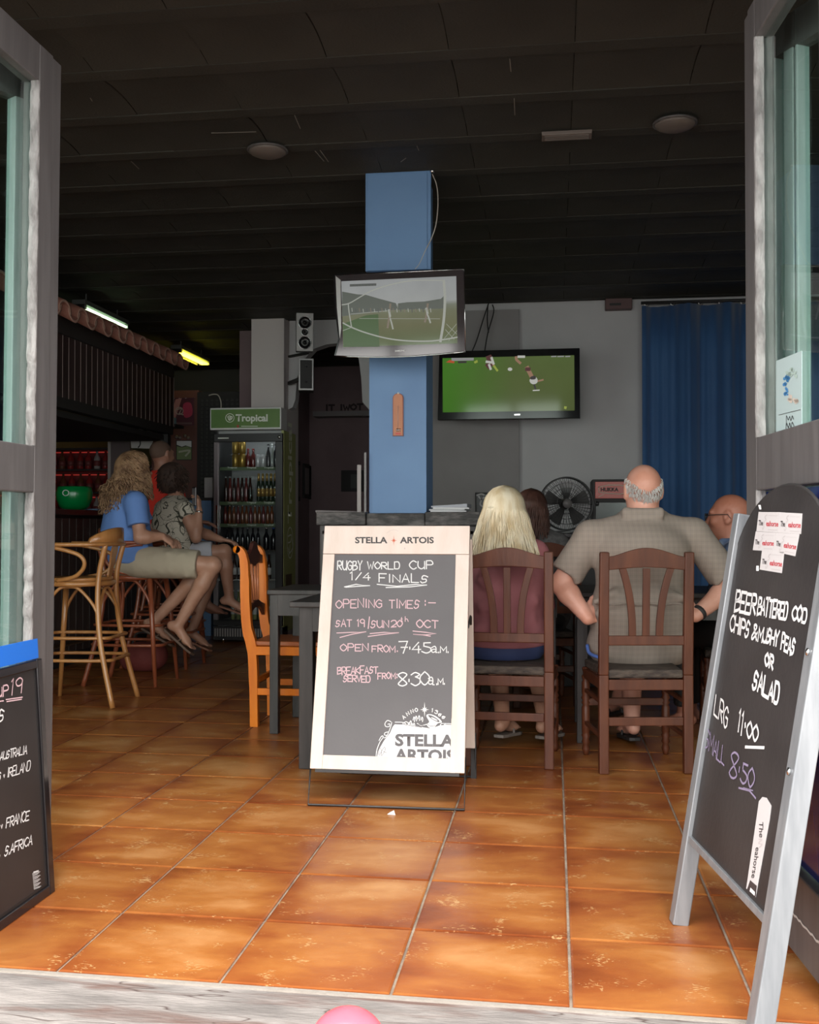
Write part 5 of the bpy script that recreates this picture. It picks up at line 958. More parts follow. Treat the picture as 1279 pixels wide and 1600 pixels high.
# door
dz0, dz1 = .21, 1.90; dy = fy0+.015
dr = MB().box((fx0+.0, dy-.02, dz1-.075), (fx1, dy+.02, dz1)).box((fx0, dy-.02, dz0-.05), (fx1, dy+.02, dz0)).box((fx1-.065, dy-.02, dz0), (fx1, dy+.02, dz1-.075)).obj('door', M_fblk, fg, bevel=.004)
MB().box((fx0, dy-.022, dz0), (fx0+.045, dy+.02, dz1-.075)).obj('door_stile', M_gd, dr, bevel=.004); MB().box((fx0+.045, dy-.004, dz0), (fx1-.065, dy+.002, dz1-.075)).obj('glass_pane', glass('fridge_glass', (.93, .95, .95), 1.35), dr)
MB().box((fx0+.03, dy-.045, .75), (fx0+.045, dy-.022, 1.25)).obj('door_handle', M_chrome, dr)
MB().lathe([(0, 0), (.014, 0), (.014, .004), (0, .004)], (fx1-.03, dy-.021, dz1-.035), 12, axis=(0, -1, 0)).obj('lock', M_chrome, dr); MB().box((fx0+.04, dy-.0225, dz1-.045), (fx0+.14, dy-.02, dz1-.035)).obj('name_strip', M_logo, dr)
MB().box((fx0, fy0, .03), (fx1, fy0+.2, .15)).obj('base', M_fblk, fg)
for k in range(26): x = fx0+.012+k*(.615/26); MB().box((x, fy0-.008, .062), (x+.012, fy0-.0, .135)).obj('grille_slat', mat('grille_grey', (.40, .38, .37), .5), fg)
for x in (fx0+.09, fx1-.09): MB().lathe([(0, -.012), (.03, -.012), (.032, 0), (.03, .012), (0, .012)], (x, fy0+.03, .032), 16, axis=(1, 0, 0)).obj('wheel', M_chrome, fg)
shz = [1.600, 1.285, 1.083, .845, .575, .205]
for i, z in enumerate(shz[:-1]):
    s = MB(); 
    for k in range(9): s.box((fx0+.03, fy0+.08+k*.04, z-.006), (fx1-.03, fy0+.086+k*.04, z))
    s.box((fx0+.03, fy0+.07, z-.03 if i < 3 else z-.008), (fx1-.03, fy0+.076, z)); sh = s.obj('shelf', M_chrome if i > 2 else mat('shelf_green', (.10, .15, .07), .5), fg); sh['kind'] = 'stuff'
    if i < 3:
        pq = Plane((0, fy0+.07, 0), (1, 0, 0), (0, 0, 1))
        for x in (355, 385, 412): yy = 824-(z-.018-1.05)*1650/9.52; printed('shelf_name', 'Tropical', pq, (x, yy), (x+15, yy), 2.6, M_logo, sh, .02, -.001 if pq.n.y > 0 else .001)
MB().tube([(fx0+.08, fy0+.10, 1.875), (fx1-.08, fy0+.10, 1.875)], .008, 6).obj('interior_lamp', mat('fridge_lamp', (.9, .95, 1), emit=(.9, .95, 1), es=9.0), fg)
# side lettering reading upwards
pG = Plane((fx1, 0, 0), (0, 1, 0), (0, 0, 1)); sG = .001 if pG.n.x > 0 else -.001
printed('side_name', 'Tropical', pG, (455.5, 818), (455.5, 662), 6.0, mat('side_logo', (.80, .82, .66), .5), fg, .02, sG, up=(-1, 0)); m = MB()
line(m, pG, [(453+4.6*math.cos(a), 848+24*math.sin(a)) for a in [k*math.pi/12 for k in range(25)]], .012, sG)
for pts in ([(450,838),(455,836),(454,846),(450,848)], [(456,842),(457,856),(452,864),(453,852)], [(450,856),(452,866)]): line(m, pG, pts, .014, sG, 0, True)
m.obj('side_roundel', M_logo, fg)
MB().box((fx1, fy0+.12, .30), (fx1+.002, fy0+.34, .62)).obj('faded_sticker', mat('faded_brown_sticker', (.10, .065, .03), .5), fg)
# contents: every bottle and can
def bottle(kind, lab, body, cap, r, h, neck, label_m=None, grp=None):
    o = MB()
    if kind == 'can': o.lathe([(r*.8, 0), (r, .008), (r, h-.012), (r*.82, h-.002), (r*.8, h)], n=10)
    else: o.lathe([(r*.9, 0), (r, .01), (r, h*.55), (r*.85, h*.64), (neck, h*.78), (neck, h*.96)], n=10)
    o = o.obj(kind, [body, cap]); tag(o, lab, kind, grp)
    if kind != 'can': MB().lathe([(neck*1.15, h*.95), (neck*1.2, h), (0, h+.002)] if cap is not M_gold else [(neck*1.3, h*.72), (neck*1.25, h*.98), (0, h)], n=8).obj('cap', cap, o)
    if label_m: MB().lathe([(r*1.02, h*.18), (r*1.02, h*.46)], n=10).obj('bottle_label', label_m, o)
    return o
M_gold = mat('gold_foil', (.55, .36, .12), .35, .7); BC = lambda n_, c, r=.12: mat(n_, c, r, spec=.8)
dbr = BC('dark_brown_glass', (.035, .012, .008)); dgr = BC('dark_green_glass', (.015, .03, .015)); redl = BC('red_drink', (.14, .022, .02)); clr = BC('clear_drink', (.30, .32, .32)); amb = BC('amber_drink', (.17, .05, .015)); ylw = BC('pale_yellow_drink', (.30, .32, .12)); wcan = mat('white_can', (.6, .6, .62), .3, .3); gcan = mat('gold_can', (.42, .27, .06), .3, .6); blk = BC('black_drink', (.012, .012, .016)); bluc = mat('blue_cap', (.03, .08, .4), .4)
rows = [
 (1.600, [(368, gcan, None), (378.5, gcan, None)], 'can', .033, .125, .0, 'gold drinks cans on the top fridge shelf, lower layer'),
 (1.726, [(368, gcan, None), (378.5, gcan, None)], 'can', .033, .125, .0, 'gold drinks cans stacked on the lower gold cans'),
 (1.600, [(387.5, redl, M_red), (395.5, redl, M_red)], 'bottle', .024, .17, .010, 'red bottles with red caps beside the gold cans'),
 (1.600, [(403, wcan, None), (411, wcan, None)], 'can', .026, .115, .0, 'white drinks cans on the top fridge shelf'),
 (1.600, [(419, blk, M_black), (425, clr, M_chrome), (430.5, blk, M_black)], 'bottle', .019, .21, .009, 'dark slim bottles at the right end of the top shelf'),
 (1.285, [(353+6.3*k, redl if k % 2 else dbr, clr) for k in range(7)], 'bottle', .017, .23, .010, 'clear-necked dark red bottles on the second fridge shelf'),
 (1.285, [(404+6.4*k, dgr, M_gold) for k in range(5)], 'bottle', .018, .26, .009, 'gold-necked dark bottles on the second fridge shelf'),
 (1.083, [(352+6.6*k, amb if k % 3 else redl, M_chrome) for k in range(12)], 'bottle', .0175, .165, .009, 'small amber beer bottles on the third fridge shelf'),
 (.845, [(355+8*k, blk, M_black) for k in range(7)], 'bottle', .021, .20, .009, 'black bottles on the fourth fridge shelf'),
 (.845, [(416, blk, M_chrome), (427, blk, bluc)], 'bottle', .028, .20, .011, 'two stout dark bottles with blue and silver tops'),
 (.575, [(366+9*k, dbr, M_black) for k in range(7)], 'bottle', .022, .23, .010, 'white-labelled brown bottles on the fifth fridge shelf'),
 (.205, [(364+8.5*k, ylw, M_white) for k in range(8)], 'bottle', .021, .27, .010, 'pale yellow-green bottles at the bottom of the fridge'),
]
for z, its, kd, r, h, nk, lab in rows:
    cache = {}
    NW = ['first', 'second', 'third', 'fourth', 'fifth', 'sixth', 'seventh', 'eighth', 'ninth', 'tenth', 'eleventh', 'twelfth']
    for ki, (x, b, c) in enumerate(its):
        own = '%s from left, %s' % (NW[ki] if len(its) > 2 else ('left one', 'right one')[ki], lab) if len(its) > 2 else '%s of the %s' % (('left', 'right')[ki], lab)
        key = (b.name, c.name if c else '')
        p = at(x, 824-(z-1.05)*1650/9.5, Y=fy0+.125)
        if key in cache: o = copy_tree(cache[key])
        else: o = bottle(kd, lab, b, c or b, r, h, nk, M_paper if (z == .575) else (M_gold if b is dgr else (M_paper if b is ylw else None)), lab); cache[key] = o
        o.location = (p.x, p.y, z+.0005); o['label'] = own
gl = MB().lathe([(.026, 0), (.03, .11), (.027, .11), (.024, .005)], n=12).obj('drinking_glass', M_glass); gl.location = tuple(at(391, 780, Y=fy0+.11).xy)+(1.2855,); tag(gl, 'small clear glass on the second fridge shelf before the gold-necked bottles', 'glass')
cbl = MB().tube(spline([at(a, b, Y=9.6) for a, b in ((345,641),(345,628),(341,618),(334,616),(326,618))], 4), .006, 6).obj('fridge_cable', mat('pale_cable', (0, 0, 0))); tag(cbl, 'thin pale cable curling up behind the fridge sign', 'cable')

# ================================================================== the bar
bar = thing('bar_counter', 'dark plank-fronted bar counter with a black worktop', 'bar', (-3.8, 7.5, 0), world=True)
MB().box((-4.25, 3.4, 1.14), (-3.56, 9.86, 1.185)).obj('worktop', mat('black_worktop', (.02, .018, .018), .3), bar, bevel=.006)
MB().box((-4.2, 3.5, 0), (-3.66, 9.8, 1.14)).obj('carcass', M_black, bar)
M_bp = mat('dark_bar_plank', (.045, .030, .027), .5, col2=(.075, .048, .042), scale=8, stretch=(1, 1, .2), bump=.2, rnd=.2)
pk = None
for k in range(52):
    y = 3.52+k*.12
    if pk is None: pk = MB().box((-.018, 0, 0), (0, .112, 1.02)).obj('plank', M_bp, bar, bevel=.003); o = pk; o.parent = bar; o.matrix_parent_inverse = Matrix.Identity(4)
    else: o = copy_tree(pk)
    o.location = V((-3.642, y, .10))-bar.location
MB().tube([(-3.52, 3.6, .20), (-3.52, 9.7, .20)], .018, 8).obj('foot_rail', mat('dull_brass', (.12, .07, .03), .4, .7), bar)
# canopy: plank fascia with pale gaps and a roof-tile eave
cn = thing('bar_canopy', 'dark slatted canopy over the bar with pale strips as light between the slats', 'canopy', (-3.7, 8, 2.0), world=True)
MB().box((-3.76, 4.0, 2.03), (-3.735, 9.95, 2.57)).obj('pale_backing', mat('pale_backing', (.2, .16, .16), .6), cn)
pk = None; yy = 4.0
while yy < 9.9:
    if pk is None: pk = MB().box((0, 0, -.26), (.022, .097, .26)).obj('plank', mat('dark_red_brown_plank', (.028, .013, .013), .5, col2=(.042, .02, .02), scale=9, stretch=(1, 1, .2), bump=.15, rnd=.15), cn, bevel=.002); o = pk; o.parent = cn; o.matrix_parent_inverse = Matrix.Identity(4)
    else: o = copy_tree(pk)
    o.location = V((-3.735, yy, 2.30))-cn.location
    if yy < 4.01: pk2 = o2 = MB().box((.006, .0975, -.26), (.024, .1025, .26)).obj('painted_gap_light', mat('painted_gap_light', (.30, .23, .22), .6), cn); o2.parent = cn; o2.matrix_parent_inverse = Matrix.Identity(4)  # pale strips stand in for light showing through the gaps
    else: o2 = copy_tree(pk2)
    o2.location = o.location; yy += .1035
MB().box((-3.80, 4.0, 2.52), (-3.69, 9.95, 2.60)).box((-3.79, 4.0, 1.96), (-3.70, 9.95, 2.04)).obj('beam', M_black, cn); MB().box((-5.59, 4.0, 1.90), (-3.76, 9.95, 1.95)).obj('soffit', M_black, cn)
for y in (4.2, 9.9): MB().box((-3.79, y-.04, 1.1855), (-3.72, y+.04, 1.98)).obj('post', M_black, cn)
ev = thing('roof_tile_eave', 'row of terracotta roof tiles along the top of the bar canopy', 'roof tiles', (-3.66, 8, 2.6), world=True)
mtl = mat('dusty_terracotta_tile', (.30, .12, .085), .7, col2=(.42, .19, .14), scale=14, bump=.25, rnd=.2); mrim = mat('pale_tile_rim', (.62, .38, .30), .8); n = 9
def rooftile(r, convex):
    m = MB(); vs = []
    for x, z, k in ((-.19, .11, 1.0), (.10, -.03, 1.15)):
        for i in range(n+1):
            a = math.pi*i/n; s = 1 if convex else -1
            for rr in (r*k, r*k-.022): vs.append((x, rr*math.cos(a), z+s*rr*math.sin(a)*.9))
    N2 = 2*(n+1); fs = []
    for i in range(n):
        a = 2*i; fs += [(a, a+2, N2+a+2, N2+a), (a+1, N2+a+1, N2+a+3, a+3), (a, a+1, a+3, a+2), (N2+a, N2+a+2, N2+a+3, N2+a+1)]
    m.add(vs, fs, 0, True); m.m = [1 if k_ % 4 == 3 else 0 for k_ in range(len(fs))]; return m
ua, ub_ = rooftile(.090, True).obj('roof_tile', [mtl, mrim], ev), rooftile(.090, False).obj('roof_tile', [mtl, mrim], ev); first = [True, True]; yy = 4.6; k = 0
for o in (ua, ub_): o.parent = ev; o.matrix_parent_inverse = Matrix.Identity(4)
while yy < 9.98:
    s = k % 2; o = (ua, ub_)[s] if first[s] else copy_tree((ua, ub_)[s]); first[s] = False; o.location = V((-3.64, yy, 2.655 if s == 0 else 2.70))-ev.location; yy += .15; k += 1
MB().box((-3.98, 4.5, 2.60), (-3.70, 9.95, 2.66)).obj('batten', M_black, ev)
# things on and behind the bar
M_gb = mat('green_plastic', (.0, .22, .05), .28, coat=.3)
gb = thing('ice_bucket', 'bright green round plastic ice bucket with a small white ring mark', 'bucket', (at(116, 797, X=-3.78).x, at(116, 797, X=-3.78).y, 1.185))
MB().lathe([(0, 0), (.075, 0), (.115, .03), (.138, .09), (.142, .14), (.130, .185), (.118, .19), (.112, .185), (.12, .14), (.115, .09), (.08, .02), (0, .012)], n=28).obj('bowl', M_gb, gb)
pc_ = Plane(V((0, 0, .12)), (1, 0, 0), (0, 0, 1)); m = MB()
a_ = math.radians(-92); ring = [V((.1415*math.cos(a_+.18*math.cos(t)), .1415*math.sin(a_+.18*math.cos(t)), .135+.022*math.sin(t))) for t in [k*math.pi/8 for k in range(17)]]; m.tube(ring, .004, 6); m.obj('ring_mark', M_white, gb)
dtr = tag(MB().box((-3.98, 8.05, 1.1855), (-3.62, 8.62, 1.20)).obj('bar_towel', mat('blue_grey_cloth', (.14, .19, .30), .8), bevel=.004), 'blue-grey bar towel lying beside the green bucket', 'towel')
# back shelf with red-lit bottles
bsf = thing('back_bar_shelf', 'long dark back-bar shelving along the left wall', 'shelf', (-5.4, 7.5, 0), world=True)
MB().box((-5.59, 4.5, 0), (-5.56, 10.4, 1.9)).obj('back_panel', mat('dark_red_panel', (.16, .02, .02), .6), bsf)
for z in (.9, 1.18, 1.42, 1.66, 1.88): MB().box((-5.56, 4.5, z-.02), (-5.28, 10.4, z)).obj('shelf_board', mat('dark_shelf', (.02, .012, .012), .5), bsf)
for y in (4.5, 6.5, 8.5, 10.37): MB().box((-5.56, y, 0), (-5.28, y+.03, 1.9)).obj('upright', mat('dark_shelf', (0, 0, 0)), bsf)
for z in (1.20, 1.44, 1.68): MB().tube([(-5.54, 8.3, z+.17), (-5.54, 10.3, z+.17)], .006, 6).obj('added_red_strip', mat('added_red_strip', (.5, .05, .04), emit=(1, .08, .06), es=0.16), bsf)  # glowing red strips added to brighten the dark shelving
rb = random.Random(11); kinds = [BC('dark_red_spirit', (.25, .02, .02)), BC('dim_brown_spirit', (.12, .04, .02)), BC('dim_clear_spirit', (.3, .25, .25))]; protos = {}
bs2 = thing('back_bar_shelf', 'dark red lit shelf unit of bottles facing the door, behind the green bucket', 'shelf', (-5.05, 10.6, 0), world=True)
MB().box((-5.56, 10.70, 0), (-4.53, 10.73, 1.9)).obj('back_panel', mat('dark_red_panel', (0, 0, 0)), bs2)
for z in (.9, 1.18, 1.42, 1.66, 1.88): MB().box((-5.56, 10.45, z-.02), (-4.53, 10.70, z)).obj('shelf_board', mat('dark_shelf', (0, 0, 0)), bs2)
for x in (-5.56, -4.56): MB().box((x, 10.45, 0), (x+.03, 10.70, 1.9)).obj('upright', mat('dark_shelf', (0, 0, 0)), bs2)
for z in (1.20, 1.44, 1.68): MB().tube([(-5.5, 10.69, z+.17), (-4.58, 10.69, z+.17)], .006, 6).obj('added_red_strip', mat('added_red_strip', (.5, .05, .04)), bs2)  # same added red glow for the unit facing the door
for z in (1.18, 1.42, 1.66):
    y = -5.44
    while y < -4.63:
        kd = rb.choice((0, 0, 1, 2)); 
        if kd not in protos: o = bottle('bottle', 'spirit bottle in the dim red back-bar shelving', kinds[kd], M_black if kd else M_red, .034, .20, .012, mat('dull_red_label', (.16, .03, .03), .6), 'spirit bottles on the back bar'); protos[kd] = o
        else: o = copy_tree(protos[kd])
        o.location = (y, 10.58, z+.0005); y += rb.uniform(.085, .11)
# brown partition with posters at the end of the bar
cbn = thing('brown_partition', 'dark red-brown wooden cabinet with posters behind the man in red', 'cabinet', (-4.0, 11, 0), world=True)
YB = 10.98; MB().box((-4.32, YB, 0), (-3.79, YB+.35, 2.53)).obj('cabinet_body', mat('red_brown_panel', (.15, .06, .05), .5, col2=(.18, .075, .062), scale=4), cbn, bevel=.005)
MB().box((-4.32, YB-.012, 2.45), (-3.79, YB, 2.53)).box((-3.83, YB-.012, 0), (-3.79, YB, 2.45)).box((-4.32, YB-.012, 0), (-4.29, YB, 2.45)).obj('face_frame', mat('red_brown_frame', (.18, .07, .06), .45), cbn)
pC = Plane((0, YB-.003, 0), (1, 0, 0), (0, 0, 1)); eC = 1 if pC.n.dot(CO-pC.o) > 0 else -1
def poster(lab, pts, mt, name='poster', extra=None, plane=None, th_=.003):
    plane = plane or pC; e = 1 if plane.n.dot(CO-plane.o) > 0 else -1; t = thing(name, lab, 'poster' if name == 'poster' else name.replace('_', ' '), world=True); MB().prism([plane.px(*p, 0) for p in pts], plane.n*e*th_).obj('sheet', mt, t)
    if extra:
        m = MB(); mats_ = extra(m, plane, e*(th_+.0015)); m.obj('print', mats_, t)
    return t
def ex1(m, pl, o):
    poly(m, pl, [(274,624),(284,622),(272,660),(264,662)], o, 0); poly(m, pl, [(286,632),(298,630),(300,648),(288,652)], o, 1, True); line(m, pl, [(272,622),(276,618.5),(280,622),(285,618.5),(290,622),(296,619)], .012, o*1.2, 2); line(m, pl, [(280+6*math.cos(a), 642+5.5*math.sin(a)) for a in [k*math.pi/8 for k in range(17)]], .010, o*1.3, 2); line(m, pl, [(276,640),(284,638),(280,646),(286,648)], .012, o*1.3, 2)
    poly(m, pl, [(268,660),(300,660),(300,663),(267,663)], o*1.2, 3)
    return [mat('poster_pink', (.5, .24, .26), .5), mat('poster_crimson', (.5, .05, .12), .5), mat('poster_white', (.5, .42, .42), .5), mat('poster_mauve', (.20, .12, .13), .5)]
poster('framed dark pink drinks poster on the red-brown cabinet', [(265,617),(303,617),(303,665),(264,664)], mat('poster_ground', (.12, .04, .06), .3), extra=ex1)
def ex2(m, pl, o):
    poly(m, pl, [(276,689),(299,689),(299,699),(290,696),(284,698),(276,695)], o, 0); poly(m, pl, [(276,697),(284,699),(292,697),(299,700),(299,718),(276,718)], o*1.1, 1); line(m, pl, [(280,706),(296,704),(290,712)], .02, o*1.4, 2, True); return [mat('pic_sky', (.7, .72, .74), .5), mat('pic_hill', (.2, .26, .12), .5), mat('pic_track', (.5, .5, .4), .5)]
poster('landscape picture of hills beside the dark-haired woman\'s head', [(275,688),(300,688),(300,719),(275,719)], M_black, 'picture', ex2)
pD = Plane((0, 10.9, 0), (1, 0, 0), (0, 0, 1))
def ex3(m, pl, o):
    line(m, pl, [(247,620),(250,625),(248,631),(252,636),(254,644),(252,650)], .03, o, 0, True); line(m, pl, [(246,623),(243.5,620)], .02, o, 0); poly(m, pl, [(247,640),(253,638),(254,650),(250,652)], o*1.1, 0, True); return [mat('dog_grey', (.36, .34, .34), .6)]
poster('small black poster with a pale animal figure, left of the pink poster', [(244,617),(257,617),(257,652),(244,652)], M_black, extra=ex3, plane=pC)
poster('white notice sheet hanging behind the curly-haired woman', [(203,671),(237,669),(239,690),(234,701),(205,700)], mat('dim_notice', (.6, .55, .55), .7), 'notice', lambda m, pl, o: (line(m, pl, [(207,674),(234,672)], .012, o), line(m, pl, [(218,684),(219,694),(216,699)], .012, o, 0, True), [M_black])[-1], plane=Plane((0, 10.3, 0), (1, 0, 0), (0, 0, 1)))
lb = thing('steel_shelf', 'blue-grey glossy box on the shelf end above the notice', 'box', world=True); q = at(225, 664, Y=10.3); MB().box((q.x, 10.15, q.z-.01), (q.x+.34, 10.32, q.z+.07)).obj('box_body', mat('teal_box', (.25, .42, .5), .3), lb, bevel=.01); MB().box((q.x-.5, 10.12, q.z-.04), (q.x+.40, 10.36, q.z-.01)).obj('shelf_board', M_black, lb)
m = MB()
for k in range(4): m.lathe([(0, 0), (.022, .004), (0, .008)], at(*((281,684),(289,681),(294,684),(276,683))[k], Y=YB-.013), 6, axis=(0, -1, 0))
m.obj('pale_ornament', mat('pale_ornament', (.3, .25, .24), .5), cbn)
struct(MB().box((-4.50, 10.325, 0), (-4.30, 10.40, 1.93)).obj('wall_bar_end', mat('plum_end_wall', (.13, .095, .10), .7)))
cbx = MB().box((-4.53, 10.31, .9), (-4.50, 10.325, 1.93)).obj('trim_4', mat('pale_edge', (.4, .34, .34), .6)); struct(cbx)
# blue counter end, black panel, paper holder
be = thing('blue_counter_end', 'blue painted end panel of the bar left of the fridge', 'panel', (-3.4, 9.95, 0), world=True)
MB().box((-3.60, 9.88, 0), (-3.285, 10.02, 1.31)).obj('panel_face', M_blue, be, bevel=.004); MB().box((-3.61, 9.87, 1.31), (-3.275, 10.03, 1.335)).obj('panel_cap', M_black, be)
blw = thing('black_studded_panel', 'black panel of small studs between the cabinet and the fridge', 'panel', (-3.4, 10.9, 0), world=True)
MB().box((-3.785, 10.9, 0), (-3.2, 10.95, 2.5)).obj('panel_face', M_black, blw); st = MB()
for i in range(9):
    for j in range(26): st.box((-3.74+i*.055, 10.893, 1.3+j*.044), (-3.715+i*.055, 10.9, 1.325+j*.044))
st = st.obj('stud', mat('dark_stud', (.04, .038, .035), .4), blw); st['kind'] = 'stuff'
tag(MB().box(tuple(at(322.5, 775, Y=9.87)-V((0, 0, 0))), tuple(at(332, 743, Y=9.80))).obj('paper_towel_box', mat('pale_box', (.42, .40, .40), .5), bevel=.006), 'narrow white box standing on the blue counter end', 'box').location.z = 1.335-at(322.5, 775, Y=9.87).z
# corridor pictures and lettering
pq_ = Plane((-2.995, 0, 0), (0, 1, 0), (0, 0, 1))
for i, (x0, x1, y0, y1) in enumerate(((463.5,467,720,783), (473.5,481.5,724,779), (487,491,730,781), (495.5,498.5,731,776))):
    t = thing('framed_picture', ('sliver of dark framed picture behind the fridge edge', 'dark framed picture with a bright pale strip in the passage', 'plain dark framed picture in the middle of the passage wall', 'dark framed picture at the far end of the passage wall')[i], 'picture', world=True); a, b = at(x0, y0, X=-2.99), at(x1, y1, X=-2.99)
    lo_, hi_ = min(a.z, b.z), max(a.z, b.z); 
    if a.y > 12.7 or b.y > 12.7: b.y = min(b.y, 12.75)
    MB().box((-3.0, a.y, lo_), (-2.975, b.y, hi_)).obj('picture_frame', M_black, t); MB().box((-2.975, a.y+.12*(b.y-a.y), lo_+.05), (-2.972, b.y-.12*(b.y-a.y), hi_-.05)).obj('picture_sheet', mat('pale_picture', (.22, .20, .20), .4) if i == 1 else mat('dim_picture', (.05, .04, .045), .4), t)
t = thing('framed_picture', 'wide black framed picture on the end wall of the passage', 'picture', world=True); a, b = at(533, 735, Y=12.78), at(568, 768, Y=12.78); MB().box((a.x, 12.77, b.z), (b.x, 12.80, a.z)).obj('picture_frame', M_black, t); MB().box((a.x+.12, 12.765, b.z+.04), (b.x-.05, 12.77, a.z-.05)).obj('picture_sheet', mat('dim_picture2', (.05, .06, .05), .4), t)
pL = Plane((0, 12.54, 0), (1, 0, 0), (0, 0, 1)); lt = MB(); write(lt, pL, 'IT IWOT', 509, 641, 566, 640, 8, .022, .001 if pL.n.y < 0 else -.001, jit=.03); lt = lt.obj('lettering', mat('plum_letters', (.035, .018, .02), .6)); tag(lt, 'dark plum letters standing above the passage header', 'sign'); struct(MB().box((-2.9, 12.545, 2.46), (-1.25, 12.56, 2.62)).obj('trim_3', M_maroon))
# menus and magazines on the ledge
tag(MB().box((-1.09, 5.82, 1.1355), (-1.068, 5.826, 1.40)).obj('menu_card', mat('dim_card', (.30, .27, .26), .6)), 'thin upright pale menu card on the ledge left of the pillar', 'menu')
tag(MB().box((-1.052, 5.83, 1.1355), (-1.040, 5.836, 1.47)).obj('menu_card', mat('dim_card2', (.20, .19, .19), .6)), 'taller grey menu card touching the pillar\'s left edge', 'menu')
for k in range(4):
    o = MB().hexa([(-.10, -.12, 0), (.10, -.12, 0), (.10, .12, 0), (-.10, .12, 0), (-.10, -.12, .008), (.10, -.12, .008 if k < 3 else .02), (.10, .12, .008 if k < 3 else .02), (-.10, .12, .008)]).obj('magazine', mat('magazine_%s' % 'abcd'[k], ((.5, .5, .52), (.42, .42, .43), (.6, .6, .6), (.35, .36, .4))[k], .5)); o.location = (-.585+k*.004, 5.96, 1.1355+k*.0085); o.rotation_euler = (0, 0, (.05, -.06, .1, -.02)[k])
    tag(o, ('lowest magazine of the pile on the ledge right of the pillar', 'second magazine up in the pile on the ledge', 'third magazine up in the pile on the ledge', 'top magazine of the pile, its cover curling up')[k], 'magazine', 'magazines on the half-wall ledge')
o = MB().hexa([(-.16, -.1, 0), (.14, -.1, 0), (.14, .1, 0), (-.16, .1, 0), (-.16, -.1, .012), (.14, -.1, .004), (.14, .1, .004), (-.16, .1, .012)]).obj('folded_paper', mat('dim_sheet', (.16, .14, .14), .7)); o.location = (-1.18, 5.97, 1.1355); tag(o, 'crumpled grey sheet on the left end of the ledge', 'paper')

# ================================================================== far side: curtain, fan, machine
cu = MB(); n = 150; x0, x1 = .757, 2.62; rc = random.Random(4); ph = [rc.uniform(0, 6) for _ in range(4)]
def cdep(x, z): return .06*math.sin(x*15+ph[0]+1.2*math.sin(x*4.3))+.022*math.sin(x*37+ph[1]+math.sin(x*9))*(.4+.6*(3-z)/3)+.006*math.sin(x*90+ph[2])
zs = [2.96, 2.5, 2.0, 1.5, 1.0, .5, .03]
cu.add([(x0+(x1-x0)*i/n, 9.27+cdep(x0+(x1-x0)*i/n, z), z) for z in zs for i in range(n+1)], [(j*(n+1)+i, j*(n+1)+i+1, (j+1)*(n+1)+i+1, (j+1)*(n+1)+i) for j in range(len(zs)-1) for i in range(n)], 0, True)
ct = thing('curtain', 'tall pleated blue curtain covering the right of the back wall', 'curtain', (1.6, 9.27, 0), world=True); cc = cu.obj('curtain_cloth', mat('blue_curtain', (.028, .095, .25), .7, col2=(.04, .13, .31), scale=1.2, sheen=.3), ct)
sdm = cc.modifiers.new('thick', 'SOLIDIFY'); sdm.thickness = .003
MB().tube([(.75, 9.27, 2.985), (2.65, 9.27, 2.985)], .014, 8).obj('curtain_rail', M_black, ct)
for x in (.80, 1.02, 1.25, 1.42, 1.60): MB().tube([(x+.02*math.cos(a), 9.27, 2.975+.02*math.sin(a)) for a in [k*math.pi/5 for k in range(10)]], .003, 5, closed=True).obj('curtain_ring', M_chrome, ct)
# side counter under the fan
sc_ = thing('sideboard', 'low dark cabinet carrying the drum fan', 'cabinet', (.1, 7.3, 0)); MB().box((-.28, -.25, 0), (.32, .25, .98)).obj('cabinet_body', M_black, sc_, bevel=.006); MB().box((-.30, -.27, .98), (.34, .27, 1.01)).obj('cabinet_top', M_gloss_black, sc_, bevel=.004)
for x in (-.14, .18): 
    d_ = MB().box((x-.15, -.262, .06), (x+.15, -.25, .92)).obj('door', mat('dark_cabinet_door', (.03, .027, .027), .45), sc_, bevel=.003); MB().lathe([(0, 0), (.012, 0), (.014, .015), (0, .02)], (x, -.262, .6), 10, axis=(0, -1, 0)).obj('knob', M_chrome, d_)
fan = thing('drum_fan', 'round black floor fan with wire guard on the dark cabinet', 'fan', (.085, 7.25, 1.0105), math.radians(8)); R_ = .178; HZ = .20
mf = mat('fan_black', (.02, .019, .019), .35); 
for y_, nm in ((-.055, 'front_guard'), (.055, 'rear_guard')):
    m = MB(); m.tube([(R_*math.cos(a), y_*.5, HZ+R_*math.sin(a)) for a in [k*math.pi/24 for k in range(48)]], .006, 6, closed=True)
    for k in range(40):
        a = k*math.pi/20; m.tube([(.04*math.cos(a), y_, HZ+.04*math.sin(a)), (R_*.7*math.cos(a+.08), y_*.95, HZ+R_*.7*math.sin(a+.08)), (R_*math.cos(a+.12), y_*.5, HZ+R_*math.sin(a+.12))], .0014, 4)
    for rr in (.07, .105, .14): m.tube([(rr*math.cos(a), y_*1.0, HZ+rr*math.sin(a)) for a in [k*math.pi/18 for k in range(36)]], .0014, 4, closed=True)
    m.obj(nm, mf, fan)
MB().lathe([(0, -.062), (.03, -.06), (.034, -.05), (.03, -.04)], (0, 0, HZ), 16, axis=(0, 1, 0)).obj('hub_badge', mat('fan_badge', (.11, .10, .10), .4), fan); MB().lathe([(0, -.035), (.03, -.03), (.035, .03), (.04, .08), (.03, .10), (0, .10)], (0, 0, HZ), 16, axis=(0, 1, 0)).obj('motor', mf, fan)
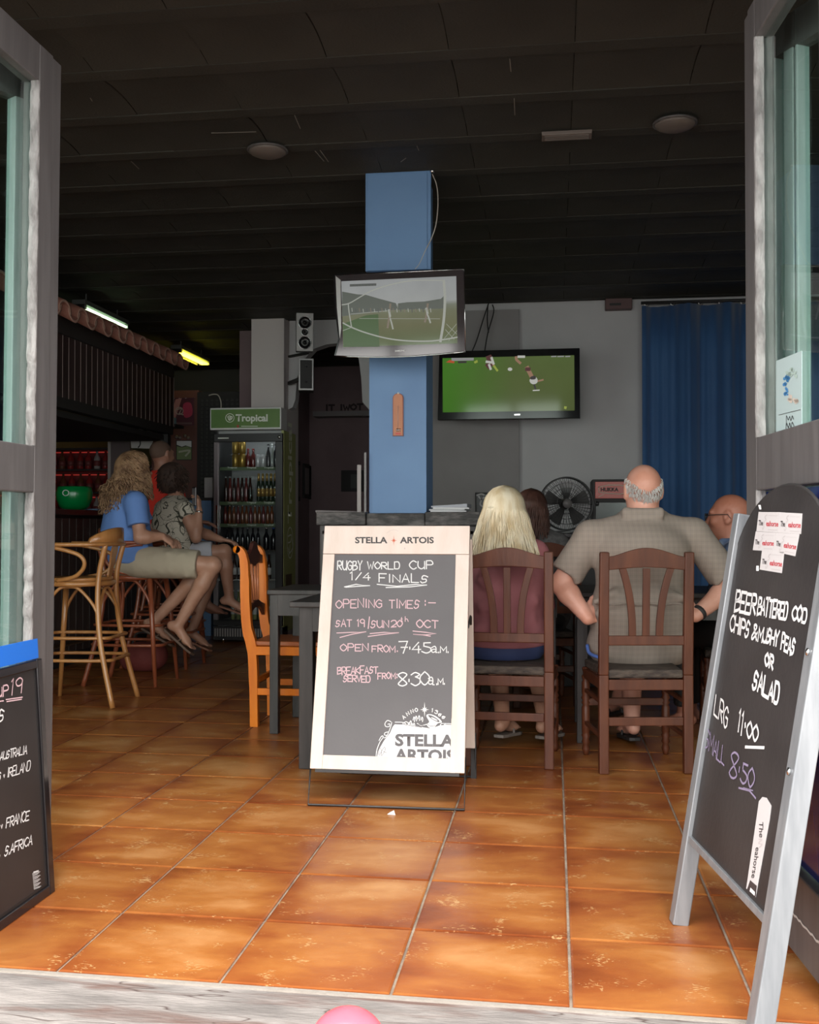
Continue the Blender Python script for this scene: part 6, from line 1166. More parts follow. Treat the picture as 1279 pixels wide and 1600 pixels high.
for k in range(5):
    a0_ = k*2*math.pi/5+.3; m = MB(); vs = []
    for j in range(6):
        r = .03+.125*j/5
        for i in range(5): t_ = a0_-.32+.75*i/4*(1-.1*j/5); vs.append((r*math.cos(t_), -.02+.028*i/4, HZ+r*math.sin(t_)))
    m.add(vs, [(5*j+i, 5*j+i+1, 5*j+i+6, 5*j+i+5) for j in range(5) for i in range(4)], 0, True); m.obj('blade', mat('fan_blade', (.075, .072, .072), .35, .3), fan)
MB().tube([(-.12, -.10, .006), (-.12, .10, .006), (.12, .10, .006), (.12, -.10, .006)], .007, 6, closed=True).tube([(-.12, 0, .006), (-.19, 0, .08), (-.195, 0, HZ), (-.178, 0, HZ)], .007, 6).tube([(.12, 0, .006), (.19, 0, .08), (.195, 0, HZ), (.178, 0, HZ)], .007, 6).obj('stand', mf, fan)
for s in (-1, 1): MB().lathe([(0, 0), (.016, 0), (.016, .02), (0, .02)], (s*.20, 0, HZ), 10, axis=(s, 0, 0)).obj('tilt_knob', mf, fan)
gmx = thing('game_machine', 'black coin-operated machine with a red lit-style header behind the bald man', 'machine', (.50, 8.75, 0)); MB().box((-.19, -.03, 0), (.22, .42, 1.44)).obj('machine_body', M_black, gmx, bevel=.006)
MB().box((-.165, -.045, 1.285), (.20, -.03, 1.42)).obj('header_panel', mat('header_red', (.26, .045, .03), .35, emit=(.25, .04, .03), es=.25), gmx, bevel=.002); MB().box((-.16, -.04, 1.0), (.20, -.03, 1.25)).obj('screen', mat('dim_screen', (.10, .11, .11), .15), gmx); MB().box((-.18, -.16, .86), (.21, -.03, .92)).obj('control_shelf', M_gloss_black, gmx, bevel=.004)
pH = Plane((0, 8.75-.046, 0), (1, 0, 0), (0, 0, 1)); eH = -.001 if pH.n.y > 0 else .001
o = printed('header_name', 'HUKKA', pH, (938, 767.5), (966, 767.5), 5.5, M_ink, None, .05, eH); o.parent = gmx; o.matrix_parent_inverse = mat_of(gmx).inverted(); 
m = MB(); hl = [(935,761),(950,758),(968,758),(985,761),(985,769),(968,772),(950,771),(935,769),(935,761)]; line(m, pH, hl, .008, eH); line(m, pH, [(935,776),(943,772.5)], .006, eH); o = m.obj('header_outline', mat('header_cream', (.5, .38, .30), .5)); o.parent = gmx; o.matrix_parent_inverse = mat_of(gmx).inverted()
# low back counter with the ornate picture
bc = thing('back_counter', 'low dark counter along the back wall behind the drinkers', 'counter', (-.3, 9.1, 0)); MB().box((-.55, -.22, 0), (.42, .24, .98)).obj('cabinet_body', M_black, bc); MB().box((-.57, -.25, .98), (.44, .25, 1.02)).obj('counter_top', mat('dim_grey_top', (.06, .058, .058), .5), bc, bevel=.004)
pc = thing('ornate_picture', 'black framed picture with white scrolls leaning behind the blonde woman', 'picture', world=True); pP = Plane((0, 9.30, 0), (1, 0, 0), (0, 0, 1)); a, b = at(742, 769.5, Y=9.28), at(850, 822, Y=9.28); MB().box((a.x, 9.29, 1.0205), (b.x, 9.32, a.z)).obj('picture_frame', M_black, pc, bevel=.003)
a2, b2 = at(744.5, 772, Y=9.28), at(846, 818, Y=9.28); MB().box((a2.x, 9.285, b2.z), (b2.x, 9.29, a2.z)).obj('picture_sheet', mat('picture_ground', (.05, .05, .055), .4), pc); m = MB(); e_ = -.018 if pP.n.y > 0 else .018
for pts in ([(745,774),(752,772),(757,775),(752,780),(748,776)], [(752,780),(750,788),(754,792)], [(757,775),(764,773)]): line(m, pP, pts, .014, e_, 0, True)
poly(m, pP, [(824,772),(844,772),(842,784),(832,780),(824,782)], e_, 0, True); poly(m, pP, [(826,783),(842,786),(842,802),(828,800)], e_, 1); line(m, pP, [(827,782),(836,784),(843,780)], .02, e_*1.05, 0, True); m.obj('print', [mat('picture_white', (.42, .40, .40), .5), mat('picture_red', (.30, .06, .04), .5)], pc)
# pink ball outside, scrap on the floor
ball = MB().lathe([(.0763*math.sin(math.pi*k/20), .0763-.0763*math.cos(math.pi*k/20)) for k in range(21)], n=32).obj('pink_ball', mat('pink_rubber', (.72, .10, .14), .28, col2=(.78, .14, .19), scale=6, coat=.3)); pos = at(543, 1640, D=1.99); ball.location = (pos.x, pos.y, -.004); tag(ball, 'pink rubber ball on the grey paving at the doorstep', 'ball')
MB().lathe([(0, 0), (.006, 0), (.004, .003), (0, .004)], (0, -.045, .135), 8, axis=(0, -.6, .8)).obj('valve', mat('valve_pink', (.4, .05, .08), .5), ball)
o = MB().prism([(0, 0, 0), (.03, -.004, 0), (.022, .012, .012), (.006, .02, .002)], (0, 0, .001)).obj('paper_scrap', M_paper); pos = at(610, 1273, Z=0); o.location = (pos.x-.012, pos.y, .0005); tag(o, 'tiny white paper scrap on the tiles before the lager board', 'paper')
# red bag under the stools
bgm = thing('red_bag', 'dark red bag on the floor under the middle bar stools', 'bag', (-2.98, 7.42, 0)); sdf_mesh('bag_body', [E((0, 0, .10), (.17, .11, .115), k=.02, cut=[((0, 0, .002), (0, 0, -1))]), E((.10, 0, .12), (.08, .09, .09)), E((-.11, .02, .08), (.07, .08, .08))], .01, mat('dark_red_cloth', (.17, .03, .025), .8, bump=.3, bscale=25), bgm); MB().tube(spline([(-.09, 0, .18), (-.05, 0, .27), (.05, 0, .27), (.09, 0, .18)], 5), .008, 6).obj('bag_handle', M_black, bgm)
# ================================================================== people
def skin(name, c1, c2, scale=9): 
    m = mat(name, c1, .48, col2=c2, scale=scale, bump=.08, bscale=90, detail=4); m.node_tree.nodes['Principled BSDF'].inputs['Subsurface Weight'].default_value = 0.0; return m
SK_tan = skin('tanned_skin', (.40, .20, .13), (.48, .26, .18)); SK_pink = skin('ruddy_skin', (.56, .26, .18), (.64, .34, .26)); SK_red = skin('sunburnt_skin', (.42, .16, .10), (.50, .21, .145)); SK_dim = skin('brown_skin', (.33, .15, .10), (.38, .19, .13))
def dv(a, b, c=0): return _r*a+_fh*b+_z*c
def torso(P, g=0.0, wx=1.0, dx=1.0, belly=0.0):
    """P: dict neck, chest, belly, pelvis, shL, shR, hipL, hipR, fwd; g grows it outwards"""
    R = frame(P['fwd'], (P['chest']-P['pelvis']) if (P['chest']-P['pelvis']).length > .01 else (0, 0, 1)); F_ = R@V((0, 1, 0)); Rp = frame(P['pfwd'])
    return [E(P['chest'], (.160*wx+g, .112*dx+g, .155+g), R, .06), E((P['chest']+P['belly'])/2, (.148*wx+g, .110*dx+g, .12+g), R, .06), E(P['belly']+F_*belly*.5, (.150*wx+g, (.115+belly*.6)*dx+g, .13+g), R, .06), E(P['pelvis'], (.165*wx+g, .125*dx+g, .115+g), Rp, .06),
            C(P['neck']-_z*.035, .050+g*.7, P['shL'], .050+g, .05), C(P['neck']-_z*.035, .050+g*.7, P['shR'], .050+g, .05), C(P['hipL'], .085*wx+g, P['hipR'], .085*wx+g, .05)]
def arm(a, b, c, s=1.0, g=0): 
    m = b+(c-b)*.3; return [C(a, .052*s+g, b, .040*s+g, .03), C(b, .040*s+g, m, .041*s+g, .02), C(m, .041*s+g, c, .026*s+g, .02)]
def leg(h, k, a, s=1.0, g=0):
    m = k+(a-k)*.32; back = V((0, 0, 0)); return [C(h, .088*s+g, k, .056*s+g, .04), E(k, (.056*s+g,)*3, k=.02), C(k, .052*s+g, m, .055*s+g, .02), C(m, .055*s+g, a, .034*s+g, .02)]
def cutcone(a, ra, b, rb, t, k=.03, shift=0):
    """cone from a towards b, cut square at t"""
    a = V(a); b = V(b); p = a+(b-a)*t; return C(a, ra, b, rb, k, [(p, b-a)])
def sandal(par, ank, toe, up, col, s=1.0):
    ank = V(ank); d = (V(toe)-ank).normalized(); u = (V(up)-d*V(up).dot(d)).normalized(); r = d.cross(u); c = ank-u*.078*s; m = MB(); out = []
    for x, y in ((-.055, 0), (-.05, .026), (0, .034), (.08, .034), (.15, .044), (.19, .036), (.215, 0), (.19, -.036), (.15, -.044), (.08, -.034), (0, -.034), (-.05, -.026)): out.append(c+d*x*s+r*y*s)
    m.prism(out, -u*.016*s); sl_ = m.obj('sandal', col, par, bevel=.003)
    m = MB(); 
    for sg_ in (-1, 1): m.tube([c+d*.07*s+r*.036*sg_*s, c+d*.10*s+r*.02*sg_*s+u*.045*s, c+d*.15*s+u*.018*s+r*.012*s], .006*s, 6)
    m.obj('sandal_strap', col, sl_); return sl_
def strand_mesh(name, paths, r0, r1, mt, par, n=3):
    m = MB()
    for p in paths: k = len(p); m.tube(p, [r0+(r1-r0)*i/(k-1) for i in range(k)], n, caps=False)
    return m.obj(name, mt, par, fix=False)
def man(lab, grp=None): 
    return thing('person', lab, 'person', world=True)

# ---------- big bald man seen from behind, checked shirt, hands on hips
D5 = 4.88
A = lambda x, y, D: at(x, y, D=D)
p5 = man('bald man with a white hair fringe in a grey-beige checked shirt, hands on hips'); fw5 = dv(-.10, 1)
S = dict(neck=A(1004, 803, 4.88), chest=A(1000, 872, 4.86), belly=A(997, 950, 4.86), pelvis=A(998, 1003, 4.86), shL=A(922, 838, 4.86), shR=A(1083, 834, 4.90), hipL=A(968, 1008, 4.9), hipR=A(1028, 1008, 4.92), fwd=fw5, pfwd=fw5)
elL, wrL = A(876, 912, 4.86), A(918, 966, 4.76); elR, wrR = A(1142, 915, 4.90), A(1086, 962, 4.80)
hd = A(1004, 767, 4.90); hp, HL, HR = head_prims(hd, dv(-.02, 1, -.06), s=1.06, jaw=1.08)
kL, aL = A(984, 990, 5.30), A(987, 1124, 5.12); kR, aR = A(1040, 990, 5.30), A(968, 1085, 5.38)
pr = hp+[C(hd-_z*.05, .068, S['neck']-_z*.02, .072, .03)]+torso(S, 0, 1.22, 1.22, .05)+arm(S['shL'], elL, wrL, 1.18)+arm(S['shR'], elR, wrR, 1.18)+leg(S['hipL'], kL, aL, 1.1)+leg(S['hipR'], kR, aR, 1.1)
pr += hand_prims(wrL, dv(.75, .25, .35), dv(.25, .9, -.3), side=1, s=1.1, curl=.55)+hand_prims(wrR, dv(-.75, .25, .45), dv(-.25, .9, -.3), side=-1, s=1.1, curl=.45)
pr += foot_prims(aL, aL+dv(0, .2, -.02), 1.05)+foot_prims(aR, aR+dv(-.05, .2, -.06), 1.05)
sdf_mesh('body', pr, .0065, SK_pink, p5)
M_check = mat('grey_beige_check_cloth', (.30, .265, .22), .85, bump=.25, bscale=14)
N = M_check.node_tree.nodes; L = M_check.node_tree.links; b = N['Principled BSDF']; tc = N.new('ShaderNodeTexCoord'); mp = N.new('ShaderNodeMapping'); mp.inputs['Rotation'].default_value = (0, 0, -YAW); L.new(tc.outputs['Object'], mp.inputs[0]); acc = None
for dr_, sc_x in (('X', 9), ('Z', 9), ('X', 27), ('Z', 27)):
    wv = N.new('ShaderNodeTexWave'); wv.bands_direction = dr_; wv.inputs['Scale'].default_value = sc_x*1.4; L.new(mp.outputs[0], wv.inputs['Vector'])
    if acc is None: acc = wv.outputs['Fac']
    else: ad = N.new('ShaderNodeMath'); ad.operation = 'ADD'; L.new(acc, ad.inputs[0]); L.new(wv.outputs['Fac'], ad.inputs[1]); acc = ad.outputs[0]
rp = N.new('ShaderNodeValToRGB'); rp.color_ramp.elements[0].position = 0; rp.color_ramp.elements[0].color = (.30, .245, .205, 1); rp.color_ramp.elements[1].color = (.225, .187, .16, 1); dvd = N.new('ShaderNodeMath'); dvd.operation = 'MULTIPLY'; dvd.inputs[1].default_value = .27; L.new(acc, dvd.inputs[0]); L.new(dvd.outputs[0], rp.inputs[0]); L.new(rp.outputs[0], b.inputs['Base Color'])
hem = A(998, 1034, 4.86)
sh = [dict(q, cut=[(hem+_z*.012, -_z)]) for q in torso(S, .016, 1.22, 1.22, .05)]+[E(A(996, 960, 4.83), (.225, .165, .16), frame(fw5), .05), E(A(997, 1008, 4.86), (.232, .175, .12), frame(fw5), .05, cut=[(hem+_z*.005, -_z)]), E(A(1001, 860, 4.86), (.215, .145, .12), frame(fw5), .06)]
sh += [cutcone(S['shL'], .072, elL, .080, .80), cutcone(S['shR'], .072, elR, .080, .80)]
# collar and back yoke folds
sh += [C(A(978, 799, 4.82), .016, A(1030, 799, 4.82), .016, .008), C(A(978, 806, 4.815), .019, A(1030, 806, 4.815), .019, .01), C(A(1030, 800, 4.82), .020, A(1042, 808, 4.95), .018, .012), C(A(978, 800, 4.82), .020, A(966, 808, 4.95), .018, .012)]
for (x0, y0, x1, y1) in ((930, 940, 960, 925), (935, 960, 990, 948), (1070, 935, 1030, 925), (940, 1000, 1010, 990)): sh.append(C(A(x0, y0, 4.72), .012, A(x1, y1, 4.71), .009, .045))
for e_, s_ in ((elL, S['shL']), (elR, S['shR'])):
    m_ = s_+(e_-s_)*.55; sh.append(C(m_+dv(0, -.06, .0), .014, m_+dv(.0, -.05, -.09), .010, .03))
sdf_mesh('checked_shirt', sh, .0075, M_check, p5, k=.04)
MB().tube(spline([A(906+14*k, 958+2*math.sin(k), 4.645+.0) if 0 else A(935+13*k, 943+(k % 3)*1.2, 4.655) for k in range(11)], 3), .004, 6).obj('shirt_seam', M_check, p5)
M_navy = mat('navy_cloth', (.018, .028, .085), .8, bump=.2, bscale=25); M_bluehem = mat('mid_blue_cloth', (.06, .12, .36), .8)
sh = [E(S['pelvis']-_z*.01, (.218, .168, .112), frame(fw5), .05), cutcone(S['hipL'], .108, kL, .080, .8), cutcone(S['hipR'], .108, kR, .080, .8)]
sh = [dict(q, cut=q.get('cut', [])+[((0, 0, .446), (0, 0, -1))]) for q in sh]; sdf_mesh('shorts', sh, .009, M_navy, p5)
MB().tube(spline([A(917, 1008, 4.80), A(920, 1020, 4.76), A(932, 1026, 4.70), A(945, 1029, 4.68)], 4), .008, 8).obj('blue_waistband', M_bluehem, p5)
# white fringe: short hairs round the sides and back
M_wh = mat('white_hair', (.62, .60, .57), .6, col2=(.46, .44, .42), scale=60, stretch=(1, 1, .2)); rh = random.Random(8); paths = []
for k in range(900):
    a = rh.uniform(-2.25, 2.25); q = abs(a); top = -.012+.066*min(1, q/1.35)**1.3; z = rh.uniform(-.062, top)
    if q > 1.35 and z < -.01: continue
    r = math.sqrt(max(.05, 1-((z-.025)/.092)**2)); pt = HL(.0790*r*math.sin(a), -.012-.0975*r*math.cos(a), z); nx = (HL(.1*math.sin(a), -.12*math.cos(a), z)-HL(0, 0, z)).normalized()
    paths.append([pt-nx*.003, pt+nx*.004-_z*.004, pt+nx*.003-_z*(.011+rh.random()*.006)])
strand_mesh('white_hair_fringe', paths, .0022, .001, M_wh, p5)
bnd = MB(); wp = wrR+(elR-wrR)*.10; ax = (elR-wrR).normalized(); bnd.lathe([(.036, -.010), (.038, 0), (.036, .010)], wp, 16, axis=ax); bnd.obj('watch_strap', M_black, p5)
sandal(p5, aL, aL+dv(0, .2, -.02), _z, M_black, 1.05); sandal(p5, aR, aR+dv(-.05, .2, -.06), _z, M_black, 1.05)

# ---------- blonde woman
p4 = man('woman with long straight blonde hair in a dusty pink top, seated with her back turned'); fw4 = dv(.05, 1)
S = dict(neck=A(789, 838, 4.93), chest=A(789, 905, 4.90), belly=A(789, 960, 4.90), pelvis=A(789, 1003, 4.90), shL=A(744, 866, 4.92), shR=A(834, 866, 4.92), hipL=A(765, 1008, 4.95), hipR=A(813, 1008, 4.95), fwd=fw4, pfwd=fw4)
elL, wrL = A(722, 940, 4.98), A(748, 930, 5.22); elR, wrR = A(847, 948, 4.98), A(826, 932, 5.25)
hd = A(787, 800, 4.92); hp, HL, HR = head_prims(hd, dv(.05, 1), s=.94, jaw=.9); kL, aL = A(772, 990, 5.36), A(785, 1122, 5.06); kR, aR = A(830, 990, 5.36), A(850, 1124, 5.08)
pr = hp+[C(hd-_z*.05, .050, S['neck']-_z*.02, .052, .03)]+torso(S, 0, .98, 1.0, .02)+arm(S['shL'], elL, wrL, .92)+arm(S['shR'], elR, wrR, .92)+leg(S['hipL'], kL, aL, 1.0)+leg(S['hipR'], kR, aR, 1.0)
pr += hand_prims(wrL, dv(.2, 1, -.05), dv(0, 0, -1), 1, .92, .4)+hand_prims(wrR, dv(-.2, 1, -.05), dv(0, 0, -1), -1, .92, .4)+foot_prims(aL, aL+dv(.10, .2, -.02), .95)+foot_prims(aR, aR+dv(.12, .2, -.02), .95)
sdf_mesh('body', pr, .007, SK_tan, p4)
M_pink = mat('dusty_pink_jersey', (.25, .085, .095), .85, bump=.35, bscale=11, stretch=(1, 1, 2.2)); cutb = [(A(789, 1006, 4.9), -_z)]
sh = [dict(q, cut=cutb) for q in torso(S, .014, 1.02, 1.05, .02)]+[cutcone(S['shL'], .064, elL, .054, 1.0), cutcone(elL, .054, wrL, .045, .6), cutcone(S['shR'], .064, elR, .054, 1.0), cutcone(elR, .054, wrR, .045, .6), E(A(789, 985, 4.88), (.178, .135, .10), frame(fw4), .05, cut=cutb)]
for (x0, y0, x1, y1) in ((750, 905, 775, 925), (755, 950, 800, 940), (760, 975, 830, 965), (825, 900, 810, 930), (835, 940, 815, 950), (745, 985, 790, 992)): sh.append(C(A(x0, y0, 4.79), .011, A(x1, y1, 4.785), .008, .045))
sdf_mesh('pink_top', sh, .008, M_pink, p4)
sh = [E(S['pelvis']-_z*.02, (.185, .145, .105), frame(fw4), .05), cutcone(S['hipL'], .100, kL, .072, .8), cutcone(S['hipR'], .100, kR, .072, .8)]
sdf_mesh('navy_shorts', [dict(q, cut=q.get('cut', [])+[((0, 0, .446), (0, 0, -1))]) for q in sh], .009, M_navy, p4)
M_bl = mat('pale_blonde_hair', (.60, .47, .28), .45, col2=(.80, .72, .55), scale=26, stretch=(1, 1, .07), detail=5)
N = M_bl.node_tree.nodes; L = M_bl.node_tree.links
sdf_mesh('hair', [E(hd+_z*.015-dv(0, .012), (.092, .108, .105), frame(fw4), .04), C(hd-_z*.02-dv(0, .045), .080, hd-_z*.20-dv(0, .07), .100, .05, [(hd-_z*.205, -_z)]), C(hd-_z*.08-dv(.075, .03), .04, hd-_z*.20-dv(.105, .04), .05, .05, [(hd-_z*.205, -_z)]), C(hd-_z*.08-dv(-.075, .03), .04, hd-_z*.20-dv(-.12, .04), .05, .05, [(hd-_z*.205, -_z)])], .009, M_bl, p4)
rh = random.Random(2); paths = []
for k in range(620):
    a = rh.uniform(-1.75, 1.75); f = rh.uniform(.75, 1.08); sx, cx = math.sin(a), math.cos(a); ln = .205+rh.uniform(0, .05)
    rx, ry = .098, .118; pth = [hd+_z*.122+dv(.006*sx, -.012)]
    for t_ in (.35, .7, 1.0): w_ = math.sin(t_*math.pi/2); pth.append(hd+dv(rx*sx*w_, -.012-ry*cx*w_)+_z*(.018+.105*math.cos(t_*math.pi/2)))
    for t_ in (.25, .5, .75, 1.0): sp_ = 1+.48*t_*f*(.6+.4*abs(sx)); pth.append(hd+dv(rx*sx*sp_+.012*t_-(.035*t_ if sx < 0 else 0)*abs(sx), -.012-ry*cx*(1+.15*t_)-.11*t_**2*max(0, cx))+_z*(.018-ln*t_)+dv(rh.uniform(-.006, .006), rh.uniform(-.004, .004)))
    paths.append(spline(pth, 2))
strand_mesh('hair_strand', paths, .0032, .0016, M_bl, p4)['kind'] = 'stuff'
sandal(p4, aL, aL+dv(.10, .2, -.02), _z, mat('grey_sandal', (.20, .17, .15), .6), .95); sandal(p4, aR, aR+dv(.12, .2, -.02), _z, mat('grey_sandal', (0, 0, 0)), .95)

# ---------- woman in the blue T-shirt on the middle stool
p1 = man('woman with long curly hair in a blue T-shirt and beige shorts on a stool'); fw1 = dv(1, .22)
S = dict(neck=A(207, 768, 7.12), chest=A(199, 800, 7.12), belly=A(193, 843, 7.12), pelvis=A(205, 877, 7.10), shL=A(207, 781, 7.29), shR=A(212, 785, 6.95), hipL=A(216, 877, 7.20), hipR=A(218, 878, 7.00), fwd=dv(1, .22, -.12), pfwd=dv(1, .1))
elR, wrR = A(219, 840, 6.90), A(253, 838, 6.97); elL, wrL = A(232, 835, 7.34), A(262, 842, 7.15); hd = A(211, 733, 7.12); hp, HL, HR = head_prims(hd, dv(.93, .36, -.05), s=.98, jaw=.92)
kR, aR = A(333, 883, 6.98), A(279, 976, 7.0); kL, aL = A(322, 886, 7.18), A(241, 970, 7.2)
pr = hp+[C(hd-_z*.05, .050, S['neck']-_z*.02, .052, .03)]+torso(S, 0, 1.0, 1.12, .03)+arm(S['shR'], elR, wrR, 1.0)+arm(S['shL'], elL, wrL, 1.0)+leg(S['hipR'], kR, aR, .98)+leg(S['hipL'], kL, aL, .98)
pr += hand_prims(wrR, dv(.7, .3, -.5), dv(-.2, .4, -.8), 1, .95, .6)+hand_prims(wrL, dv(.6, -.5, -.2), dv(0, 0, -1), -1, .95, .5)
tR, tL = aR+dv(.16, 0, -.14), aL+dv(.18, 0, -.10); pr += foot_prims(aR, tR, .98, dv(.6, 0, .8))+foot_prims(aL, tL, .98, dv(.4, 0, .9))
sdf_mesh('body', pr, .007, SK_tan, p1)
M_bt = mat('cornflower_blue_jersey', (.12, .23, .53), .85, bump=.35, bscale=9); cutb = [(A(200, 876, 7.1), -_z)]
sh = [dict(q, cut=cutb) for q in torso(S, .017, 1.05, 1.15, .03)]+[cutcone(S['shR'], .070, elR, .075, .66), cutcone(S['shL'], .070, elL, .075, .66), E(A(196, 862, 7.1), (.185, .155, .10), frame(dv(1, .2)), .05, cut=cutb)]
for (x0, y0, x1, y1) in ((200, 815, 228, 850), (185, 800, 178, 850), (205, 850, 230, 862), (178, 865, 225, 870)): sh.append(C(A(x0, y0, 6.975), .013, A(x1, y1, 6.975), .009, .045))
sdf_mesh('blue_t_shirt', sh, .008, M_bt, p1)
M_be = mat('beige_cotton', (.42, .36, .27), .85, bump=.5, bscale=14); sh = [E(S['pelvis']+_z*.0, (.180, .150, .115), frame(dv(1, 0)), .05), cutcone(S['hipR'], .108, kR, .092, .80), cutcone(S['hipL'], .105, kL, .088, .78)]
for (x0, y0, x1, y1) in ((262, 866, 268, 892), (285, 868, 292, 898), (240, 872, 250, 890)): sh.append(C(A(x0, y0, 6.915), .010, A(x1, y1, 6.92), .008, .045))
sdf_mesh('beige_shorts', sh, .008, M_be, p1)
M_cu = mat('sandy_curly_hair', (.16, .085, .045), .55, col2=(.36, .22, .12), scale=22, detail=4); BK = dv(-.95, -.3)
sdf_mesh('hair', [E(hd+_z*.02+BK*.02, (.095, .112, .105), frame(dv(.93, .36)), .04), C(hd+BK*.04-_z*.03, .088, hd+BK*.10-_z*.16, .075, .05), C(hd+BK*.08-_z*.10+dv(0, -.05), .05, hd+BK*.14-_z*.24, .035, .05), C(hd+dv(.02, -.07)-_z*.03, .04, hd+dv(.045, -.115)-_z*.17, .028, .03)], .01, M_cu, p1)
rh = random.Random(5); paths = []
for k in range(430):
    a = rh.uniform(-2.3, 2.3) ; front = abs(a) > 1.5; c0 = hd+_z*(.12+rh.uniform(-.01, .01)); sx, cx = math.sin(a), math.cos(a); R1 = frame(dv(.93, .36)); out_ = R1@V((sx, -cx, 0)); ln = rh.uniform(.15, .33) if not front else rh.uniform(.13, .24); base = []
    for t_ in (0, .4, .8, 1.0): w_ = math.sin(t_*math.pi/2); base.append(hd+out_*(.108*w_)+_z*(.02+.105*math.cos(t_*math.pi/2)))
    for t_ in (.25, .5, .75, 1.0): base.append(hd+out_*(.108+.045*t_)+(BK*.075*t_*t_ if not front else V((0, 0, 0)))+_z*(.02-ln*t_))
    sp_ = spline(base, 5); ph_ = rh.uniform(0, 6); rad = rh.uniform(.009, .016); fq = rh.uniform(.9, 1.3); path = []
    for i, q in enumerate(sp_): s_ = min(1, i/8); path.append(q+V((math.cos(ph_+i*fq), math.sin(ph_+i*fq), .4*math.sin(ph_+i*fq*1.3)))*rad*s_)
    paths.append(path)
strand_mesh('hair_curl', paths, .0042, .003, M_cu, p1)['kind'] = 'stuff'
M_shade = mat('dark_lens', (.01, .01, .01), .08); m = MB(); hf = 1
for e_ in (-1, 1): m.lathe([(0, 0), (.024, 0), (.026, -.006), (0, -.006)], HL(.033*e_, .104, .008), 14, axis=HR@V((0, 1, 0))); 
for e_ in (-1, 1): m.tube([HL(.058*e_, .098, .012), HL(.080*e_, .05, .014), HL(.085*e_, -.01, .010)], .0035, 6)
m.tube([HL(-.012, .106, .012), HL(.012, .106, .012)], .003, 6).obj('sunglasses', M_shade, p1)
M_ff = mat('brown_flip_flop', (.10, .055, .035), .6); sandal(p1, aR, tR, dv(.6, 0, .8), M_ff, .98); sandal(p1, aL, tL, dv(.4, 0, .9), M_ff, .98)

# ---------- woman in the patterned blouse
p2 = man('short dark-haired woman in a cream blouse with dark leaf lines, holding up a phone'); fw2 = dv(.8, .6)
S = dict(neck=A(276, 782, 7.95), chest=A(270, 808, 7.95), belly=A(268, 842, 7.95), pelvis=A(278, 868, 7.95), shL=A(256, 796, 8.07), shR=A(288, 797, 7.83), hipL=A(284, 868, 8.04), hipR=A(288, 869, 7.88), fwd=dv(.8, .6, -.1), pfwd=dv(.95, .3))
elR, wrR = A(306, 840, 7.78), A(311, 797, 7.82); elL, wrL = A(316, 833, 8.08), A(345, 843, 8.02); hd = A(274, 749, 7.95); hp, HL, HR = head_prims(hd, dv(.55, .83), s=.97, jaw=.95)
kR, aR = A(350, 862, 7.90), A(358, 934, 7.92); kL, aL = A(338, 876, 8.08), A(300, 985, 8.05)
pr = hp+[C(hd-_z*.05, .052, S['neck']-_z*.02, .054, .03)]+torso(S, 0, 1.0, 1.05, .02)+arm(S['shR'], elR, wrR, .95)+arm(S['shL'], elL, wrL, .95)+leg(S['hipR'], kR, aR, .95)+leg(S['hipL'], kL, aL, .95)
tR, tL = aR+dv(.19, .02, -.07), aL+dv(.18, 0, -.08); pr += hand_prims(wrR, dv(-.05, .1, 1), dv(-.9, .1, 0), -1, .95, .8)+hand_prims(wrL, dv(.95, 0, -.15), dv(0, 0, -1), 1, .95, .45)+foot_prims(aR, tR, .95, dv(.3, 0, 1))+foot_prims(aL, tL, .95, dv(.3, 0, 1))
sdf_mesh('body', pr, .007, SK_tan, p2)
M_fl = mat('cream_leaf_print', (.46, .43, .35), .8, bump=.3, bscale=16); N = M_fl.node_tree.nodes; L = M_fl.node_tree.links; b = N['Principled BSDF']; tc = N.new('ShaderNodeTexCoord'); last = None
for scn, wdt in ((8.5, .022), (14, .018)):
    n = N.new('ShaderNodeTexNoise'); n.inputs['Scale'].default_value = scn; n.inputs['Detail'].default_value = 0; n.inputs['Distortion'].default_value = 1.6; L.new(tc.outputs['Object'], n.inputs['Vector']); s_ = N.new('ShaderNodeMath'); s_.operation = 'SUBTRACT'; L.new(n.outputs['Fac'], s_.inputs[0]); s_.inputs[1].default_value = .5; a_2 = N.new('ShaderNodeMath'); a_2.operation = 'ABSOLUTE'; L.new(s_.outputs[0], a_2.inputs[0]); lt_ = N.new('ShaderNodeMath'); lt_.operation = 'LESS_THAN'; L.new(a_2.outputs[0], lt_.inputs[0]); lt_.inputs[1].default_value = wdt
    if last is None: last = lt_.outputs[0]
    else: mxm = N.new('ShaderNodeMath'); mxm.operation = 'MAXIMUM'; L.new(last, mxm.inputs[0]); L.new(lt_.outputs[0], mxm.inputs[1]); last = mxm.outputs[0]
mx = N.new('ShaderNodeMix'); mx.data_type = 'RGBA'; L.new(last, mx.inputs['Factor']); mx.inputs['A'].default_value = (.55, .51, .42, 1); mx.inputs['B'].default_value = (.05, .05, .035, 1); L.new(mx.outputs['Result'], b.inputs['Base Color'])
cutb = [(A(270, 876, 7.95), -_z)]
sdf_mesh('patterned_blouse', [dict(q, cut=cutb) for q in torso(S, .016, 1.02, 1.1, .02)]+[cutcone(S['shR'], .066, elR, .066, .25), cutcone(S['shL'], .066, elL, .066, .25), E(A(272, 860, 7.95), (.18, .15, .11), frame(fw2), .05, cut=cutb)], .008, M_fl, p2)
M_wsh = mat('white_shorts_cloth', (.55, .56, .62), .8, bump=.4, bscale=20); sdf_mesh('white_shorts', [E(S['pelvis']-_z*.01, (.178, .145, .105), frame(dv(.95, .3)), .05), cutcone(S['hipR'], .100, kR, .082, .72), cutcone(S['hipL'], .10, kL, .08, .7)], .009, M_wsh, p2)
M_dh = mat('dark_brown_hair', (.030, .016, .012), .75, col2=(.06, .032, .022), scale=30)
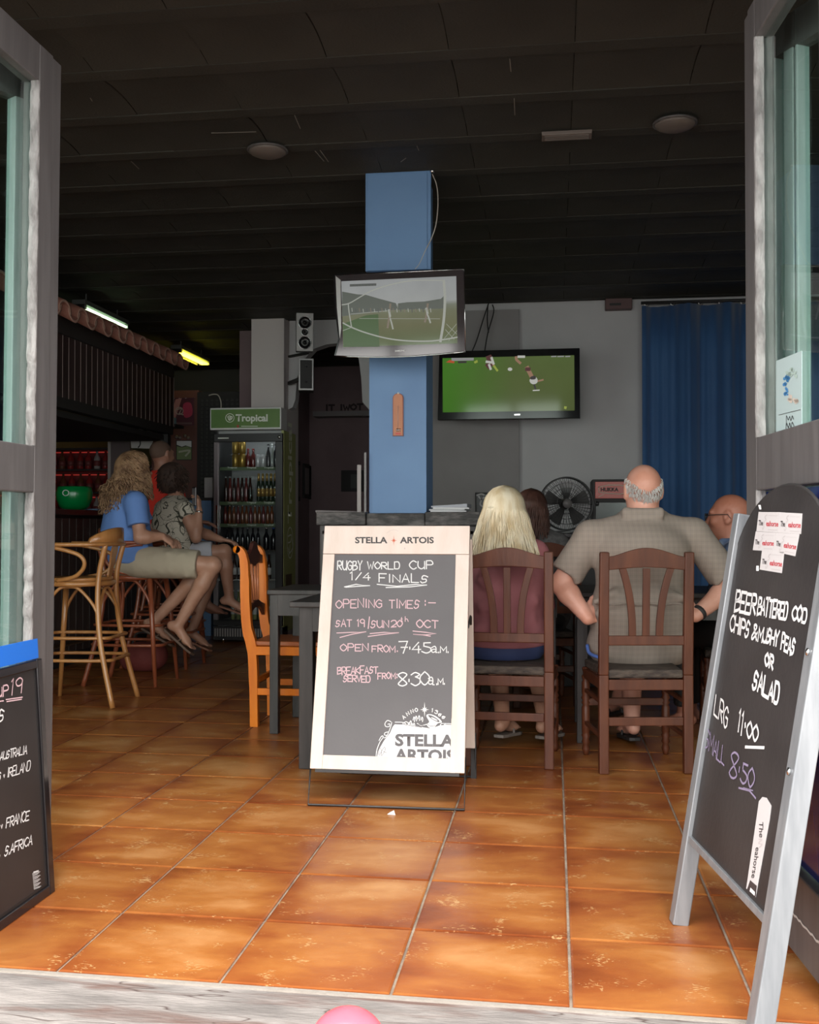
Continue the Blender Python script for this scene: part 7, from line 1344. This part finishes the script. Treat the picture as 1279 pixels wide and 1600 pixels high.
sdf_mesh('hair', [E(hd+_z*.025-dv(.02, .02), (.103, .118, .105), frame(dv(.55, .83)), .03), E(hd-_z*.04-dv(.04, .05), (.085, .07, .07), frame(dv(.55, .83)), .04)], .009, M_dh, p2); rh = random.Random(9); paths = []
for k in range(380):
    a = rh.uniform(-2.2, 2.2); z_ = rh.uniform(-.08, .11); r = math.sqrt(max(.03, 1-((z_-.015)/.122)**2)); o_ = frame(dv(.55, .83))@V((math.sin(a), -math.cos(a), 0)); q = hd+o_*(.112*r)+_z*z_-dv(.015, .02)*.8; tg = V((rh.uniform(-1, 1), rh.uniform(-1, 1), -1)).normalized(); paths.append([q-o_*.01, q+o_*.004+tg*.018, q+o_*.002+tg*.038])
strand_mesh('hair_lock', paths, .006, .002, M_dh, p2, 4)['kind'] = 'stuff'
sandal(p2, aR, tR, dv(.3, 0, 1), mat('tan_sandal', (.22, .09, .05), .6), .95); sandal(p2, aL, tL, dv(.3, 0, 1), mat('tan_sandal', (0, 0, 0)), .95)
MB().lathe([(.030, -.006), (.032, 0), (.030, .006)], wrR+(elR-wrR)*.08, 14, axis=(elR-wrR)).obj('bracelet', M_chrome, p2)
phn = thing('phone', 'dark phone held up in the patterned-blouse woman\'s hand', 'phone', tuple(wrR+dv(-.035, .0, .10)), math.radians(40)); MB().box((-.006, -.036, -.07), (.006, .036, .07)).obj('phone_body', M_gloss_black, phn, bevel=.004); MB().box((-.0068, -.032, -.062), (-.006, .032, .062)).obj('phone_screen', mat('dim_phone_screen', (.25, .25, .26), .2), phn)

# ---------- man in the red shirt
p3 = man('close-cropped man in a bright red T-shirt sitting beyond the two women'); fw3 = dv(.6, .8)
S = dict(neck=A(252, 738, 8.72), chest=A(250, 768, 8.72), belly=A(248, 808, 8.72), pelvis=A(252, 848, 8.72), shL=A(234, 750, 8.83), shR=A(268, 752, 8.60), hipL=A(254, 850, 8.82), hipR=A(262, 850, 8.66), fwd=fw3, pfwd=dv(.9, .4))
elR, wrR = A(282, 800, 8.58), A(310, 815, 8.62); elL, wrL = A(250, 800, 8.95), A(290, 812, 8.9); hd = A(253, 711, 8.74); hp, HL, HR = head_prims(hd, dv(.6, .8), s=1.02); kR, aR = A(325, 858, 8.66), A(322, 940, 8.68); kL, aL = A(318, 860, 8.85), A(312, 940, 8.85)
pr = hp+[C(hd-_z*.05, .060, S['neck']-_z*.02, .064, .03)]+torso(S, 0, 1.1, 1.1, .03)+arm(S['shR'], elR, wrR, 1.1)+arm(S['shL'], elL, wrL, 1.1)+leg(S['hipR'], kR, aR, 1.0)+leg(S['hipL'], kL, aL, 1.0)+hand_prims(wrR, dv(.9, .1, -.1), dv(0, 0, -1), 1, 1, .4)+hand_prims(wrL, dv(.9, .1, -.1), dv(0, 0, -1), -1, 1, .4)+foot_prims(aR, aR+dv(.2, 0, -.05), 1)+foot_prims(aL, aL+dv(.2, 0, -.05), 1)
sdf_mesh('body', pr, .009, SK_dim, p3); cutb = [(A(250, 862, 8.72), -_z)]
sdf_mesh('red_t_shirt', [dict(q, cut=cutb) for q in torso(S, .017, 1.12, 1.12, .03)]+[cutcone(S['shR'], .075, elR, .078, .6), cutcone(S['shL'], .075, elL, .078, .6)], .010, mat('scarlet_jersey', (.80, .045, .025), .8, bump=.2, bscale=12), p3)
sdf_mesh('dark_shorts', [E(S['pelvis']-_z*.02, (.185, .15, .11), frame(dv(.9, .4)), .05), cutcone(S['hipR'], .105, kR, .085, .75), cutcone(S['hipL'], .105, kL, .085, .75)], .010, M_navy, p3)
sdf_mesh('cropped_hair', [E(hd+_z*.030-dv(.010, .014), (.0795, .0965, .088), frame(dv(.6, .8)), .01, cut=[(hd+_z*.01+dv(.05, .06), dv(.55, .8, -.5))])], .007, mat('cropped_hair_brown', (.12, .07, .05), .8), p3)

# ---------- dark-haired woman beyond the blonde, and bald man in glasses
p6 = man('dark-haired woman in a grey top half hidden behind the blonde woman'); fw6 = dv(-.25, 1); D6 = 6.35
S = dict(neck=A(836, 828, D6), chest=A(842, 872, D6), belly=A(842, 915, D6), pelvis=A(842, 958, D6), shL=A(806, 850, D6), shR=A(872, 852, D6), hipL=A(820, 962, D6+.05), hipR=A(862, 962, D6+.05), fwd=fw6, pfwd=fw6)
elL, wrL = A(798, 910, D6+.05), A(815, 915, D6+.25); elR, wrR = A(884, 912, D6+.05), A(868, 915, D6+.25); hd = A(829, 796, D6); hp, HL, HR = head_prims(hd, dv(-.35, 1), s=.98); kL, aL = A(825, 952, D6+.42), A(828, 1060, D6+.38); kR, aR = A(858, 952, D6+.42), A(858, 1060, D6+.38)
pr = hp+[C(hd-_z*.05, .050, S['neck']-_z*.02, .052, .03)]+torso(S)+arm(S['shL'], elL, wrL, .95)+arm(S['shR'], elR, wrR, .95)+leg(S['hipL'], kL, aL)+leg(S['hipR'], kR, aR)+hand_prims(wrL, dv(0, 1), dv(0, 0, -1), 1, .95)+hand_prims(wrR, dv(0, 1), dv(0, 0, -1), -1, .95)+foot_prims(aL, aL+dv(0, .2, -.02))+foot_prims(aR, aR+dv(0, .2, -.02))
sdf_mesh('body', pr, .009, SK_tan, p6)
sdf_mesh('grey_top', torso(S, .016)+[cutcone(S['shL'], .064, elL, .056, .9), cutcone(S['shR'], .064, elR, .056, .9)], .010, mat('grey_speckled_jersey', (.075, .072, .072), .85, col2=(.13, .125, .125), scale=40), p6)
sdf_mesh('dark_trousers', [E(S['pelvis']-_z*.02, (.175, .145, .11), frame(fw6), .05), cutcone(S['hipL'], .10, kL, .075, 1), cutcone(S['hipR'], .10, kR, .075, 1), cutcone(kL, .07, aL, .05, .9), cutcone(kR, .07, aR, .05, .9)], .010, M_black, p6)
sdf_mesh('hair', [E(hd+_z*.02-dv(0, .02), (.088, .105, .102), frame(dv(-.35, 1)), .04), C(hd-dv(0, .05), .07, hd-_z*.17-dv(.01, .06), .055, .04)], .009, mat('brown_hair', (.06, .025, .018), .5, col2=(.11, .05, .035), scale=26), p6)
paths = []; rh = random.Random(12)
for k in range(260):
    a = rh.uniform(-1.9, 1.9); sx, cx = math.sin(a), math.cos(a); ph_ = rh.uniform(0, 6); ln = rh.uniform(.12, .20); b_ = [hd+_z*.125]+[hd+dv(.092*sx*math.sin(t_*1.57), -.015-.115*cx*math.sin(t_*1.57))+_z*(.02+.105*math.cos(t_*1.57)) for t_ in (.4, .8, 1)]+[hd+dv(.092*sx*(1+.15*t_)+.008*math.sin(ph_+t_*7), -.02-.118*cx+.006*math.cos(ph_+t_*7))+_z*(.02-ln*t_) for t_ in (.3, .6, 1)]; paths.append(spline(b_, 3))
strand_mesh('hair_strand', paths, .005, .003, MATS['brown_hair'], p6)['kind'] = 'stuff'
p7 = man('bald man in glasses in a pale blue checked shirt by the curtain'); D7 = 5.38; fw7 = dv(-1, .25)
S = dict(neck=A(1146, 850, D7), chest=A(1160, 895, D7), belly=A(1165, 942, D7), pelvis=A(1165, 985, D7), shL=A(1152, 868, D7-.17), shR=A(1150, 868, D7+.17), hipL=A(1155, 990, D7-.10), hipR=A(1155, 990, D7+.10), fwd=fw7, pfwd=fw7)
elL, wrL = A(1150, 935, D7-.18), A(1095, 940, D7-.05); elR, wrR = A(1140, 935, D7+.2), A(1085, 935, D7+.15); hd = A(1138, 808, D7); hp, HL, HR = head_prims(hd, dv(-.93, .40, -.03), s=1.02)
kL, aL = A(1066, 985, D7+.22), A(1068, 1115, D7+.24); kR, aR = A(1076, 985, D7+.42), A(1078, 1110, D7+.44)
pr = hp+[C(hd-_z*.05, .062, S['neck']-_z*.02, .066, .03)]+torso(S, 0, 1.1, 1.15, .04)+arm(S['shL'], elL, wrL)+arm(S['shR'], elR, wrR)+leg(S['hipL'], kL, aL)+leg(S['hipR'], kR, aR)+hand_prims(wrL, dv(-1, 0), dv(0, 0, -1), -1)+hand_prims(wrR, dv(-1, 0), dv(0, 0, -1), 1)+foot_prims(aL, aL+dv(-.2, 0, -.02))+foot_prims(aR, aR+dv(-.2, 0, -.02))
sdf_mesh('body', pr, .0075, SK_red, p7)
M_bc = mat('pale_blue_check', (.22, .27, .38), .85, col2=(.12, .17, .29), scale=18, detail=0, ramp=(.45, .55)); cutb = [(A(1165, 1010, D7), -_z)]
sdf_mesh('blue_checked_shirt', [dict(q, cut=cutb) for q in torso(S, .018, 1.12, 1.17, .04)]+[cutcone(S['shL'], .072, elL, .074, .8), cutcone(S['shR'], .072, elR, .074, .8), C(A(1128, 846, D7-.05), .018, A(1160, 850, D7-.08), .018, .02)], .009, M_bc, p7)
sdf_mesh('dark_trousers', [E(S['pelvis']-_z*.02, (.185, .16, .11), frame(fw7), .05), cutcone(S['hipL'], .105, kL, .078, 1), cutcone(S['hipR'], .105, kR, .078, 1), cutcone(kL, .072, aL, .05, .9), cutcone(kR, .072, aR, .05, .9)], .010, M_black, p7)
m = MB()
for e_ in (-1, 1):
    m.tube([HL(.034*e_+.022*math.cos(a), .108, .004+.018*math.sin(a)) for a in [k*math.pi/8 for k in range(16)]], .0022, 6, closed=True); m.tube([HL(.057*e_, .106, .010), HL(.083*e_, .05, .014), HL(.087*e_, -.005, .012), HL(.086*e_, -.02, -.01)], .0022, 6)
m.tube([HL(-.012, .11, .01), HL(.012, .11, .01)], .002, 6).obj('glasses', M_black, p7)
# chairs under those two
def plain_under(lab, loc, rz): return dining_chair(lab, loc, rz)
plain_under('dining chair under the dark-haired woman in grey', (A(842, 1000, D6).x, A(842, 1000, D6).y+.02, 0), math.radians(14)); plain_under('dining chair under the bald man in glasses', (A(1165, 1000, D7).x-.01, A(1165, 1000, D7).y, 0), math.radians(85))
